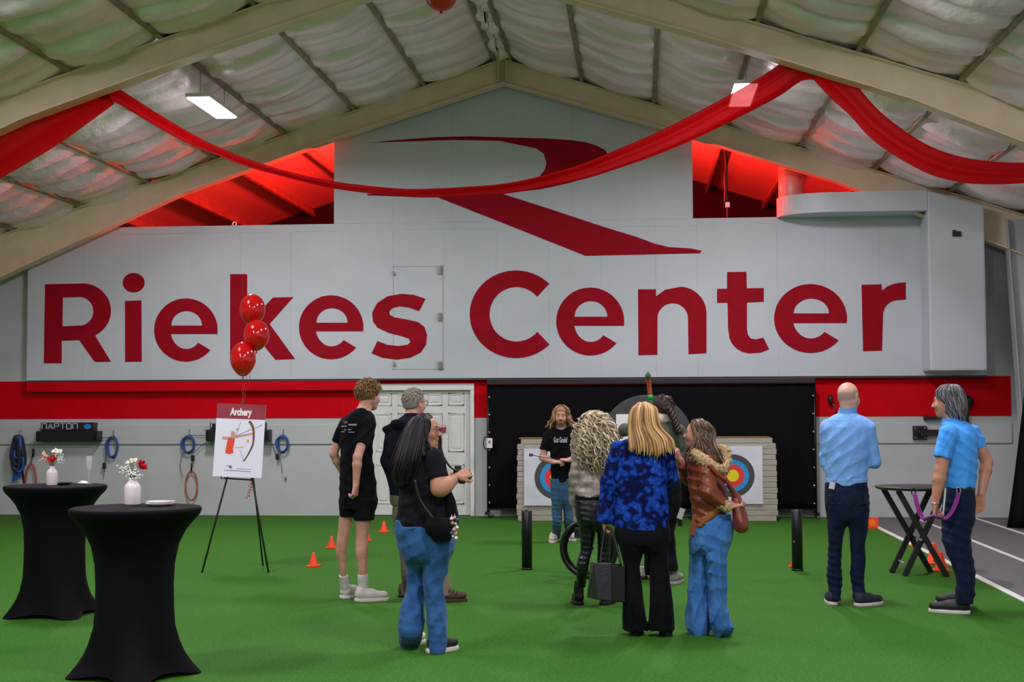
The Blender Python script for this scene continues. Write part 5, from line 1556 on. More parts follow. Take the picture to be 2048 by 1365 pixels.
    def tufts(s, mats, n, r=0.006, ln=0.04, out=1.06, phi=180, thmax=105, seed=1, name='hair', front_cut=0.28, lift=0.35, curl=0.0, parent=None, dz=0.0, sweep=(0, 0, 0)):
        rnd = random.Random(seed); B = s.hB; H = s.hH; mb = MB()
        oc = s.hq(0, -0.06, 0.63 + dz); sk = np.array((0.335, 0.41, 0.375)) * H * out
        i = 0
        while i < n:
            ph = math.radians(rnd.uniform(-phi, phi)); t = math.acos(1 - rnd.random() * (1 - math.cos(math.radians(thmax))))
            u = np.array((math.sin(ph) * math.sin(t), -math.cos(ph) * math.sin(t), math.cos(t)))
            if u[1] > 0.2 and u[2] < front_cut + 0.5 * u[1]: continue
            i += 1
            p = oc + B @ (u * sk); nn = B @ (u / sk); nn /= np.linalg.norm(nn)
            dn = np.array((0, 0, -1.0)) - nn * (-nn[2]); dn += np.array((rnd.gauss(0, 0.5), rnd.gauss(0, 0.5), rnd.gauss(0, 0.3))) + np.array(sweep)
            dn -= nn * (dn @ nn); dn /= max(np.linalg.norm(dn), 1e-6)
            L = ln * (0.6 + 0.8 * rnd.random()); pts = []
            for k in range(6):
                v = k / 5
                q = p - nn * 0.004 + dn * L * v + nn * L * lift * math.sin(v * 2.2)
                if curl: q = q + curl * np.array((math.cos(9 * v + ph * 9), math.sin(9 * v + ph * 7), math.sin(7 * v)))
                pts.append(tuple(q))
            rr = r * (0.7 + 0.6 * rnd.random())
            mb.tube(pts, [rr * 0.7, rr, rr, rr * 0.8, rr * 0.5, rr * 0.15], 5, mi=rnd.randrange(len(mats)))
        return mb.build(name, mats, parent or s.root, fix=False)
    def glasses(s, m_, W=0.30, z=0.515, y=0.43):
        H = s.hH; q = s.hq; t = empty('glasses', parent=s.root)
        for sx in (-1, 1):
            pts = [q(sx * 0.15 + 0.105 * math.cos(a) , y, z + 0.085 * math.sin(a)) for a in [2 * math.pi * i / 20 for i in range(20)]]
            MB().tube(pts, 0.0022, 6, closed=True).build('lens_rim', m_, t)
            MB().tube([q(sx * 0.255, y, z + 0.03), q(sx * 0.33, 0.25, z + 0.03), q(sx * 0.35, -0.04, z + 0.02)], 0.0022, 6).build('temple', m_, t)
        MB().tube([q(-0.05, y, z + 0.02), q(0, y + 0.02, z + 0.03), q(0.05, y, z + 0.02)], 0.002, 6).build('bridge', m_, t)

def guide_locks(F, rows, n, r, mats, seed=0, curl=0.0, curl_f=60, name='hair_locks', parent=None, span=(0.03, 0.97), start=2, jit=0.008, end_jit=1.5, lay=0.08):
    rnd = random.Random(seed); mb = MB(); R_ = []
    for (y, xl, xr, dc, dr) in rows: R_.append((y, (xl + xr) / 2, (xr - xl) / 2, dc, dr))
    nR = len(R_)
    for i in range(n):
        a = math.pi * (span[0] + (span[1] - span[0]) * (i + rnd.random()) / n); s0 = rnd.randrange(start + 1); ly = 1 + lay * (rnd.random() - 0.6)
        e_ = nR - rnd.random() * end_jit; pts = []; jx = rnd.gauss(0, jit); jd = rnd.gauss(0, jit); da = rnd.gauss(0, 0.05)
        k = s0; ys = []
        idx = list(np.linspace(s0, max(e_ - 1, s0 + 1.5), (nR - s0) * 3))
        ph = rnd.random() * 6.28; ff = curl_f * (0.75 + 0.5 * rnd.random()); cr = curl * (0.5 + rnd.random()); acc = 0.0; prev = None
        for q in idx:
            j = min(int(q), nR - 2); t = q - j
            y, xm, hw, dc, dr = (R_[j][m] + (R_[j + 1][m] - R_[j][m]) * t for m in range(5))
            aa = a + da * (q - s0) / nR; g = (q - s0) / nR
            p = F.P(xm - hw * ly * math.cos(aa), y, dc - dr * ly * math.sin(aa)) + np.array((jx * g, jd * g, 0))
            if prev is not None: acc += float(np.linalg.norm(p - prev))
            prev = p.copy()
            if curl: p = p + cr * np.array((math.cos(ff * acc + ph), math.sin(ff * acc + ph), 0.5 * math.sin(1.3 * ff * acc + ph)))
            pts.append(tuple(p))
        if curl: pts = catmull(pts, 3)
        N = len(pts); rr = r * (0.7 + 0.6 * rnd.random())
        mb.tube(pts, [rr * (0.5 + 0.5 * min(1, m / (0.15 * N))) * (1.0 if m < 0.65 * N else 1.0 - 0.8 * (m - 0.65 * N) / (0.35 * N)) for m in range(N)], 5, mi=rnd.randrange(len(mats)))
    return mb.build(name, mats, parent or F.root, fix=False)

def cloth(name, c, c2=None, rough=0.85, ns=25, bump=0.15, bs=60, sheen=0.1, stretch=(1, 1, 1), spec=0.3, folds=0.45):
    m = mat(name, c, rough, c2=c2 or c, nscale=ns, bump=bump, bscale=bs, sheen=sheen, stretch=stretch, spec=spec)
    return add_folds(m, folds)
def add_folds(m, folds):
    nt = m.node_tree; b = nt.nodes['Principled BSDF']; old = b.inputs['Normal'].links[0].from_socket
    tc = nt.nodes.new('ShaderNodeTexCoord'); mp = nt.nodes.new('ShaderNodeMapping'); mp.inputs['Rotation'].default_value = (0.3, 0.5, 0.4); mp.inputs['Scale'].default_value = (1.0, 1.0, 0.55)
    n = nt.nodes.new('ShaderNodeTexNoise'); n.inputs['Scale'].default_value = 10; n.inputs['Detail'].default_value = 2.5; n.inputs['Distortion'].default_value = 0.8
    bp = nt.nodes.new('ShaderNodeBump'); bp.inputs['Strength'].default_value = folds; bp.inputs['Distance'].default_value = 0.05
    nt.links.new(tc.outputs['Object'], mp.inputs[0]); nt.links.new(mp.outputs[0], n.inputs[0]); nt.links.new(n.outputs[0], bp.inputs['Height'])
    nt.links.new(old, bp.inputs['Normal']); nt.links.new(bp.outputs[0], b.inputs['Normal'])
    return m

# ================================================================== PEOPLE
denim = cloth('blue denim', '#2f639c', '#234f84', ns=9, bump=0.2, bs=120)
denim2 = cloth('light wide denim', '#3d78b8', '#2c64a3', ns=7, bump=0.2, bs=120)
denim3 = cloth('faded denim', '#3a5f80', '#2b4c6b', ns=9, bump=0.2, bs=120)
navy = cloth('navy trousers', '#15233f', '#101b33', ns=12, spec=0.15, sheen=0.03)
blackc = cloth('black cotton', '#0b0c0f', '#0f1013', ns=20, spec=0.12, sheen=0.02)
blackp = cloth('black trousers', '#0a0b11', '#0e0f15', ns=20, spec=0.12, sheen=0.02)
whites = mat('white shoe', '#c9c4be', 0.6); soleW = mat('white sole', '#d6cfca', 0.6); soleB = mat('dark sole', '#15151a', 0.6)

# ---------------------------------------------------------------- 1 boy in black tee and shorts
F = Fig('boy in black t-shirt and shorts with curly light brown hair, seen from behind', 712, 1203, 'light')
P = F.P
fl = F.FP(682, 1199); fr = F.FP(709, 1204.5)
tor = F.secs([(816, 714, 737, 0.06), (823, 703, 742, 0.075), (830, 693, 748, 0.09), (840, 685, 752, 0.105), (855, 681, 752, 0.115), (885, 680, 747, 0.118), (915, 680, 746, 0.115), (950, 679, 751, 0.12), (993, 678, 755, 0.125)])
sh = SDF().loft(tor, 0.02)
shR, elR, wrR = P(737, 846, -0.06), P(715, 915, -0.15), P(712, 970, -0.15)
shL, elL, wrL = P(691, 846, 0.03), P(667, 908, 0.07), P(692, 958, 0.17)
sh.cone(shR, P(722, 889, -0.125), 0.058, 0.052, 0.03, flat=True); sh.cone(shL, P(671, 886, 0.055), 0.05, 0.04, 0.03, flat=True)
tee = F.garment('t_shirt', sh, blackc, disp=folds([(50, 0, -50, 0.009), (20, 0, 80, 0.006)], None, 1))
so = SDF().loft(F.secs([(980, 679, 754, 0.12), (1005, 679, 754, 0.125), (1018, 681, 752, 0.12)]), 0.02)
so.loft(F.secs([(1000, 679, 716, 0.10, 0.02), (1033, 679, 709, 0.09, 0.03)]), 0.03); so.loft(F.secs([(1000, 706, 754, 0.11, -0.02), (1041, 709, 748, 0.1, -0.03)]), 0.03)
F.garment('shorts', so, blackc, disp=wrinkle(0.004, seed=2))
b = F.body
b.loft([(x, y, z, rx * 0.85, ry * 0.8) for x, y, z, rx, ry in tor], 0.02)
b.loft(F.secs([(985, 684, 750, 0.1), (1008, 686, 748, 0.095)]), 0.02)
b.loft(F.secs([(1000, 682, 709, 0.075, 0.03), (1035, 678, 704.5, 0.065, 0.04), (1058, 676, 701, 0.058, 0.05), (1075, 674, 698, 0.055, 0.06), (1090, 672, 695.5, 0.056, 0.07), (1105, 671.5, 693, 0.055, 0.08), (1125, 676, 693, 0.042, 0.10), (1150, 680.5, 693, 0.033, 0.12), (1180, 683, 696, 0.034, fl[1] + 0.03)]), 0.02)
b.loft(F.secs([(1000, 709, 748, 0.08, -0.03), (1040, 710, 743, 0.075, -0.03), (1058, 711, 739, 0.065, -0.02), (1075, 711, 737, 0.058, -0.02), (1090, 710.5, 737, 0.058, -0.025), (1105, 711, 736, 0.057, -0.03), (1125, 714, 735, 0.045, -0.03), (1150, 717, 734, 0.036, -0.03), (1188, 716, 737, 0.04, -0.02)]), 0.02)
F.arm(shR, elR, wrR, (0.048, 0.037, 0.035, 0.027)); F.arm(shL, elL, wrL, (0.045, 0.035, 0.034, 0.026))
F.hand(wrR, (-0.12, -0.02, -1), (-0.8, 0.5, 0), 1, 1.5, 1.0); F.hand(wrL, (0.6, 0.5, -0.4), (0, 1, 0.2), 1, 0.8)
F.head(P(738, 791, 0.03), 0.232, 58, -8, 0, P(727, 826, 0.0), 0.055)
F.finish()
hm = [mat('sandy hair a', '#7a5a37', 0.6), mat('sandy hair b', '#5d4227', 0.6), mat('sandy hair c', '#94703f', 0.6)]
cap = F.hair_cap(hm, 1.10, 0.20, 0.75, 0.36, 'hair', dz=0.02)
F.tufts(hm, 560, 0.0055, 0.042, 1.09, 180, 112, 3, 'hair_tufts', 0.15, 0.35, 0.004, parent=cap, dz=0.03)
for (nm, heel, an) in (('l', fl, 42), ('r', fr, 6)):
    F.shoe(heel, an, 0.285, whites, soleW, 0.10, 0.028, 0.085)
sock = mat('white sock', '#c6c3c4', 0.8, bump=0.3, bscale=90)
for (a, c, r) in ((P(687, 1151, 0.12), P(690.5, 1181, fl[1] + 0.03), 0.037), (P(725.5, 1149, -0.03), P(726.5, 1183, -0.02), 0.041)):
    F.garment('sock', SDF().cone(c, a, r * 1.05, r * 1.08, 0.02, flat=True), sock, 0.007, wrinkle(0.002, fz=60, seed=9))
pr = mat('shirt print', '#9098b4', 0.7); pr2 = mat('shirt print brown', '#7d4a3a', 0.7)
def print_on(fig, par, px, py, wpx, hpx, d, m_, name='print'):
    a = fig.P(px, py, d); w = wpx / fig.s; h = hpx / fig.s
    return MB().box(a, (w, 0.004, h)).build(name, m_, par)
for (px, py, w, h, m_) in ((691, 845, 8, 5, pr2), (688, 853, 11, 2.2, pr), (705, 850, 17, 3.2, pr), (690, 860, 4, 2, pr), (699, 860, 6, 2, pr), (703, 865, 12, 1.6, pr), (686, 864, 7, 1.6, pr)):
    print_on(F, tee, px, py, w, h, -0.118 if px < 694 else -0.122, m_)

# ---------------------------------------------------------------- 2 grey haired man in dark jacket
F = Fig('grey haired man with glasses and dark jacket behind the dark haired woman', 842, 1204, 'light')
P = F.P
tor = F.secs([(827, 810, 840, 0.07), (836, 799, 850, 0.09), (848, 783, 866, 0.11), (862, 773, 876, 0.125), (890, 771, 878, 0.135), (930, 774, 876, 0.135), (965, 778, 874, 0.135), (1000, 780, 872, 0.14), (1012, 786, 872, 0.14)])
jk = SDF().loft(tor, 0.02)
jk.cone(P(786, 862, 0.0), P(776, 925, 0.0), 0.062, 0.055, 0.03); jk.cone(P(776, 925, 0), P(795, 985, 0.12), 0.055, 0.05, 0.03, flat=True)
jk.cone(P(866, 864, 0.02), P(876, 930, 0.06), 0.062, 0.055, 0.03); jk.cone(P(876, 930, 0.06), P(862, 960, 0.25), 0.055, 0.045, 0.03, flat=True)
for a_, c_ in ((P(790, 850, -0.10), P(828, 845, -0.14)), (P(828, 845, -0.14), P(858, 852, -0.08))): jk.cone(a_, c_, 0.04, 0.045, 0.03)
jk.ell(P(774, 860, -0.02), (0.04, 0.04, 0.03), None, 0.02)
jm = cloth('dark navy jacket', '#0b0f18', '#10151f', ns=14, spec=0.12, sheen=0.02)
F.garment('jacket', jk, jm, disp=wrinkle(0.007, seed=4, lump=0.004))
F.garment('jacket_lining', SDF().loft(F.secs([(990, 779, 830, 0.12), (1008, 781, 830, 0.12), (1022, 795, 830, 0.1)]), 0.02), cloth('olive lining', '#5c5a3e'), disp=wrinkle(0.004, seed=5))
F.garment('shirt_collar', SDF().cone(P(824, 838, 0.01), P(825, 829, 0.02), 0.078, 0.07, 0.01, flat=True), cloth('grey blue collar', '#4a5670'), 0.007)
khaki = cloth('khaki trousers', '#7d705c', '#6d614f', ns=10)
fa = F.FP(800, 1196); fb = F.FP(869, 1205)
tr = SDF().loft(F.hsecs([(985, 785, 868, 0.13), (1020, 786, 868, 0.135), (1050, 788, 866, 0.13)]), 0.02)
F.tleg(tr, F.secs([(1040, 788, 828, 0.09, 0.02), (1100, 798, 832, 0.08, 0.03), (1150, 802, 832, 0.07, 0.05), (1190, 803, 830, 0.065, fa[1] + 0.03)]), 0.02)
F.tleg(tr, F.secs([(1040, 826, 868, 0.09, 0.0), (1100, 850, 888, 0.08, 0.0), (1150, 868, 899, 0.07, 0.0), (1192, 874, 901, 0.065, fb[1])]), 0.02)
F.garment('trousers', tr, khaki, disp=wrinkle(0.005, seed=6))
b = F.body
b.loft([(x, y, z, rx * 0.75, ry * 0.75) for x, y, z, rx, ry in tor], 0.02);
F.arm(P(786, 862, 0), P(776, 925, 0), P(797, 990, 0.13), (0.045, 0.04, 0.036, 0.028)); F.arm(P(866, 864, 0.02), P(876, 930, 0.06), P(860, 962, 0.27), (0.045, 0.04, 0.036, 0.028))
F.hand(P(797, 990, 0.13), (0.3, 0.4, -1), (1, 0, 0), -1, 0.6); F.hand(P(860, 962, 0.27), (-0.5, 0.8, 0), (0, 0, -1), -1, 0.6)
F.head(P(829, 806, 0.02), 0.235, 48, -2, 0, P(824, 838, 0.0), 0.06)
F.finish()
hm = [mat('grey hair a', '#8d8478', 0.7), mat('grey hair b', '#6f675d', 0.7), mat('grey hair c', '#a49b8e', 0.7)]
cap = F.hair_cap(hm, 1.045, 0.12, 0.9, 0.34, 'hair')
F.tufts(hm, 420, 0.0045, 0.022, 1.04, 180, 112, 5, 'hair_tufts', 0.22, 0.35, parent=cap)
F.glasses(M['black'])
brown = mat('brown suede', '#4c3428', 0.8); F.shoe(fa, 55, 0.28, brown, soleB, 0.1, 0.025, 0.09); sh_ = F.shoe(fb, 4, 0.275, brown, mat('brown sole', '#3a2a20', 0.8), 0.1, 0.025, 0.09)
for k in range(3): MB().tube([fb + np.array((0.12 + 0.03 * k, -0.045, 0.095 - 0.012 * k)), fb + np.array((0.13 + 0.03 * k, 0.0, 0.112 - 0.014 * k)), fb + np.array((0.12 + 0.03 * k, 0.05, 0.095 - 0.012 * k))], 0.005, 5).build('lace', mat('lace', '#2c1f18', 0.8), sh_)

# ---------------------------------------------------------------- 3 dark haired woman with camera
F = Fig('woman with long black hair and glasses in blue flared jeans holding a camera', 856, 1303, 'tan')
P = F.P
fl = F.FP(810, 1296); fr = F.FP(854, 1308)
W3 = F
tor = F.secs([(893, 846, 872, 0.06), (902, 832, 880, 0.09), (913, 818, 888, 0.12), (930, 806, 893, 0.15), (955, 799, 896, 0.165), (985, 797, 897, 0.165), (1010, 796, 900, 0.165), (1035, 791, 906, 0.17), (1052, 789, 908, 0.175)])
sd = SDF().loft(tor, 0.02)
shR = P(868, 920, -0.12); elR = P(880, 977, -0.17); wrR = P(913, 956, -0.10)
shL = P(818, 922, 0.12); elL = P(850, 985, 0.26); wrL = P(905, 955, 0.10)
sd.cone(shR, P(877, 958, -0.155), 0.072, 0.068, 0.03, flat=True); sd.cone(shL, P(832, 960, 0.2), 0.07, 0.065, 0.03, flat=True)
teem = cloth('charcoal t-shirt', '#131219', '#18171f', ns=16, spec=0.12, sheen=0.02)
F.garment('t_shirt', sd, teem, disp=folds([(40, 20, -60, 0.010), (20, 0, 90, 0.007)], None, 11))
tr = SDF().loft(F.hsecs([(1040, 792, 905, 0.16), (1060, 790, 909, 0.175), (1080, 794, 911, 0.18), (1100, 798, 908, 0.175), (1112, 804, 903, 0.16)]), 0.02)
F.tleg(tr, F.secs([(1085, 797, 846, 0.12, 0.06), (1110, 803, 845, 0.115, 0.06), (1140, 811, 848, 0.09, 0.06), (1175, 812, 848, 0.075, 0.06), (1200, 805, 849, 0.085, 0.055), (1240, 796, 850, 0.10, 0.05), (1270, 796, 846, 0.11, 0.05), (1297, 799, 839, 0.11, fl[1] + 0.06)]), 0.02)
F.tleg(tr, F.secs([(1085, 838, 911, 0.125, -0.04), (1110, 840, 906, 0.12, -0.04), (1140, 844, 896, 0.095, -0.04), (1175, 847, 889, 0.08, -0.04), (1200, 849, 890, 0.085, -0.04), (1240, 853, 895, 0.10, -0.04), (1270, 855, 895, 0.11, -0.04), (1306, 856, 892, 0.115, fr[1] + 0.05)]), 0.02)
F.garment('flared_jeans', tr, denim, disp=folds([(16, 0, 120, 0.003), (70, 30, 18, 0.009), (45, 10, -50, 0.006)], None, 12))
MB().tube([tuple(P(803 + k * 8, 1061 - 1.2 * k, -0.163 - 0.004 * math.sin(k))) for k in range(6)], 0.003, 4).build('waist_seam', mat('denim seam', '#274f7d', 0.8), F.root)
b = F.body
b.loft([(x, y, z, rx * 0.8, ry * 0.8) for x, y, z, rx, ry in tor], 0.02);
F.arm(shR, elR, wrR, (0.05, 0.06, 0.052, 0.031)); F.arm(shL, elL, wrL, (0.05, 0.058, 0.05, 0.031))
F.hand(wrR, (0.75, 0.35, 0.35), (0.2, 0.9, -0.3), -1, 1.3, 0.95); F.hand(wrL, (0.8, -0.3, 0.2), (0.1, -0.9, 0.1), 1, 1.2, 0.95)
F.head(P(853, 861, 0.0), 0.212, 107, -2, 0, P(858, 902, 0.01), 0.055, wide=1.04)
F.finish()
hm = [mat('black hair a', '#0f0d12', 0.5, spec=0.35), mat('black hair b', '#17130f', 0.5, spec=0.35), mat('black hair c', '#0a090c', 0.5, spec=0.35)]
rows3 = [(831, 836, 852, -0.01, 0.05), (837, 826, 858, -0.02, 0.08), (848, 817, 860, -0.02, 0.10), (862, 809, 858, -0.03, 0.11), (882, 801, 855, -0.04, 0.13), (902, 794, 851, -0.05, 0.15), (922, 788, 846, -0.06, 0.155), (942, 783, 838, -0.06, 0.15), (958, 784, 829, -0.06, 0.14), (970, 790, 820, -0.06, 0.13)]
sdh = SDF(); H = F.hH
sdh.ell(F.hq(0, -0.08, 0.63), np.array((0.345, 0.40, 0.385)) * H * 1.04, F.hB, 0.02)
sdh.loft(F.secs([(y_, xl_ + 1, xr_ - 1, dr_ * 0.95, dc_) for (y_, xl_, xr_, dc_, dr_) in rows3]), 0.03)
sdh.plane(F.hq(0, 0.24, 0.75), F.hB @ np.array((0, 1.0, 0.35)))
V, Q = sdh.mesh(0.007, disp=lambda x, y, z: 0.003 * np.sin(110 * x + 60 * y + 14 * z) + 0.002 * np.sin(190 * y - 80 * x))
hair = np_obj('hair', [(V, Q, 0)], hm, F.root, smooth_it=1)
guide_locks(F, rows3, 110, 0.006, hm, 5, parent=hair, jit=0.012, end_jit=2.2)
for (pts, r) in (([(846, 836, -0.09), (845, 855, -0.115), (853, 880, -0.12), (862, 898, -0.13), (866, 915, -0.15)], 0.016), ([(868, 850, 0.09), (872, 880, 0.1), (882, 910, 0.1), (889, 935, 0.11)], 0.014), ([(842, 838, -0.1), (838, 865, -0.125), (845, 893, -0.14), (848, 915, -0.16)], 0.02), ([(836, 845, -0.1), (828, 875, -0.13), (830, 905, -0.15), (828, 940, -0.16)], 0.02)):
    MB().tube(catmull([tuple(P(*q)) for q in pts], 4), [r * (0.6 + 0.4 * math.sin(math.pi * min(1, i / 8))) for i in range(4 * (len(pts) - 1) + 1)], 8).build('front_lock', hm[0], hair)
F.glasses(mat('clear dark frame', '#4a4654', 0.3))
s1 = F.shoe(fl, 58, 0.24, mat('white canvas', '#cfcac6', 0.7), soleW, 0.09, 0.025, 0.06); s2 = F.shoe(fr, 33, 0.245, mat('black canvas', '#17171a', 0.7), soleW, 0.092, 0.028, 0.06)
MB().tube(catmull([tuple(wrR + np.array((0.0, -0.03, 0.005))), tuple(wrR + np.array((0.02, -0.03, -0.02))), tuple(wrR + np.array((0.03, 0.0, -0.03)))], 4), 0.006, 6).build('hair_tie', M['black'], F.root)

# camera held in her hands
cp = F.world((F.P(916, 951, 0.0)))
t = empty('camera_device', cp, F.rz); tag(t, 'black camera held in both hands of the dark haired woman', 'camera')
MB().box((0, 0, 0), (0.06, 0.12, 0.085)).box((0.0, 0.0, 0.05), (0.045, 0.045, 0.03)).build('camera_body', M['black'], t, bevel=0.008)
RY = Matrix.Rotation(math.pi / 2, 3, 'Y')
MB().lathe([(0.032, 0.0), (0.034, 0.02), (0.036, 0.055), (0.033, 0.06), (0.026, 0.058), (0.024, 0.05), (0.001, 0.05)], 28, (0.022, -0.005, 0.0), rot=RY).build('lens', mat('lens barrel', '#10141f', 0.3), t)
q0 = F.P(868, 900, -0.03)
MB().tube(catmull([(-0.01, -0.06, 0.03), tuple(np.array(F.P(898, 932, -0.06)) - np.array(F.P(916, 951, 0.0))), tuple(np.array(F.P(886, 912, -0.06)) - np.array(F.P(916, 951, 0)))], 5), 0.007, 6).build('neck_strap', M['black'], t)

# shoulder bag with key rings
bp = F.world(F.P(880, 1060, -0.2))
t = empty('waist_bag', bp, F.rz); tag(t, 'black bag with key rings on the hip of the dark haired woman', 'bag')
o_ = np.array(F.P(880, 1060, -0.2))
sd = SDF().loft([(x - o_[0], y - o_[1], z - o_[2], rx, ry) for x, y, z, rx, ry in F.secs([(1036, 853, 900, 0.05, -0.2), (1050, 850, 904, 0.06, -0.205), (1068, 853, 905, 0.06, -0.205), (1084, 866, 902, 0.04, -0.20)])], 0.02)
V, Q = sd.mesh(0.007, disp=wrinkle(0.005, seed=14)); np_obj('bag_body', [(V, Q, 0)], blackc, t, smooth_it=1)
sd = SDF().loft([(x - o_[0], y - o_[1], z - o_[2], rx, ry) for x, y, z, rx, ry in F.secs([(975, 884, 900, 0.06, -0.06), (1000, 888, 910, 0.08, -0.06), (1030, 890, 917, 0.1, -0.06), (1052, 893, 918, 0.1, -0.06)])], 0.02)
V, Q = sd.mesh(0.008, disp=wrinkle(0.006, seed=15)); np_obj('bag_flap', [(V, Q, 0)], blackc, t, smooth_it=1)
MB().tube(catmull([tuple(np.array(F.P(*q)) - o_) for q in ((868, 1040, -0.22), (840, 1000, -0.2), (830, 960, -0.19))], 5), 0.012, 6).build('bag_strap', M['black'], t)
kc = [mat('charm white', '#d9d5d8', 0.4), mat('charm pink', '#d39aa2', 0.4), mat('charm blue', '#39507f', 0.4), mat('charm amber', '#c58a45', 0.4), M['chrome']]
for k, (px, py) in enumerate(((903, 1038), (909, 1036), (915, 1040), (905, 1047), (911, 1049), (914, 1056), (908, 1060), (903, 1067), (912, 1068), (906, 1074), (912, 1077))):
    q = np.array(F.P(px, py, -0.26)) - o_
    MB().lathe([(0.004, -0.012), (0.011, -0.006), (0.012, 0.004), (0.004, 0.012)], 8, q, rot=Matrix.Rotation(0.5 * k, 3, 'Y')).tube([tuple(q), tuple(q + np.array((0.002, 0.0, 0.025)))], 0.002, 5).build('key_charm', kc[k % 5], t)

# ---------------------------------------------------------------- 4 archery man
F = Fig('man with long curly hair in black printed t-shirt and jeans facing the camera', 1116, 1086, 'light')
P = F.P
ff = F.FP(1108, 1083); fg = F.FP(1137, 1080)
tor = F.secs([(855, 1114, 1135, 0.055), (860, 1104, 1144, 0.07), (868, 1094, 1152, 0.10), (878, 1093, 1153, 0.115), (900, 1099, 1149, 0.12), (930, 1101, 1145, 0.115), (964, 1101, 1143, 0.12)])
sd = SDF().loft(tor, 0.02)
shR, elR, wrR = P(1096, 873, 0.0), P(1085, 916, -0.02), P(1107, 925, -0.2)
shL, elL, wrL = P(1150, 873, 0.0), P(1157, 915, -0.03), P(1137, 921, -0.2)
sd.cone(shR, P(1088, 901, -0.02), 0.062, 0.058, 0.03, flat=True); sd.cone(shL, P(1155, 901, -0.02), 0.062, 0.058, 0.03, flat=True)
tee = F.garment('t_shirt', sd, blackc, disp=folds([(50, 0, -50, 0.009), (20, 0, 80, 0.006)], None, 21))
tr = SDF().loft(F.hsecs([(958, 1101, 1143, 0.11), (985, 1101, 1145, 0.12), (1000, 1102, 1144, 0.115)]), 0.02)
F.tleg(tr, F.secs([(990, 1101, 1124, 0.09, -0.02), (1020, 1103, 1125, 0.08, -0.03), (1050, 1104, 1124, 0.07, -0.03), (1078, 1104, 1121, 0.065, ff[1] + 0.03)]), 0.02)
F.tleg(tr, F.secs([(990, 1122, 1145, 0.09, 0.02), (1020, 1126, 1147, 0.08, 0.03), (1050, 1128, 1147, 0.07, 0.04), (1073, 1129, 1146, 0.065, fg[1] + 0.03)]), 0.02)
F.garment('jeans', tr, denim3, disp=folds([(16, 0, 110, 0.008), (60, 0, 26, 0.006)], None, 22))
b = F.body
b.loft([(x, y, z, rx * 0.82, ry * 0.8) for x, y, z, rx, ry in tor], 0.02);
F.arm(shR, elR, wrR, (0.05, 0.042, 0.04, 0.029)); F.arm(shL, elL, wrL, (0.05, 0.042, 0.04, 0.029))
F.hand(wrR, (0.9, -0.3, 0.05), (0.2, 0.3, -1), 1, 1.3); F.hand(wrL, (-0.9, -0.3, 0.0), (-0.2, 0.3, -1), -1, 1.3)
F.head(P(1122.5, 833, -0.02), 0.24, 184, -2, 0, P(1123, 862, 0.0), 0.06)
beard = mat('beard', '#6b4a34', 0.8)
for q in ((0, 0.33, 0.10, 0.15, 0.12, 0.09), (-0.17, 0.22, 0.20, 0.07, 0.12, 0.13), (0.17, 0.22, 0.20, 0.07, 0.12, 0.13), (0, 0.38, 0.285, 0.12, 0.06, 0.022)):
    F.paint.append((F.hq(*q[:3]), np.array(q[3:]) * F.hH, F.hB, 5))
F.paint.append(F.paint.pop(0))
F.finish(mats=[beard])
hm = [mat('curly blond brown a', '#8f6c46', 0.6), mat('curly blond brown b', '#6f5032', 0.6), mat('curly blond brown c', '#ab8557', 0.6)]
cap = F.hair_cap(hm, 1.06, 0.0, 1.25, 0.2, 'hair')
F.locks(hm, 110, 0.0085, (-128, 128), length=0.14, out=1.14, flare=0.075, curl=0.010, curl_f=55, th0=(4, 50), seed=8, name='hair_locks').parent = cap
F.shoe(ff, -95, 0.28, whites, soleW, 0.1, 0.025, 0.08); F.shoe(fg, -75, 0.28, whites, soleW, 0.1, 0.025, 0.08)
a = P(1121, 881, -0.135)
text_mesh('chest_print', 'Got Goals?', 0.088, mat('print white', '#b9c4cc', 0.7), tee, a, (math.pi / 2, 0, -0.02), 0.012, 0.003, 0.41)
ap = F.world(F.P(1114, 920, -0.26)); t = empty('arrow', ap, F.rz); tag(t, 'thin dark arrow held by the long haired man', 'arrow')
o_ = np.array(F.P(1114, 920, -0.26)); e_ = np.array(F.P(1058, 910, -0.22)) - o_; e2_ = np.array(F.P(1130, 923, -0.27)) - o_
MB().tube([tuple(e2_), tuple(e_)], 0.005, 6).build('shaft', mat('carbon shaft', '#3b3b40', 0.4), t)
for k in range(3):
    an = k * 2.09
    MB().box(e_ * 0.93 + np.array((0, 0.012 * math.cos(an), 0.012 * math.sin(an))), (0.05, 0.002 + 0.015 * abs(math.cos(an)), 0.002 + 0.015 * abs(math.sin(an)))).build('fletching', mat('fletch', '#55555c', 0.7), t)

# ---------------------------------------------------------------- 5 curly haired woman
F = Fig('woman with big curly ash blonde hair in a metallic jacket and black leather trousers', 1180, 1214, 'light')
P = F.P
fl = F.FP(1160, 1212); fr = F.FP(1204, 1212)
tor = F.secs([(893, 1170, 1196, 0.06), (900, 1160, 1206, 0.08), (910, 1152, 1212, 0.10), (930, 1150, 1211, 0.115), (960, 1151, 1208, 0.11), (993, 1149, 1209, 0.12)])
sd = SDF().loft(tor, 0.02)
sd.cone(P(1157, 912, 0), P(1149, 960, -0.01), 0.055, 0.048, 0.03); sd.cone(P(1149, 960, -0.01), P(1148, 1008, 0.05), 0.048, 0.042, 0.03, flat=True)
sd.cone(P(1205, 912, 0), P(1213, 960, 0.02), 0.055, 0.048, 0.03); sd.cone(P(1213, 960, 0.02), P(1206, 1000, 0.12), 0.048, 0.042, 0.03, flat=True)
jm = mat('metallic taupe jacket', '#77706a', 0.42, metal=0.25, c2='#b5a8a4', nscale=10, bump=0.4, bscale=18)
jo = F.garment('jacket', sd, jm, disp=wrinkle(0.009, fz=52, fx=60, seed=31, lump=0.004))
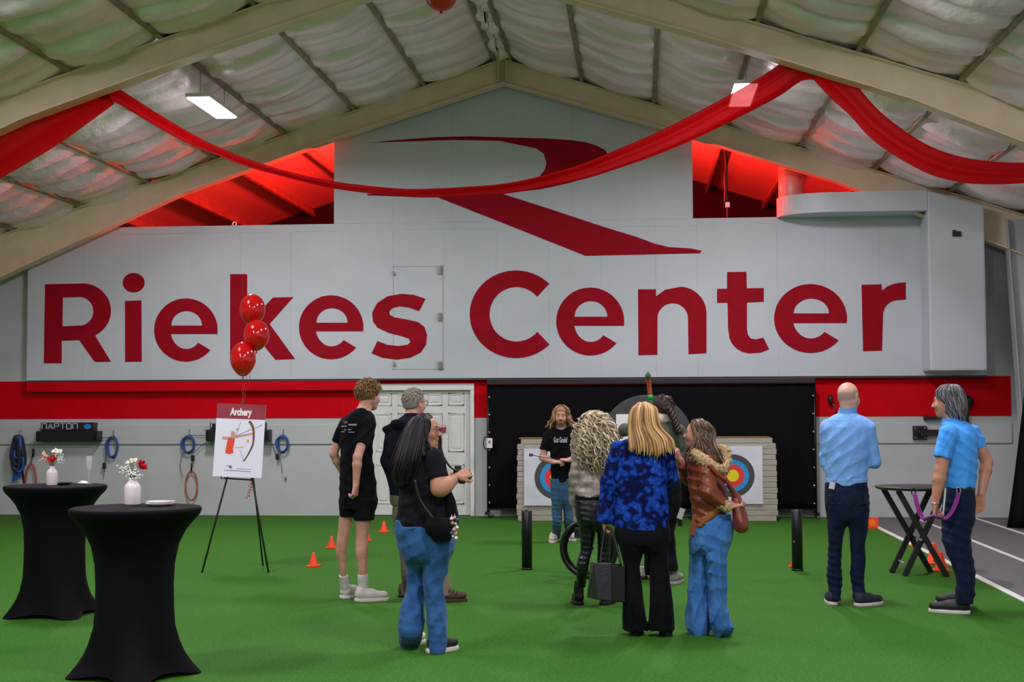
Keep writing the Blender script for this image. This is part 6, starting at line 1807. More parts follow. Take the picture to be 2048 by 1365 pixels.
F.garment('back_panel', SDF().loft(F.secs([(925, 1180, 1204, 0.105, -0.015), (960, 1178, 1206, 0.105, -0.012), (990, 1176, 1207, 0.113, -0.012)]), 0.02), mat('pale rose satin', '#b6a09d', 0.4, metal=0.2, c2='#a8948f', nscale=14, bump=0.2, bscale=18), disp=wrinkle(0.003, seed=33), parent=jo)
F.garment('waistband', SDF().loft(F.secs([(988, 1151, 1207, 0.115), (1008, 1150, 1207, 0.12)]), 0.02), blackc)
leather = mat('black leather', '#0d0d12', 0.33, c2='#14141b', nscale=8, bump=0.25, bscale=25)
tr = SDF().loft(F.hsecs([(1000, 1151, 1207, 0.12), (1025, 1151, 1211, 0.13), (1045, 1155, 1212, 0.13)]), 0.02)
F.tleg(tr, F.secs([(1030, 1154, 1190, 0.10, 0), (1060, 1158, 1188, 0.09, 0), (1085, 1160, 1187, 0.075, 0), (1105, 1160, 1184, 0.068, 0), (1120, 1154, 1180, 0.07, -0.01), (1145, 1153, 1176, 0.065, -0.01), (1176, 1152, 1171, 0.055, fl[1] + 0.04)]), 0.02)
F.tleg(tr, F.secs([(1030, 1186, 1213, 0.10, 0), (1060, 1192, 1221, 0.09, 0), (1090, 1195, 1221, 0.075, 0), (1120, 1194, 1220, 0.07, 0), (1150, 1195, 1217, 0.062, 0), (1176, 1196, 1215, 0.055, fr[1] + 0.04)]), 0.02)
F.garment('leather_trousers', tr, leather, disp=folds([(20, 0, 150, 0.006), (40, 0, -70, 0.006)], None, 32))
b = F.body
b.loft([(x, y, z, rx * 0.82, ry * 0.8) for x, y, z, rx, ry in tor], 0.02);
F.arm(P(1157, 912, 0), P(1149, 960, -0.01), P(1149, 1010, 0.06), (0.042, 0.036, 0.032, 0.024)); F.arm(P(1205, 912, 0), P(1213, 960, 0.02), P(1206, 1002, 0.13), (0.042, 0.036, 0.032, 0.024))
F.hand(P(1149, 1010, 0.06), (0.1, 0.5, -1), (1, 0, 0), -1, 0.7, 0.92); F.hand(P(1206, 1002, 0.13), (0, 0.6, -0.8), (-1, 0, 0), 1, 0.7, 0.92)
F.head(P(1187, 852, 0.02), 0.215, -12, -2, 0, P(1184, 902, 0.0), 0.05)
F.finish()
hm = [mat('ash curl a', '#b3a284', 0.6), mat('ash curl b', '#8a7860', 0.6), mat('ash curl c', '#d8cbb0', 0.6), mat('ash curl d', '#9f9079', 0.6)]
rows5 = [(823, 1184, 1196, 0.0, 0.03), (828, 1173, 1207, 0.0, 0.07), (838, 1163, 1218, 0.0, 0.10), (852, 1156, 1225, -0.01, 0.125), (870, 1151, 1229, -0.02, 0.14), (890, 1149, 1230, -0.03, 0.15), (907, 1152, 1225, -0.04, 0.14), (922, 1159, 1216, -0.05, 0.125), (938, 1168, 1208, -0.05, 0.11), (950, 1176, 1204, -0.05, 0.1)]
sdh = SDF().loft(F.secs([(y_, xl_ + 4, xr_ - 4, dr_ * 0.9, dc_) for (y_, xl_, xr_, dc_, dr_) in rows5[:8]]), 0.02)
sdh.plane(F.hq(0, 0.2, 0.5), F.hB @ np.array((0, 1, 0)))
V, Q = sdh.mesh(0.007, disp=lambda x, y, z: 0.010 * np.sin(70 * x + 12 * np.sin(30 * z)) * np.sin(60 * z + 8 * np.sin(40 * x)) + 0.005 * np.sin(110 * y + 60 * z))
hair = np_obj('hair', [(V, Q, 0)], [hm[1], hm[3]], F.root, smooth_it=1)
guide_locks(F, rows5, 260, 0.0062, hm, 12, curl=0.015, curl_f=70, parent=hair, span=(-0.12, 1.12), start=5, jit=0.03, end_jit=4.0, lay=0.22)
boot = mat('black boot leather', '#101014', 0.25, bump=0.1, bscale=30)
for (h_, an, x_) in ((fl, 100, 1162), (fr, 65, 1206)):
    sh_ = F.shoe(h_, an, 0.25, boot, soleB, 0.095, 0.03, 0.17, name='ankle_boot')
MB().bar(P(1172, 905, -0.14), P(1207, 962, -0.15), 0.016, 0.008, up=(0, 1, 0)).build('bag_strap', mat('brown strap leather', '#6a4a3c', 0.5), F.root)

# ---------------------------------------------------------------- 7 archer (behind the blonde woman)
F = Fig('archer in olive jacket and black trousers behind the blonde woman', 1318, 1168, 'light')
P = F.P
fl = F.FP(1291, 1160); fr = F.FP(1344, 1171)
tor = F.secs([(838, 1308, 1335, 0.06), (846, 1288, 1348, 0.09), (856, 1272, 1360, 0.11), (875, 1268, 1366, 0.125), (905, 1272, 1362, 0.12), (940, 1275, 1358, 0.12), (965, 1274, 1360, 0.13)])
sd = SDF().loft(tor, 0.02)
shL, elL, wrL = P(1272, 858, 0.02), P(1250, 860, 0.25), P(1240, 868, 0.42)
shR, elR, wrR = P(1358, 862, 0.02), P(1366, 905, 0.05), P(1345, 935, -0.05)
sd.cone(shL, elL, 0.06, 0.055, 0.03); sd.cone(elL, P(1246, 865, 0.36), 0.055, 0.045, 0.03, flat=True)
sd.cone(shR, elR, 0.06, 0.052, 0.03); sd.cone(elR, P(1354, 925, -0.02), 0.052, 0.045, 0.03, flat=True)
F.garment('jacket', sd, cloth('olive jacket', '#4b5642', '#3e4837', ns=12), disp=wrinkle(0.006, seed=41))
F.garment('white_collar', SDF().cone(P(1325, 838, -0.02), P(1326, 828, 0.0), 0.068, 0.058, 0.01, flat=True), cloth('cream collar', '#cfc9b8'), 0.007)
tr = SDF().loft(F.hsecs([(955, 1276, 1358, 0.12), (985, 1274, 1362, 0.13), (1010, 1276, 1362, 0.13)]), 0.02)
F.tleg(tr, F.secs([(1000, 1276, 1322, 0.10, 0.05), (1060, 1284, 1318, 0.09, 0.06), (1110, 1288, 1316, 0.085, 0.06), (1150, 1288, 1312, 0.08, fl[1] + 0.04)]), 0.02)
F.tleg(tr, F.secs([(1000, 1316, 1363, 0.10, -0.02), (1060, 1322, 1350, 0.09, -0.03), (1110, 1325, 1353, 0.09, -0.03), (1142, 1324, 1356, 0.09, fr[1] + 0.03)]), 0.02)
F.garment('wide_trousers', tr, blackp, disp=wrinkle(0.005, seed=42))
b = F.body
b.loft([(x, y, z, rx * 0.8, ry * 0.8) for x, y, z, rx, ry in tor], 0.02);
F.arm(shL, elL, wrL, (0.045, 0.038, 0.035, 0.026)); F.arm(shR, elR, wrR, (0.045, 0.038, 0.035, 0.026))
F.hand(wrL, (-0.2, 1, 0.2), (1, 0.2, 0), 1, 1.3); F.hand(wrR, (-0.7, -0.3, 0.1), (0, 0.2, -1), -1, 1.0)
F.head(P(1327, 818, 0.02), 0.23, -25, -8, 0, P(1326, 845, 0.0), 0.055)
F.finish()
hm = [mat('auburn a', '#33191a', 0.5), mat('auburn b', '#45201f', 0.5), mat('auburn c', '#241213', 0.5)]
cap = F.hair_cap(hm, 1.09, 0.2, 0.7, 0.3, 'hair')
F.tufts(hm, 200, 0.006, 0.05, 1.07, 180, 110, 7, 'hair_tufts', 0.2, 0.08, parent=cap)
mb = MB(); pts = catmull([tuple(P(*q)) for q in ((1335, 815, -0.09), (1345, 832, -0.10), (1352, 850, -0.11), (1358, 866, -0.12))], 6)
for k in range(3): mb.tube([Vector(p_) + Vector((0.016 * math.sin(i * 0.9 + k * 2.1), 0.016 * math.cos(i * 0.9 + k * 2.1), 0)) for i, p_ in enumerate(pts)], [0.026 - 0.008 * i / len(pts) for i in range(len(pts))], 7)
mb.build('braid', hm, cap)
grey = mat('grey shoe', '#8f8a8c', 0.7)
F.shoe(fl, 120, 0.26, whites, soleB, 0.1, 0.025, 0.09); F.shoe(fr, 72, 0.27, grey, mat('grey sole', '#a39d9c', 0.7), 0.105, 0.03, 0.11)
q = F.world(P(1367, 1030, -0.1)); t = MB().box((0, 0, 0), (0.05, 0.003, 0.10), Matrix.Rotation(0.35, 3, 'Y')).build('paper_tag', mat('pale tag', '#a9b0a8', 0.6), None); t.location = q; t.rotation_euler = (0, 0, F.rz); tag(t, 'pale paper slip hanging at the side of the archer', 'tag')
t.location = F.world(P(1362, 1028, -0.145))
# recurve bow
bo = np.array(P(1298, 868, 0.48)); bw = F.world(bo); t = empty('recurve_bow', bw, F.rz); tag(t, 'upright recurve bow with orange limb and green tip', 'bow')
def bq(px, py, d): return tuple(np.array(P(px, py, d)) - bo)
lim = mat('orange limb', '#c0531f', 0.5); gr = mat('bow green', '#2f6b4a', 0.5); br = mat('bright green', '#17c24a', 0.4)
MB().tube(catmull([bq(1296, 754, 0.42), bq(1298, 770, 0.47), bq(1300, 790, 0.50)], 4), [0.022] * 9, 8).build('upper_limb', lim, t)
MB().tube([bq(1300, 790, 0.50), bq(1301, 799, 0.505)], 0.024, 8).build('limb_marker', br, t)
MB().tube([bq(1296, 744, 0.39), bq(1296, 752, 0.41), bq(1296, 756, 0.42)], [0.006, 0.028, 0.022], 8).build('limb_tip', gr, t)
MB().tube(catmull([bq(1301, 799, 0.505), bq(1302, 830, 0.5), bq(1296, 865, 0.46), bq(1302, 900, 0.5), bq(1302, 925, 0.505)], 5), 0.02, 8).build('riser', gr, t)
MB().tube(catmull([bq(1302, 925, 0.505), bq(1299, 955, 0.48), bq(1296, 985, 0.42)], 4), 0.02, 8).build('lower_limb', lim, t)
MB().tube([bq(1296, 756, 0.41), bq(1296, 870, 0.3), bq(1296, 985, 0.42)], 0.002, 5).build('bow_string', M['black'], t)

# ---------------------------------------------------------------- 6 blonde woman in blue blouse
F = Fig('woman with long straight blonde hair in blue patterned blouse and black flared trousers', 1297, 1274, 'light')
P = F.P
fl = F.FP(1268, 1273); fr = F.FP(1338, 1275)
tor = F.secs([(872, 1268, 1304, 0.07), (879, 1250, 1322, 0.095), (888, 1236, 1334, 0.115), (905, 1229, 1340, 0.13), (940, 1229, 1336, 0.14), (975, 1228, 1336, 0.145), (1010, 1227, 1338, 0.15), (1040, 1226, 1340, 0.155), (1058, 1230, 1339, 0.15), (1064, 1255, 1330, 0.12)])
sd = SDF().loft(tor, 0.015)
shL, elL, wrL = P(1236, 898, 0.0), P(1216, 965, -0.02), P(1208, 1040, 0.0)
shR, elR, wrR = P(1333, 898, 0.0), P(1341, 955, 0.06), P(1330, 980, 0.28)
sd.cone(shL, elL, 0.058, 0.052, 0.02); sd.cone(elL, P(1209, 1046, 0.0), 0.052, 0.058, 0.02, flat=True)
sd.cone(shR, elR, 0.056, 0.05, 0.03); sd.cone(elR, P(1331, 978, 0.25), 0.05, 0.05, 0.03, flat=True)
def blouse_mat():
    m = bpy.data.materials.new('blue print blouse'); m.use_nodes = True
    nt = m.node_tree; b_ = nt.nodes['Principled BSDF']; b_.inputs['Roughness'].default_value = 0.8; b_.inputs['Specular IOR Level'].default_value = 0.12
    tc = nt.nodes.new('ShaderNodeTexCoord')
    nz = nt.nodes.new('ShaderNodeTexNoise'); nz.inputs['Scale'].default_value = 7
    add = nt.nodes.new('ShaderNodeMix'); add.data_type = 'RGBA'; add.blend_type = 'ADD'; add.inputs[0].default_value = 0.12
    vo = nt.nodes.new('ShaderNodeTexVoronoi'); vo.inputs['Scale'].default_value = 24; vo.feature = 'SMOOTH_F1'
    wv = nt.nodes.new('ShaderNodeTexNoise'); wv.inputs['Scale'].default_value = 9; wv.inputs['Detail'].default_value = 6
    mul = nt.nodes.new('ShaderNodeMath'); mul.operation = 'MULTIPLY'; mul.inputs[1].default_value = 0.75
    ad2 = nt.nodes.new('ShaderNodeMath'); ad2.operation = 'ADD'
    rp = nt.nodes.new('ShaderNodeValToRGB'); cr = rp.color_ramp
    cr.elements[0].position = 0.40; cr.elements[0].color = lin('#7d98ea')
    cr.elements[1].position = 0.95; cr.elements[1].color = lin('#05103e')
    for ps, cc_ in ((0.47, '#2f66d6'), (0.54, '#123ea6'), (0.60, '#2a5fcf'), (0.67, '#0d2f86'), (0.76, '#1a48ae'), (0.85, '#0a2168')):
        e = cr.elements.new(ps); e.color = lin(cc_)
    nt.links.new(tc.outputs['Object'], nz.inputs[0]); nt.links.new(tc.outputs['Object'], add.inputs[6]); nt.links.new(nz.outputs[1], add.inputs[7])
    nt.links.new(add.outputs[2], vo.inputs[0]); nt.links.new(tc.outputs['Object'], wv.inputs[0])
    nt.links.new(vo.outputs[0], mul.inputs[0]); nt.links.new(mul.outputs[0], ad2.inputs[0]); nt.links.new(wv.outputs[0], ad2.inputs[1])
    nt.links.new(ad2.outputs[0], rp.inputs[0]); nt.links.new(rp.outputs[0], b_.inputs['Base Color'])
    return m
F.garment('blouse', sd, blouse_mat(), disp=folds([(70, 20, 14, 0.012), (30, 0, 60, 0.007)], wrinkle(0.002, seed=51), 51))
tr = SDF().loft(F.hsecs([(1040, 1232, 1336, 0.13), (1065, 1230, 1341, 0.145), (1085, 1236, 1338, 0.145)]), 0.02)
F.tleg(tr, F.secs([(1070, 1231, 1289, 0.12, 0), (1087, 1237, 1283, 0.115, 0), (1131, 1246, 1280, 0.085, 0), (1163, 1246, 1284, 0.085, 0), (1205, 1244, 1288, 0.10, 0), (1261, 1243, 1294, 0.12, fl[1] + 0.06)]), 0.02)
F.tleg(tr, F.secs([(1070, 1283, 1340, 0.12, 0), (1087, 1287, 1337, 0.115, 0), (1120, 1297, 1336, 0.09, 0), (1160, 1299, 1340, 0.085, 0), (1205, 1299, 1346, 0.10, 0), (1260, 1296, 1350, 0.12, fr[1] + 0.06)]), 0.02)
F.garment('flared_trousers', tr, blackp, disp=folds([(90, 30, 6, 0.010), (30, 0, 60, 0.005)], None, 52))
b = F.body
b.loft([(x, y, z, rx * 0.8, ry * 0.8) for x, y, z, rx, ry in tor[:-1]], 0.02);
F.arm(shL, elL, wrL, (0.045, 0.038, 0.035, 0.026)); F.arm(shR, elR, wrR, (0.045, 0.038, 0.035, 0.026))
F.hand(wrL, (0.1, 0.1, -1), (1, 0.2, 0), -1, 1.5, 0.9); F.hand(wrR, (-0.6, 0.6, 0.0), (0, 0.2, -1), -1, 0.8, 0.92)
F.head(P(1286, 836, 0.02), 0.215, -15, 2, 0, P(1286, 884, 0.0), 0.052)
F.finish()
hm = [mat('honey blonde a', '#c79d62', 0.45), mat('honey blonde b', '#a67c48', 0.45), mat('honey blonde c', '#d9b47c', 0.45), mat('honey blonde d', '#8a6439', 0.5)]
sdh = SDF()
sdh.ell(F.hq(0, -0.06, 0.63), np.array((0.35, 0.42, 0.385)) * F.hH * 1.05, F.hB, 0.02)
sdh.loft(F.secs([(835, 1260, 1315, 0.085, -0.02), (855, 1259, 1322, 0.08, -0.05), (872, 1263, 1328, 0.065, -0.08), (890, 1270, 1334, 0.05, -0.11), (905, 1276, 1334, 0.035, -0.125)]), 0.03)
sdh.plane(F.hq(0, 0.18, 0.5), F.hB @ np.array((0, 1, -0.3)))
V, Q = sdh.mesh(0.006, disp=lambda x, y, z: 0.003 * np.sin(130 * x + 20 * np.sin(3 * z)) + 0.002 * np.sin(240 * x + 3 * z))
hair = np_obj('hair', [(V, Q, 0)], hm, F.root, smooth_it=1)
def gl(f):   # guide: from the crown down the back, fanning out
    x1 = 1262 + 84 * f; x0 = 1276 + 20 * f
    return [P(x0, 806, -0.01 - 0.0), P(1263 + 50 * f, 818, -0.075), P(1258 + 58 * f, 835, -0.105), P(1257 + 65 * f, 858, -0.12), P(x1 - 4 + 2 * f, 882, -0.15), P(x1 + (f - 0.5) * 6, 902 - 12 * abs(f - 0.55), -0.165), P(x1 + (f - 0.5) * 10, 913 - 20 * abs(f - 0.6), -0.165)]
rnd = random.Random(6); mb = MB()
for i in range(85):
    f = (i + rnd.random()) / 85
    g = gl(f); jz = rnd.gauss(0, 0.012); jx = rnd.gauss(0, 0.007); jy = rnd.uniform(-0.012, 0.012)
    pts = catmull([tuple(q + np.array((jx * k / 6, jy, jz * k / 6))) for k, q in enumerate(g)], 4)
    r = 0.006 * (0.7 + 0.7 * rnd.random()); N = len(pts)
    mb.tube(pts, [r * (0.5 + 0.5 * min(1, k / 5)) * (1 if k < N * 0.65 else 1 - 0.8 * (k - N * 0.65) / (N * 0.35)) for k in range(N)], 6, mi=rnd.randrange(4))
mb.build('hair_locks', hm, hair, fix=False)
for (h_, an) in ((fl, 80), (fr, 100)): F.shoe(h_, an, 0.23, mat('black boot', '#0e0e12', 0.4), soleB, 0.09, 0.012, 0.11, heel_h=0.05, name='heeled_boot')

# tote bag in her left hand
tb = np.array(P(1212, 1203, -0.06)); t = empty('tote_bag', F.world(np.array((tb[0], tb[1], tb[2]))), F.rz); tag(t, 'large black leather tote bag hanging from the hand of the blonde woman', 'bag')
def tq(px, py, d): return np.array(P(px, py, d)) - tb
tl = mat('dark tote leather', '#1d1d27', 0.42, c2='#242430', nscale=20, bump=0.2, bscale=90); tk = mat('black tote leather', '#0b0b0e', 0.4)
def hexa(pts, nm, m_): MB().add(pts, [(0, 1, 2, 3), (7, 6, 5, 4), (0, 4, 5, 1), (1, 5, 6, 2), (2, 6, 7, 3), (3, 7, 4, 0)]).build(nm, m_, t, bevel=0.006)
hexa([tq(1197, 1201, -0.16), tq(1224, 1203, -0.14), tq(1222, 1127, -0.12), tq(1187, 1126, -0.14), tq(1173, 1196, 0.06), tq(1246, 1201, 0.06), tq(1244, 1130, 0.05), tq(1181, 1125, 0.05)], 'bag_body', tl)
hexa([tq(1223, 1205, -0.13), tq(1250, 1205, -0.10), tq(1250, 1133, -0.08), tq(1222, 1131, -0.11), tq(1223, 1205, 0.05), tq(1250, 1205, 0.05), tq(1250, 1133, 0.04), tq(1222, 1131, 0.04)], 'bag_side', tk)
for d_ in (-0.1, 0.03):
    MB().tube(catmull([tuple(tq(1200, 1128, d_)), tuple(tq(1205, 1090, d_ * 0.6)), tuple(tq(1212, 1056, d_ * 0.3)), tuple(tq(1224, 1062, d_ * 0.3)), tuple(tq(1234, 1095, d_ * 0.6)), tuple(tq(1242, 1132, d_))], 5), 0.008, 7).build('bag_handle', tk, t)

# ---------------------------------------------------------------- 8 woman in leather jacket
F = Fig('woman in brown leather jacket with fur hood and wide blue jeans, facing left', 1418, 1271, 'tan')
P = F.P
fl = F.FP(1400, 1271); fr = F.FP(1445, 1273)
tor = F.secs([(898, 1390, 1420, 0.07), (908, 1380, 1436, 0.11), (922, 1374, 1444, 0.15), (945, 1373, 1449, 0.165), (975, 1376, 1454, 0.165), (1005, 1380, 1457, 0.16), (1025, 1384, 1452, 0.16), (1042, 1386, 1432, 0.155), (1054, 1388, 1410, 0.14)])
sd = SDF().loft(tor, 0.02)
shR, elR, wrR = P(1412, 928, -0.14), P(1416, 985, -0.2), P(1455, 1015, -0.16)
shL, elL, wrL = P(1398, 926, 0.13), P(1378, 955, 0.16), P(1360, 922, 0.06)
sd.cone(shR, elR, 0.068, 0.060, 0.03); sd.cone(elR, P(1446, 1009, -0.175), 0.060, 0.046, 0.03, flat=True)
sd.cone(shL, elL, 0.066, 0.058, 0.03); sd.cone(elL, P(1363, 927, 0.08), 0.058, 0.044, 0.03, flat=True)
lea = mat('brown leather', '#6e2f1c', 0.4, c2='#8a4128', nscale=9, bump=0.35, bscale=22)
jk = F.garment('leather_jacket', sd, lea, 0.0075, disp=folds([(40, 20, 85, 0.012), (70, 0, -50, 0.010)], wrinkle(0.003, seed=61), 61))
sub = mat('tan suede', '#8f5420', 0.85)
F.garment('jacket_hem', SDF().loft(F.secs([(1010, 1420, 1455, 0.158), (1022, 1402, 1450, 0.165), (1036, 1392, 1436, 0.165), (1052, 1389, 1413, 0.15)]), 0.02), sub, parent=jk)
MB().bar(P(1393, 1030, -0.10), P(1385, 1072, -0.10), 0.055, 0.02, up=(0, 1, 0)).build('belt_end', mat('belt leather', '#7a3a2a', 0.5), jk, bevel=0.006)
fur = [mat('fur a', '#b39a74', 0.9), mat('fur b', '#957c58', 0.9), mat('fur c', '#c9b48e', 0.9)]
sdf = SDF(); gp = [P(1387, 906, -0.11), P(1400, 915, -0.16), P(1415, 926, -0.18), P(1432, 938, -0.16), P(1446, 940, -0.08), P(1452, 925, 0.02), P(1452, 905, 0.07), P(1440, 898, 0.10)]
gp = [np.array(tuple(q)) for q in catmull([tuple(q) for q in gp], 3)]
for a_, c_ in zip(gp, gp[1:]): sdf.cone(a_, c_, 0.030, 0.030, 0.02)
V, Q = sdf.mesh(0.007, disp=lambda x, y, z: 0.006 * np.sin(160 * x + 50 * z) * np.sin(140 * z + 90 * y)); fo = np_obj('fur_trim', [(V, Q, 0)], fur, F.root)
rnd = random.Random(9); mb = MB()
for k in range(520):
    c_ = gp[rnd.randrange(len(gp))] + np.array([rnd.gauss(0, 0.01) for _ in range(3)]); dv = np.array([rnd.gauss(0, 1) for _ in range(3)]); dv /= np.linalg.norm(dv)
    mb.tube([tuple(c_ + dv * 0.02), tuple(c_ + dv * 0.035 + np.array((0, 0, -0.003))), tuple(c_ + dv * 0.048 + np.array((0, 0, -0.012)))], [0.004, 0.003, 0.0005], 4, cap=False, mi=rnd.randrange(3))
tag(mb.build('fur_pile', fur, fo, fix=False), kind='stuff')
sdf = SDF().cone(P(1444, 1008, -0.175), P(1453, 1014, -0.165), 0.045, 0.043, 0.02); V, Q = sdf.mesh(0.006, disp=lambda x, y, z: 0.005 * np.sin(190 * x + 50 * z) * np.sin(170 * z + 90 * y)); np_obj('fur_cuff', [(V, Q, 0)], fur, F.root)
tr = SDF().loft(F.hsecs([(1028, 1398, 1462, 0.14), (1050, 1388, 1466, 0.155), (1075, 1381, 1464, 0.16), (1095, 1379, 1459, 0.155)]), 0.02)
F.tleg(tr, F.secs([(1080, 1380, 1430, 0.12, 0.04), (1110, 1378, 1424, 0.12, 0.05), (1150, 1377, 1418, 0.115, 0.05), (1200, 1373, 1416, 0.12, 0.05), (1240, 1371, 1419, 0.125, 0.05), (1258, 1372, 1420, 0.12, 0.05), (1272, 1379, 1416, 0.10, fl[1] + 0.05)]), 0.02)
F.tleg(tr, F.secs([(1080, 1410, 1463, 0.125, -0.06), (1110, 1412, 1455, 0.12, -0.06), (1150, 1414, 1455, 0.11, -0.06), (1200, 1416, 1454, 0.11, -0.05), (1235, 1418, 1459, 0.12, -0.05), (1256, 1421, 1466, 0.125, -0.04), (1274, 1430, 1459, 0.10, fr[1] + 0.05)]), 0.02)
F.garment('wide_jeans', tr, denim2, disp=folds([(95, 50, 8, 0.018), (60, 30, -26, 0.012), (10, 0, 70, 0.006)], None, 62))
b = F.body
b.loft([(x, y, z, rx * 0.8, ry * 0.8) for x, y, z, rx, ry in tor[:-2]], 0.02);
F.arm(shR, elR, wrR, (0.05, 0.042, 0.036, 0.026)); F.arm(shL, elL, wrL, (0.05, 0.042, 0.036, 0.026))
F.hand(wrR, (0.9, 0.1, 0.35), (0, 0.6, -0.8), 1, 0.7, 0.9); F.hand(wrL, (-0.35, -0.35, 1), (-0.9, 0.2, 0.3), 1, 1.3, 0.9)
F.head(P(1394, 868, 0.0), 0.20, -86, 4, 0, P(1402, 906, 0.0), 0.05, mouth_open=1.0)
F.finish()
hm = [mat('brown hair a', '#4a3524', 0.45), mat('brown hair b', '#6b5034', 0.45), mat('brown hair c', '#37271b', 0.45), mat('brown hair d', '#85683f', 0.45)]
sdh = SDF(); sdh.ell(F.hq(0, -0.07, 0.64), np.array((0.35, 0.42, 0.385)) * F.hH * 1.06, F.hB, 0.02)
sdh.loft(F.secs([(862, 1390, 1429, 0.085), (885, 1394, 1430, 0.095, -0.01), (905, 1400, 1436, 0.09, -0.02), (920, 1414, 1444, 0.07, -0.04), (926, 1424, 1446, 0.05, -0.05)]), 0.03)
sdh.plane(F.hq(0, 0.17, 0.55), F.hB @ np.array((0, 1, -0.25)))
V, Q = sdh.mesh(0.006, disp=lambda x, y, z: 0.003 * np.sin(110 * x + 50 * y + 10 * np.sin(9 * z)) + 0.002 * np.sin(200 * y + 90 * x + 6 * z))
hair = np_obj('hair', [(V, Q, 0)], hm, F.root, smooth_it=1)
rnd = random.Random(16); mb = MB()
for i in range(70):
    f = rnd.random(); side = -1 if rnd.random() < 0.8 else 1
    d0 = -0.03 - 0.06 * rnd.random()
    g = [P(1392 + 14 * f, 841 + 2 * abs(f - 0.5), d0 * 0.3), P(1384 + 36 * f, 849 + 4 * abs(f - 0.4), d0 * 0.85), P(1388 + 41 * f, 866, -0.085 + 0.02 * f), P(1392 + 38 * f, 886, -0.095 + 0.01 * f), P(1394 + 44 * f, 904, -0.10), P(1398 + 50 * f, 916 + 10 * f, -0.12 + 0.03 * f)]
    jx = rnd.gauss(0, 0.012)
    pts = catmull([tuple(q + np.array((jx * math.sin(k), rnd.uniform(-0.006, 0.006), 0))) for k, q in enumerate(g)], 4); N = len(pts); r = 0.007 * (0.6 + 0.7 * rnd.random())
    mb.tube(pts, [r * (0.5 + 0.5 * min(1, k / 5)) * (1 if k < N * 0.65 else 1 - 0.8 * (k - N * 0.65) / (N * 0.35)) for k in range(N)], 6, mi=rnd.randrange(4))
for (pts, r) in (([(1386, 852, -0.06), (1392, 875, -0.09), (1384, 896, -0.12), (1376, 912, -0.14), (1373, 928, -0.15)], 0.013), ([(1385, 858, 0.06), (1383, 885, 0.09), (1374, 905, 0.10), (1371, 925, 0.1)], 0.013)):
    mb.tube(catmull([tuple(P(*q)) for q in pts], 4), [r] * (4 * (len(pts) - 1)) + [0.003], 7)
mb.build('hair_locks', hm, hair, fix=False)
for (h_, an) in ((fl, 105), (fr, 95)): F.shoe(h_, an, 0.22, mat('hidden shoe', '#33312f', 0.6), soleB, 0.085, 0.02, 0.07)
# shoulder bag
bo = np.array(P(1480, 1066, -0.12)); t = empty('shoulder_bag', F.world(bo), F.rz); tag(t, 'slouchy brown leather bag behind the leather jacket woman', 'bag')
def bq(px, py, d): return np.array(P(px, py, d)) - bo
sd = SDF().loft([(x - bo[0], y - bo[1], z - bo[2], rx, ry) for x, y, z, rx, ry in F.secs([(975, 1460, 1468, 0.03, -0.1), (995, 1464, 1482, 0.06, -0.1), (1020, 1464, 1492, 0.09, -0.1), (1045, 1465, 1497, 0.105, -0.1), (1060, 1469, 1496, 0.09, -0.1), (1067, 1476, 1488, 0.05, -0.1)])], 0.02)
V, Q = sd.mesh(0.007, disp=wrinkle(0.008, fz=20, fx=60, seed=64)); np_obj('bag_body', [(V, Q, 0)], mat('red brown leather', '#6b2c20', 0.4, c2='#7d3a2a', nscale=8, bump=0.3, bscale=20), t, smooth_it=1)
MB().tube(catmull([tuple(bq(*q)) for q in ((1466, 985, -0.12), (1450, 962, -0.18), (1432, 945, -0.21), (1418, 930, -0.22))], 5), 0.016, 7).build('bag_strap', lea, t)
MB().tube(catmull([tuple(bq(*q)) for q in ((1476, 1000, -0.14), (1462, 975, -0.18), (1448, 955, -0.2))], 5), 0.014, 7).build('bag_strap', lea, t)
MB().ball(tuple(bq(1451, 971, -0.215)), 0.012, 8, 6).build('strap_charm', mat('violet charm', '#7d4a9a', 0.4), t)

# ---------------------------------------------------------------- 9 bald man
F = Fig('bald man in light blue sweater and navy trousers, seen from behind', 1695, 1210, 'pale')
P = F.P
fl = F.FP(1668, 1212); fr = F.FP(1710, 1214)
tor = F.secs([(825, 1680, 1711, 0.07), (831, 1665, 1724, 0.09), (840, 1652, 1738, 0.11), (855, 1645, 1743, 0.13), (880, 1645, 1743, 0.14), (920, 1647, 1738, 0.14), (945, 1648, 1736, 0.135), (962, 1649, 1736, 0.135)])
sd = SDF().loft(tor, 0.02)
shL, elL, wrL = P(1655, 856, 0.0), P(1652, 925, 0.02), P(1682, 925, 0.28)
shR, elR, wrR = P(1737, 858, 0.0), P(1749, 925, 0.02), P(1722, 922, 0.28)
sd.cone(shL, elL, 0.062, 0.052, 0.03); sd.cone(elL, P(1678, 924, 0.24), 0.052, 0.042, 0.03, flat=True)
sd.cone(shR, elR, 0.064, 0.050, 0.03); sd.cone(elR, P(1725, 921, 0.24), 0.050, 0.042, 0.03, flat=True)
swt = cloth('light blue knit', '#78aef2', '#80b4f2', ns=12, bump=0.25, bs=160)
sw = F.garment('sweater', sd, swt, disp=folds([(55, 10, -34, 0.013), (38, 0, -60, 0.008), (70, 0, 20, 0.006)], wrinkle(0.002, seed=71), 71))
F.garment('sweater_rib', SDF().loft(F.secs([(957, 1649, 1736, 0.134), (972, 1650, 1735, 0.13)]), 0.02), cloth('blue rib', '#80b4f2', '#88bbf6', bump=0.3, bs=200), parent=sw)
F.garment('polo_collar', SDF().cone(P(1695, 829, 0.0), P(1696, 816, 0.005), 0.079, 0.070, 0.01, flat=True), cloth('blue collar', '#6ea4ec'), 0.006)
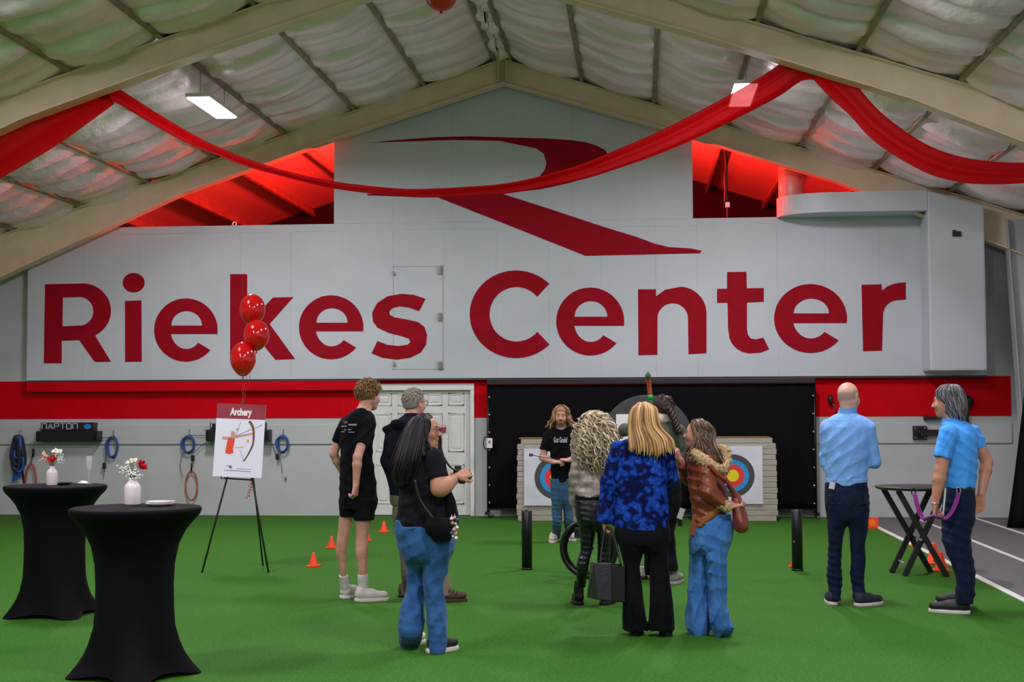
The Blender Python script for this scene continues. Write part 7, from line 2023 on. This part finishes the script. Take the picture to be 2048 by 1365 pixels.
tr = SDF().loft(F.hsecs([(965, 1651, 1734, 0.125), (990, 1650, 1737, 0.135), (1015, 1651, 1738, 0.14), (1034, 1654, 1737, 0.13)]), 0.02)
F.tleg(tr, F.secs([(1020, 1652, 1697, 0.11, 0), (1060, 1655, 1690, 0.09, 0), (1090, 1656, 1685, 0.078, 0), (1120, 1655, 1683, 0.074, 0), (1150, 1653, 1685, 0.078, 0), (1175, 1656, 1684, 0.075, 0), (1201, 1660, 1682, 0.07, fl[1] + 0.05)]), 0.02)
F.tleg(tr, F.secs([(1020, 1692, 1738, 0.11, 0), (1060, 1698, 1736, 0.09, 0), (1090, 1700, 1730, 0.078, 0), (1120, 1701, 1732, 0.076, 0), (1150, 1700, 1729, 0.076, 0), (1175, 1703, 1730, 0.075, 0), (1201, 1706, 1732, 0.07, fr[1] + 0.05)]), 0.02)
pants = F.garment('trousers', tr, navy, disp=folds([(14, 8, 100, 0.008), (50, 10, 24, 0.006)], None, 72))
for xs in (1672, 1716):
    MB().tube(catmull([tuple(P(xs - 15, 990, -0.135)), tuple(P(xs - 14, 1002, -0.143)), tuple(P(xs, 1010, -0.146)), tuple(P(xs + 14, 1002, -0.143)), tuple(P(xs + 15, 990, -0.135))], 4), 0.003, 4).build('pocket_seam', mat('navy seam', '#121b30', 0.8), pants)
b = F.body
b.loft([(x, y, z, rx * 0.82, ry * 0.8) for x, y, z, rx, ry in tor], 0.02);
F.arm(shL, elL, wrL, (0.05, 0.042, 0.036, 0.028)); F.arm(shR, elR, wrR, (0.05, 0.042, 0.036, 0.028))
F.hand(wrL, (0.8, 0.4, 0), (0, -0.3, -1), 1, 0.9); F.hand(wrR, (-0.8, 0.4, 0), (0, -0.3, -1), -1, 0.9)
F.head(P(1697, 795, 0.01), 0.243, 28, -3, 0, P(1696, 828, 0.0), 0.062)
stub = mat('shaved stubble', '#b79889', 0.7, c2='#c2a192', nscale=20)
F.paint.insert(0, (F.hq(0, -0.36, 0.50), np.array((0.36, 0.20, 0.17)) * F.hH, F.hB, 5))
F.paint.insert(0, (F.hq(0.32, -0.16, 0.55), np.array((0.10, 0.20, 0.14)) * F.hH, F.hB, 5)); F.paint.insert(0, (F.hq(-0.32, -0.16, 0.55), np.array((0.10, 0.20, 0.14)) * F.hH, F.hB, 5))
F.finish(mats=[stub])
ns = mat('navy canvas shoe', '#1b2436', 0.7)
F.shoe(fl, 100, 0.28, ns, soleW, 0.10, 0.026, 0.08); F.shoe(fr, 38, 0.275, ns, soleW, 0.10, 0.026, 0.08)
MB().box(P(1664, 972, -0.150), (0.045, 0.006, 0.055), Matrix.Rotation(0.2, 3, 'Y')).build('paper_in_pocket', mat('white slip', '#cfd2d6', 0.6), F.root)

# ---------------------------------------------------------------- 10 grey haired man in blue polo
F = Fig('man with grey collar length hair in bright blue polo shirt at the right, facing left', 1912, 1226, 'tan')
P = F.P
fn = F.FP(1941, 1229); ffr = F.FP(1944, 1214)
tor = F.secs([(838, 1892, 1922, 0.08), (846, 1884, 1938, 0.12), (856, 1879, 1949, 0.16), (872, 1876, 1956, 0.19), (900, 1876, 1957, 0.195), (930, 1875, 1956, 0.18), (955, 1882, 1954, 0.17), (977, 1888, 1951, 0.165)])
sd = SDF().loft(tor, 0.02)
shN, elN, wrN = P(1896, 868, -0.19), P(1882, 940, -0.23), P(1870, 1008, -0.25)
shF_, elF, wrF = P(1946, 866, 0.14), P(1974, 925, 0.14), P(1963, 988, 0.02)
sd.cone(shN, P(1884, 917, -0.22), 0.075, 0.072, 0.03, flat=True); sd.cone(shF_, P(1960, 897, 0.15), 0.065, 0.062, 0.03, flat=True)
pol = cloth('bright blue polo', '#43a0ff', '#4ea6ff', ns=12, bump=0.2, bs=120)
po = F.garment('polo_shirt', sd, pol, disp=folds([(30, 20, 62, 0.010), (70, 0, -24, 0.010), (20, 0, 90, 0.006)], wrinkle(0.002, seed=81), 81))
F.garment('polo_collar', SDF().cone(P(1904, 846, 0.0), P(1902, 835, 0.0), 0.085, 0.072, 0.01, flat=True), pol, 0.007)
F.garment('belt', SDF().loft(F.secs([(971, 1889, 1951, 0.155), (981, 1889, 1951, 0.157)]), 0.01, n=2.2), mat('black belt', '#101014', 0.35), 0.006)
tr = SDF().loft(F.hsecs([(976, 1889, 1950, 0.15), (1000, 1886, 1951, 0.165), (1030, 1883, 1950, 0.17), (1050, 1882, 1947, 0.165)]), 0.02)
F.tleg(tr, F.secs([(1035, 1882, 1948, 0.10, -0.08), (1070, 1883, 1942, 0.095, -0.08), (1100, 1889, 1944, 0.09, -0.08), (1130, 1902, 1950, 0.085, -0.08), (1160, 1911, 1951, 0.08, -0.08), (1190, 1912, 1950, 0.08, -0.07), (1208, 1910, 1947, 0.08, fn[1])]), 0.02)
F.tleg(tr, F.secs([(1035, 1884, 1948, 0.10, 0.08), (1070, 1886, 1942, 0.095, 0.08), (1100, 1892, 1944, 0.09, 0.08), (1130, 1904, 1948, 0.085, 0.09), (1160, 1912, 1949, 0.08, 0.1), (1200, 1908, 1946, 0.08, ffr[1])]), 0.02)
F.garment('trousers', tr, navy, disp=folds([(24, 8, 80, 0.009), (55, 10, 30, 0.008)], None, 82))
b = F.body
b.loft([(x, y, z, rx * 0.8, ry * 0.8) for x, y, z, rx, ry in tor], 0.02);
F.arm(shN, elN, wrN, (0.055, 0.047, 0.046, 0.030)); F.arm(shF_, elF, wrF, (0.052, 0.046, 0.043, 0.030))
F.hand(wrN, (0.0, 0.05, -1), (0.9, -0.2, 0), -1, 1.5, 1.0); F.hand(wrF, (-0.12, -0.1, -1), (-0.4, -0.9, 0), 1, 0.5, 1.05)
F.head(P(1893, 804, 0.0), 0.24, -78, -3, 0, P(1905, 842, 0.0), 0.062)
F.finish()
hm = [mat('grey locks a', '#5e5d60', 0.55), mat('grey locks b', '#45454a', 0.55), mat('grey locks c', '#85858a', 0.55)]
sdh = SDF(); sdh.ell(F.hq(0, -0.09, 0.65), np.array((0.365, 0.43, 0.39)) * F.hH * 1.06, F.hB, 0.02)
sdh.loft(F.secs([(800, 1884, 1928, 0.10), (820, 1892, 1930, 0.10), (838, 1900, 1929, 0.085), (844, 1906, 1927, 0.07)]), 0.03)
sdh.plane(F.hq(0, 0.24, 0.72), F.hB @ np.array((0, 1, -0.85)))
sdh.plane(F.hq(0, 0.12, 0.45), F.hB @ np.array((0, 1, -0.1)))
V, Q = sdh.mesh(0.006, disp=lambda x, y, z: 0.004 * np.sin(100 * x + 60 * y + 9 * np.sin(14 * z)) + 0.003 * np.sin(170 * y + 40 * z))
hair = np_obj('hair', [(V, Q, 0)], hm, F.root, smooth_it=1)
rows10 = [(769, 1893, 1911, 0.0, 0.04), (773, 1882, 1920, 0.0, 0.075), (782, 1874, 1927, 0.0, 0.095), (794, 1874, 1931, 0.0, 0.105), (806, 1884, 1932, 0.0, 0.11), (820, 1889, 1932, 0.0, 0.11), (834, 1898, 1931, 0.0, 0.10), (846, 1907, 1928, 0.0, 0.09)]
guide_locks(F, rows10, 130, 0.0055, hm, 17, curl=0.003, curl_f=30, parent=hair, start=3, jit=0.015, end_jit=2.5, lay=0.15)
ds = mat('black woven shoe', '#1a1c20', 0.6, bump=0.3, bscale=60)
F.shoe(fn, 176, 0.315, ds, soleW, 0.105, 0.027, 0.085); F.shoe(ffr, 172, 0.29, ds, soleW, 0.105, 0.027, 0.085)
MB().tube([tuple(wrN + np.array((0.033 * math.cos(a), 0.033 * math.sin(a), 0.004))) for a in [2 * math.pi * i / 16 for i in range(16)]], 0.005, 6, closed=True).build('bracelet', M['chrome'], F.root)
MB().tube(catmull([tuple(P(1891, 977, -0.18)), tuple(P(1889, 1000, -0.2)), tuple(P(1886, 1034, -0.2))], 4), 0.007, 6).build('white_lanyard', M['white'], F.root)
# purple leash
lo_ = np.array(P(1870, 1038, -0.25)); t = empty('purple_leash', F.world(lo_), F.rz); tag(t, 'purple corded leash held in the hand of the man in blue polo', 'leash')
pm = mat('purple cord', '#8a1f8c', 0.5); lq = lambda px, py, d: tuple(np.array(P(px, py, d)) - lo_)
for k in range(3):
    o2 = 3.2 * k
    MB().tube(catmull([lq(1826 + o2, 988, -0.22), lq(1831 + o2, 1010, -0.24), lq(1840 + o2, 1034, -0.26), lq(1850, 1040 + o2, -0.29)], 5), 0.006, 6).build('cord_strand', pm, t)
    MB().tube(catmull([lq(1885 + o2, 1040, -0.29), lq(1898 + o2, 1028, -0.27), lq(1908 + o2, 1008, -0.25), lq(1914 + o2, 988, -0.22)], 5), 0.006, 6).build('cord_strand', pm, t)
MB().tube(catmull([lq(1846, 1040, -0.29), lq(1860, 1034, -0.29), lq(1871, 1033, -0.285), lq(1886, 1036, -0.29)], 5), 0.014, 8).build('grip', mat('purple grip', '#5d1a66', 0.5), t)
for (x, y) in ((1827, 984), (1917, 982)):
    MB().tube([lq(x + 4 * math.cos(a), y + 7 * math.sin(a), -0.215) for a in [2 * math.pi * i / 14 for i in range(14)]], 0.005, 6, closed=True).build('clip_ring', M['black_metal'] if x < 1900 else M['chrome'], t)
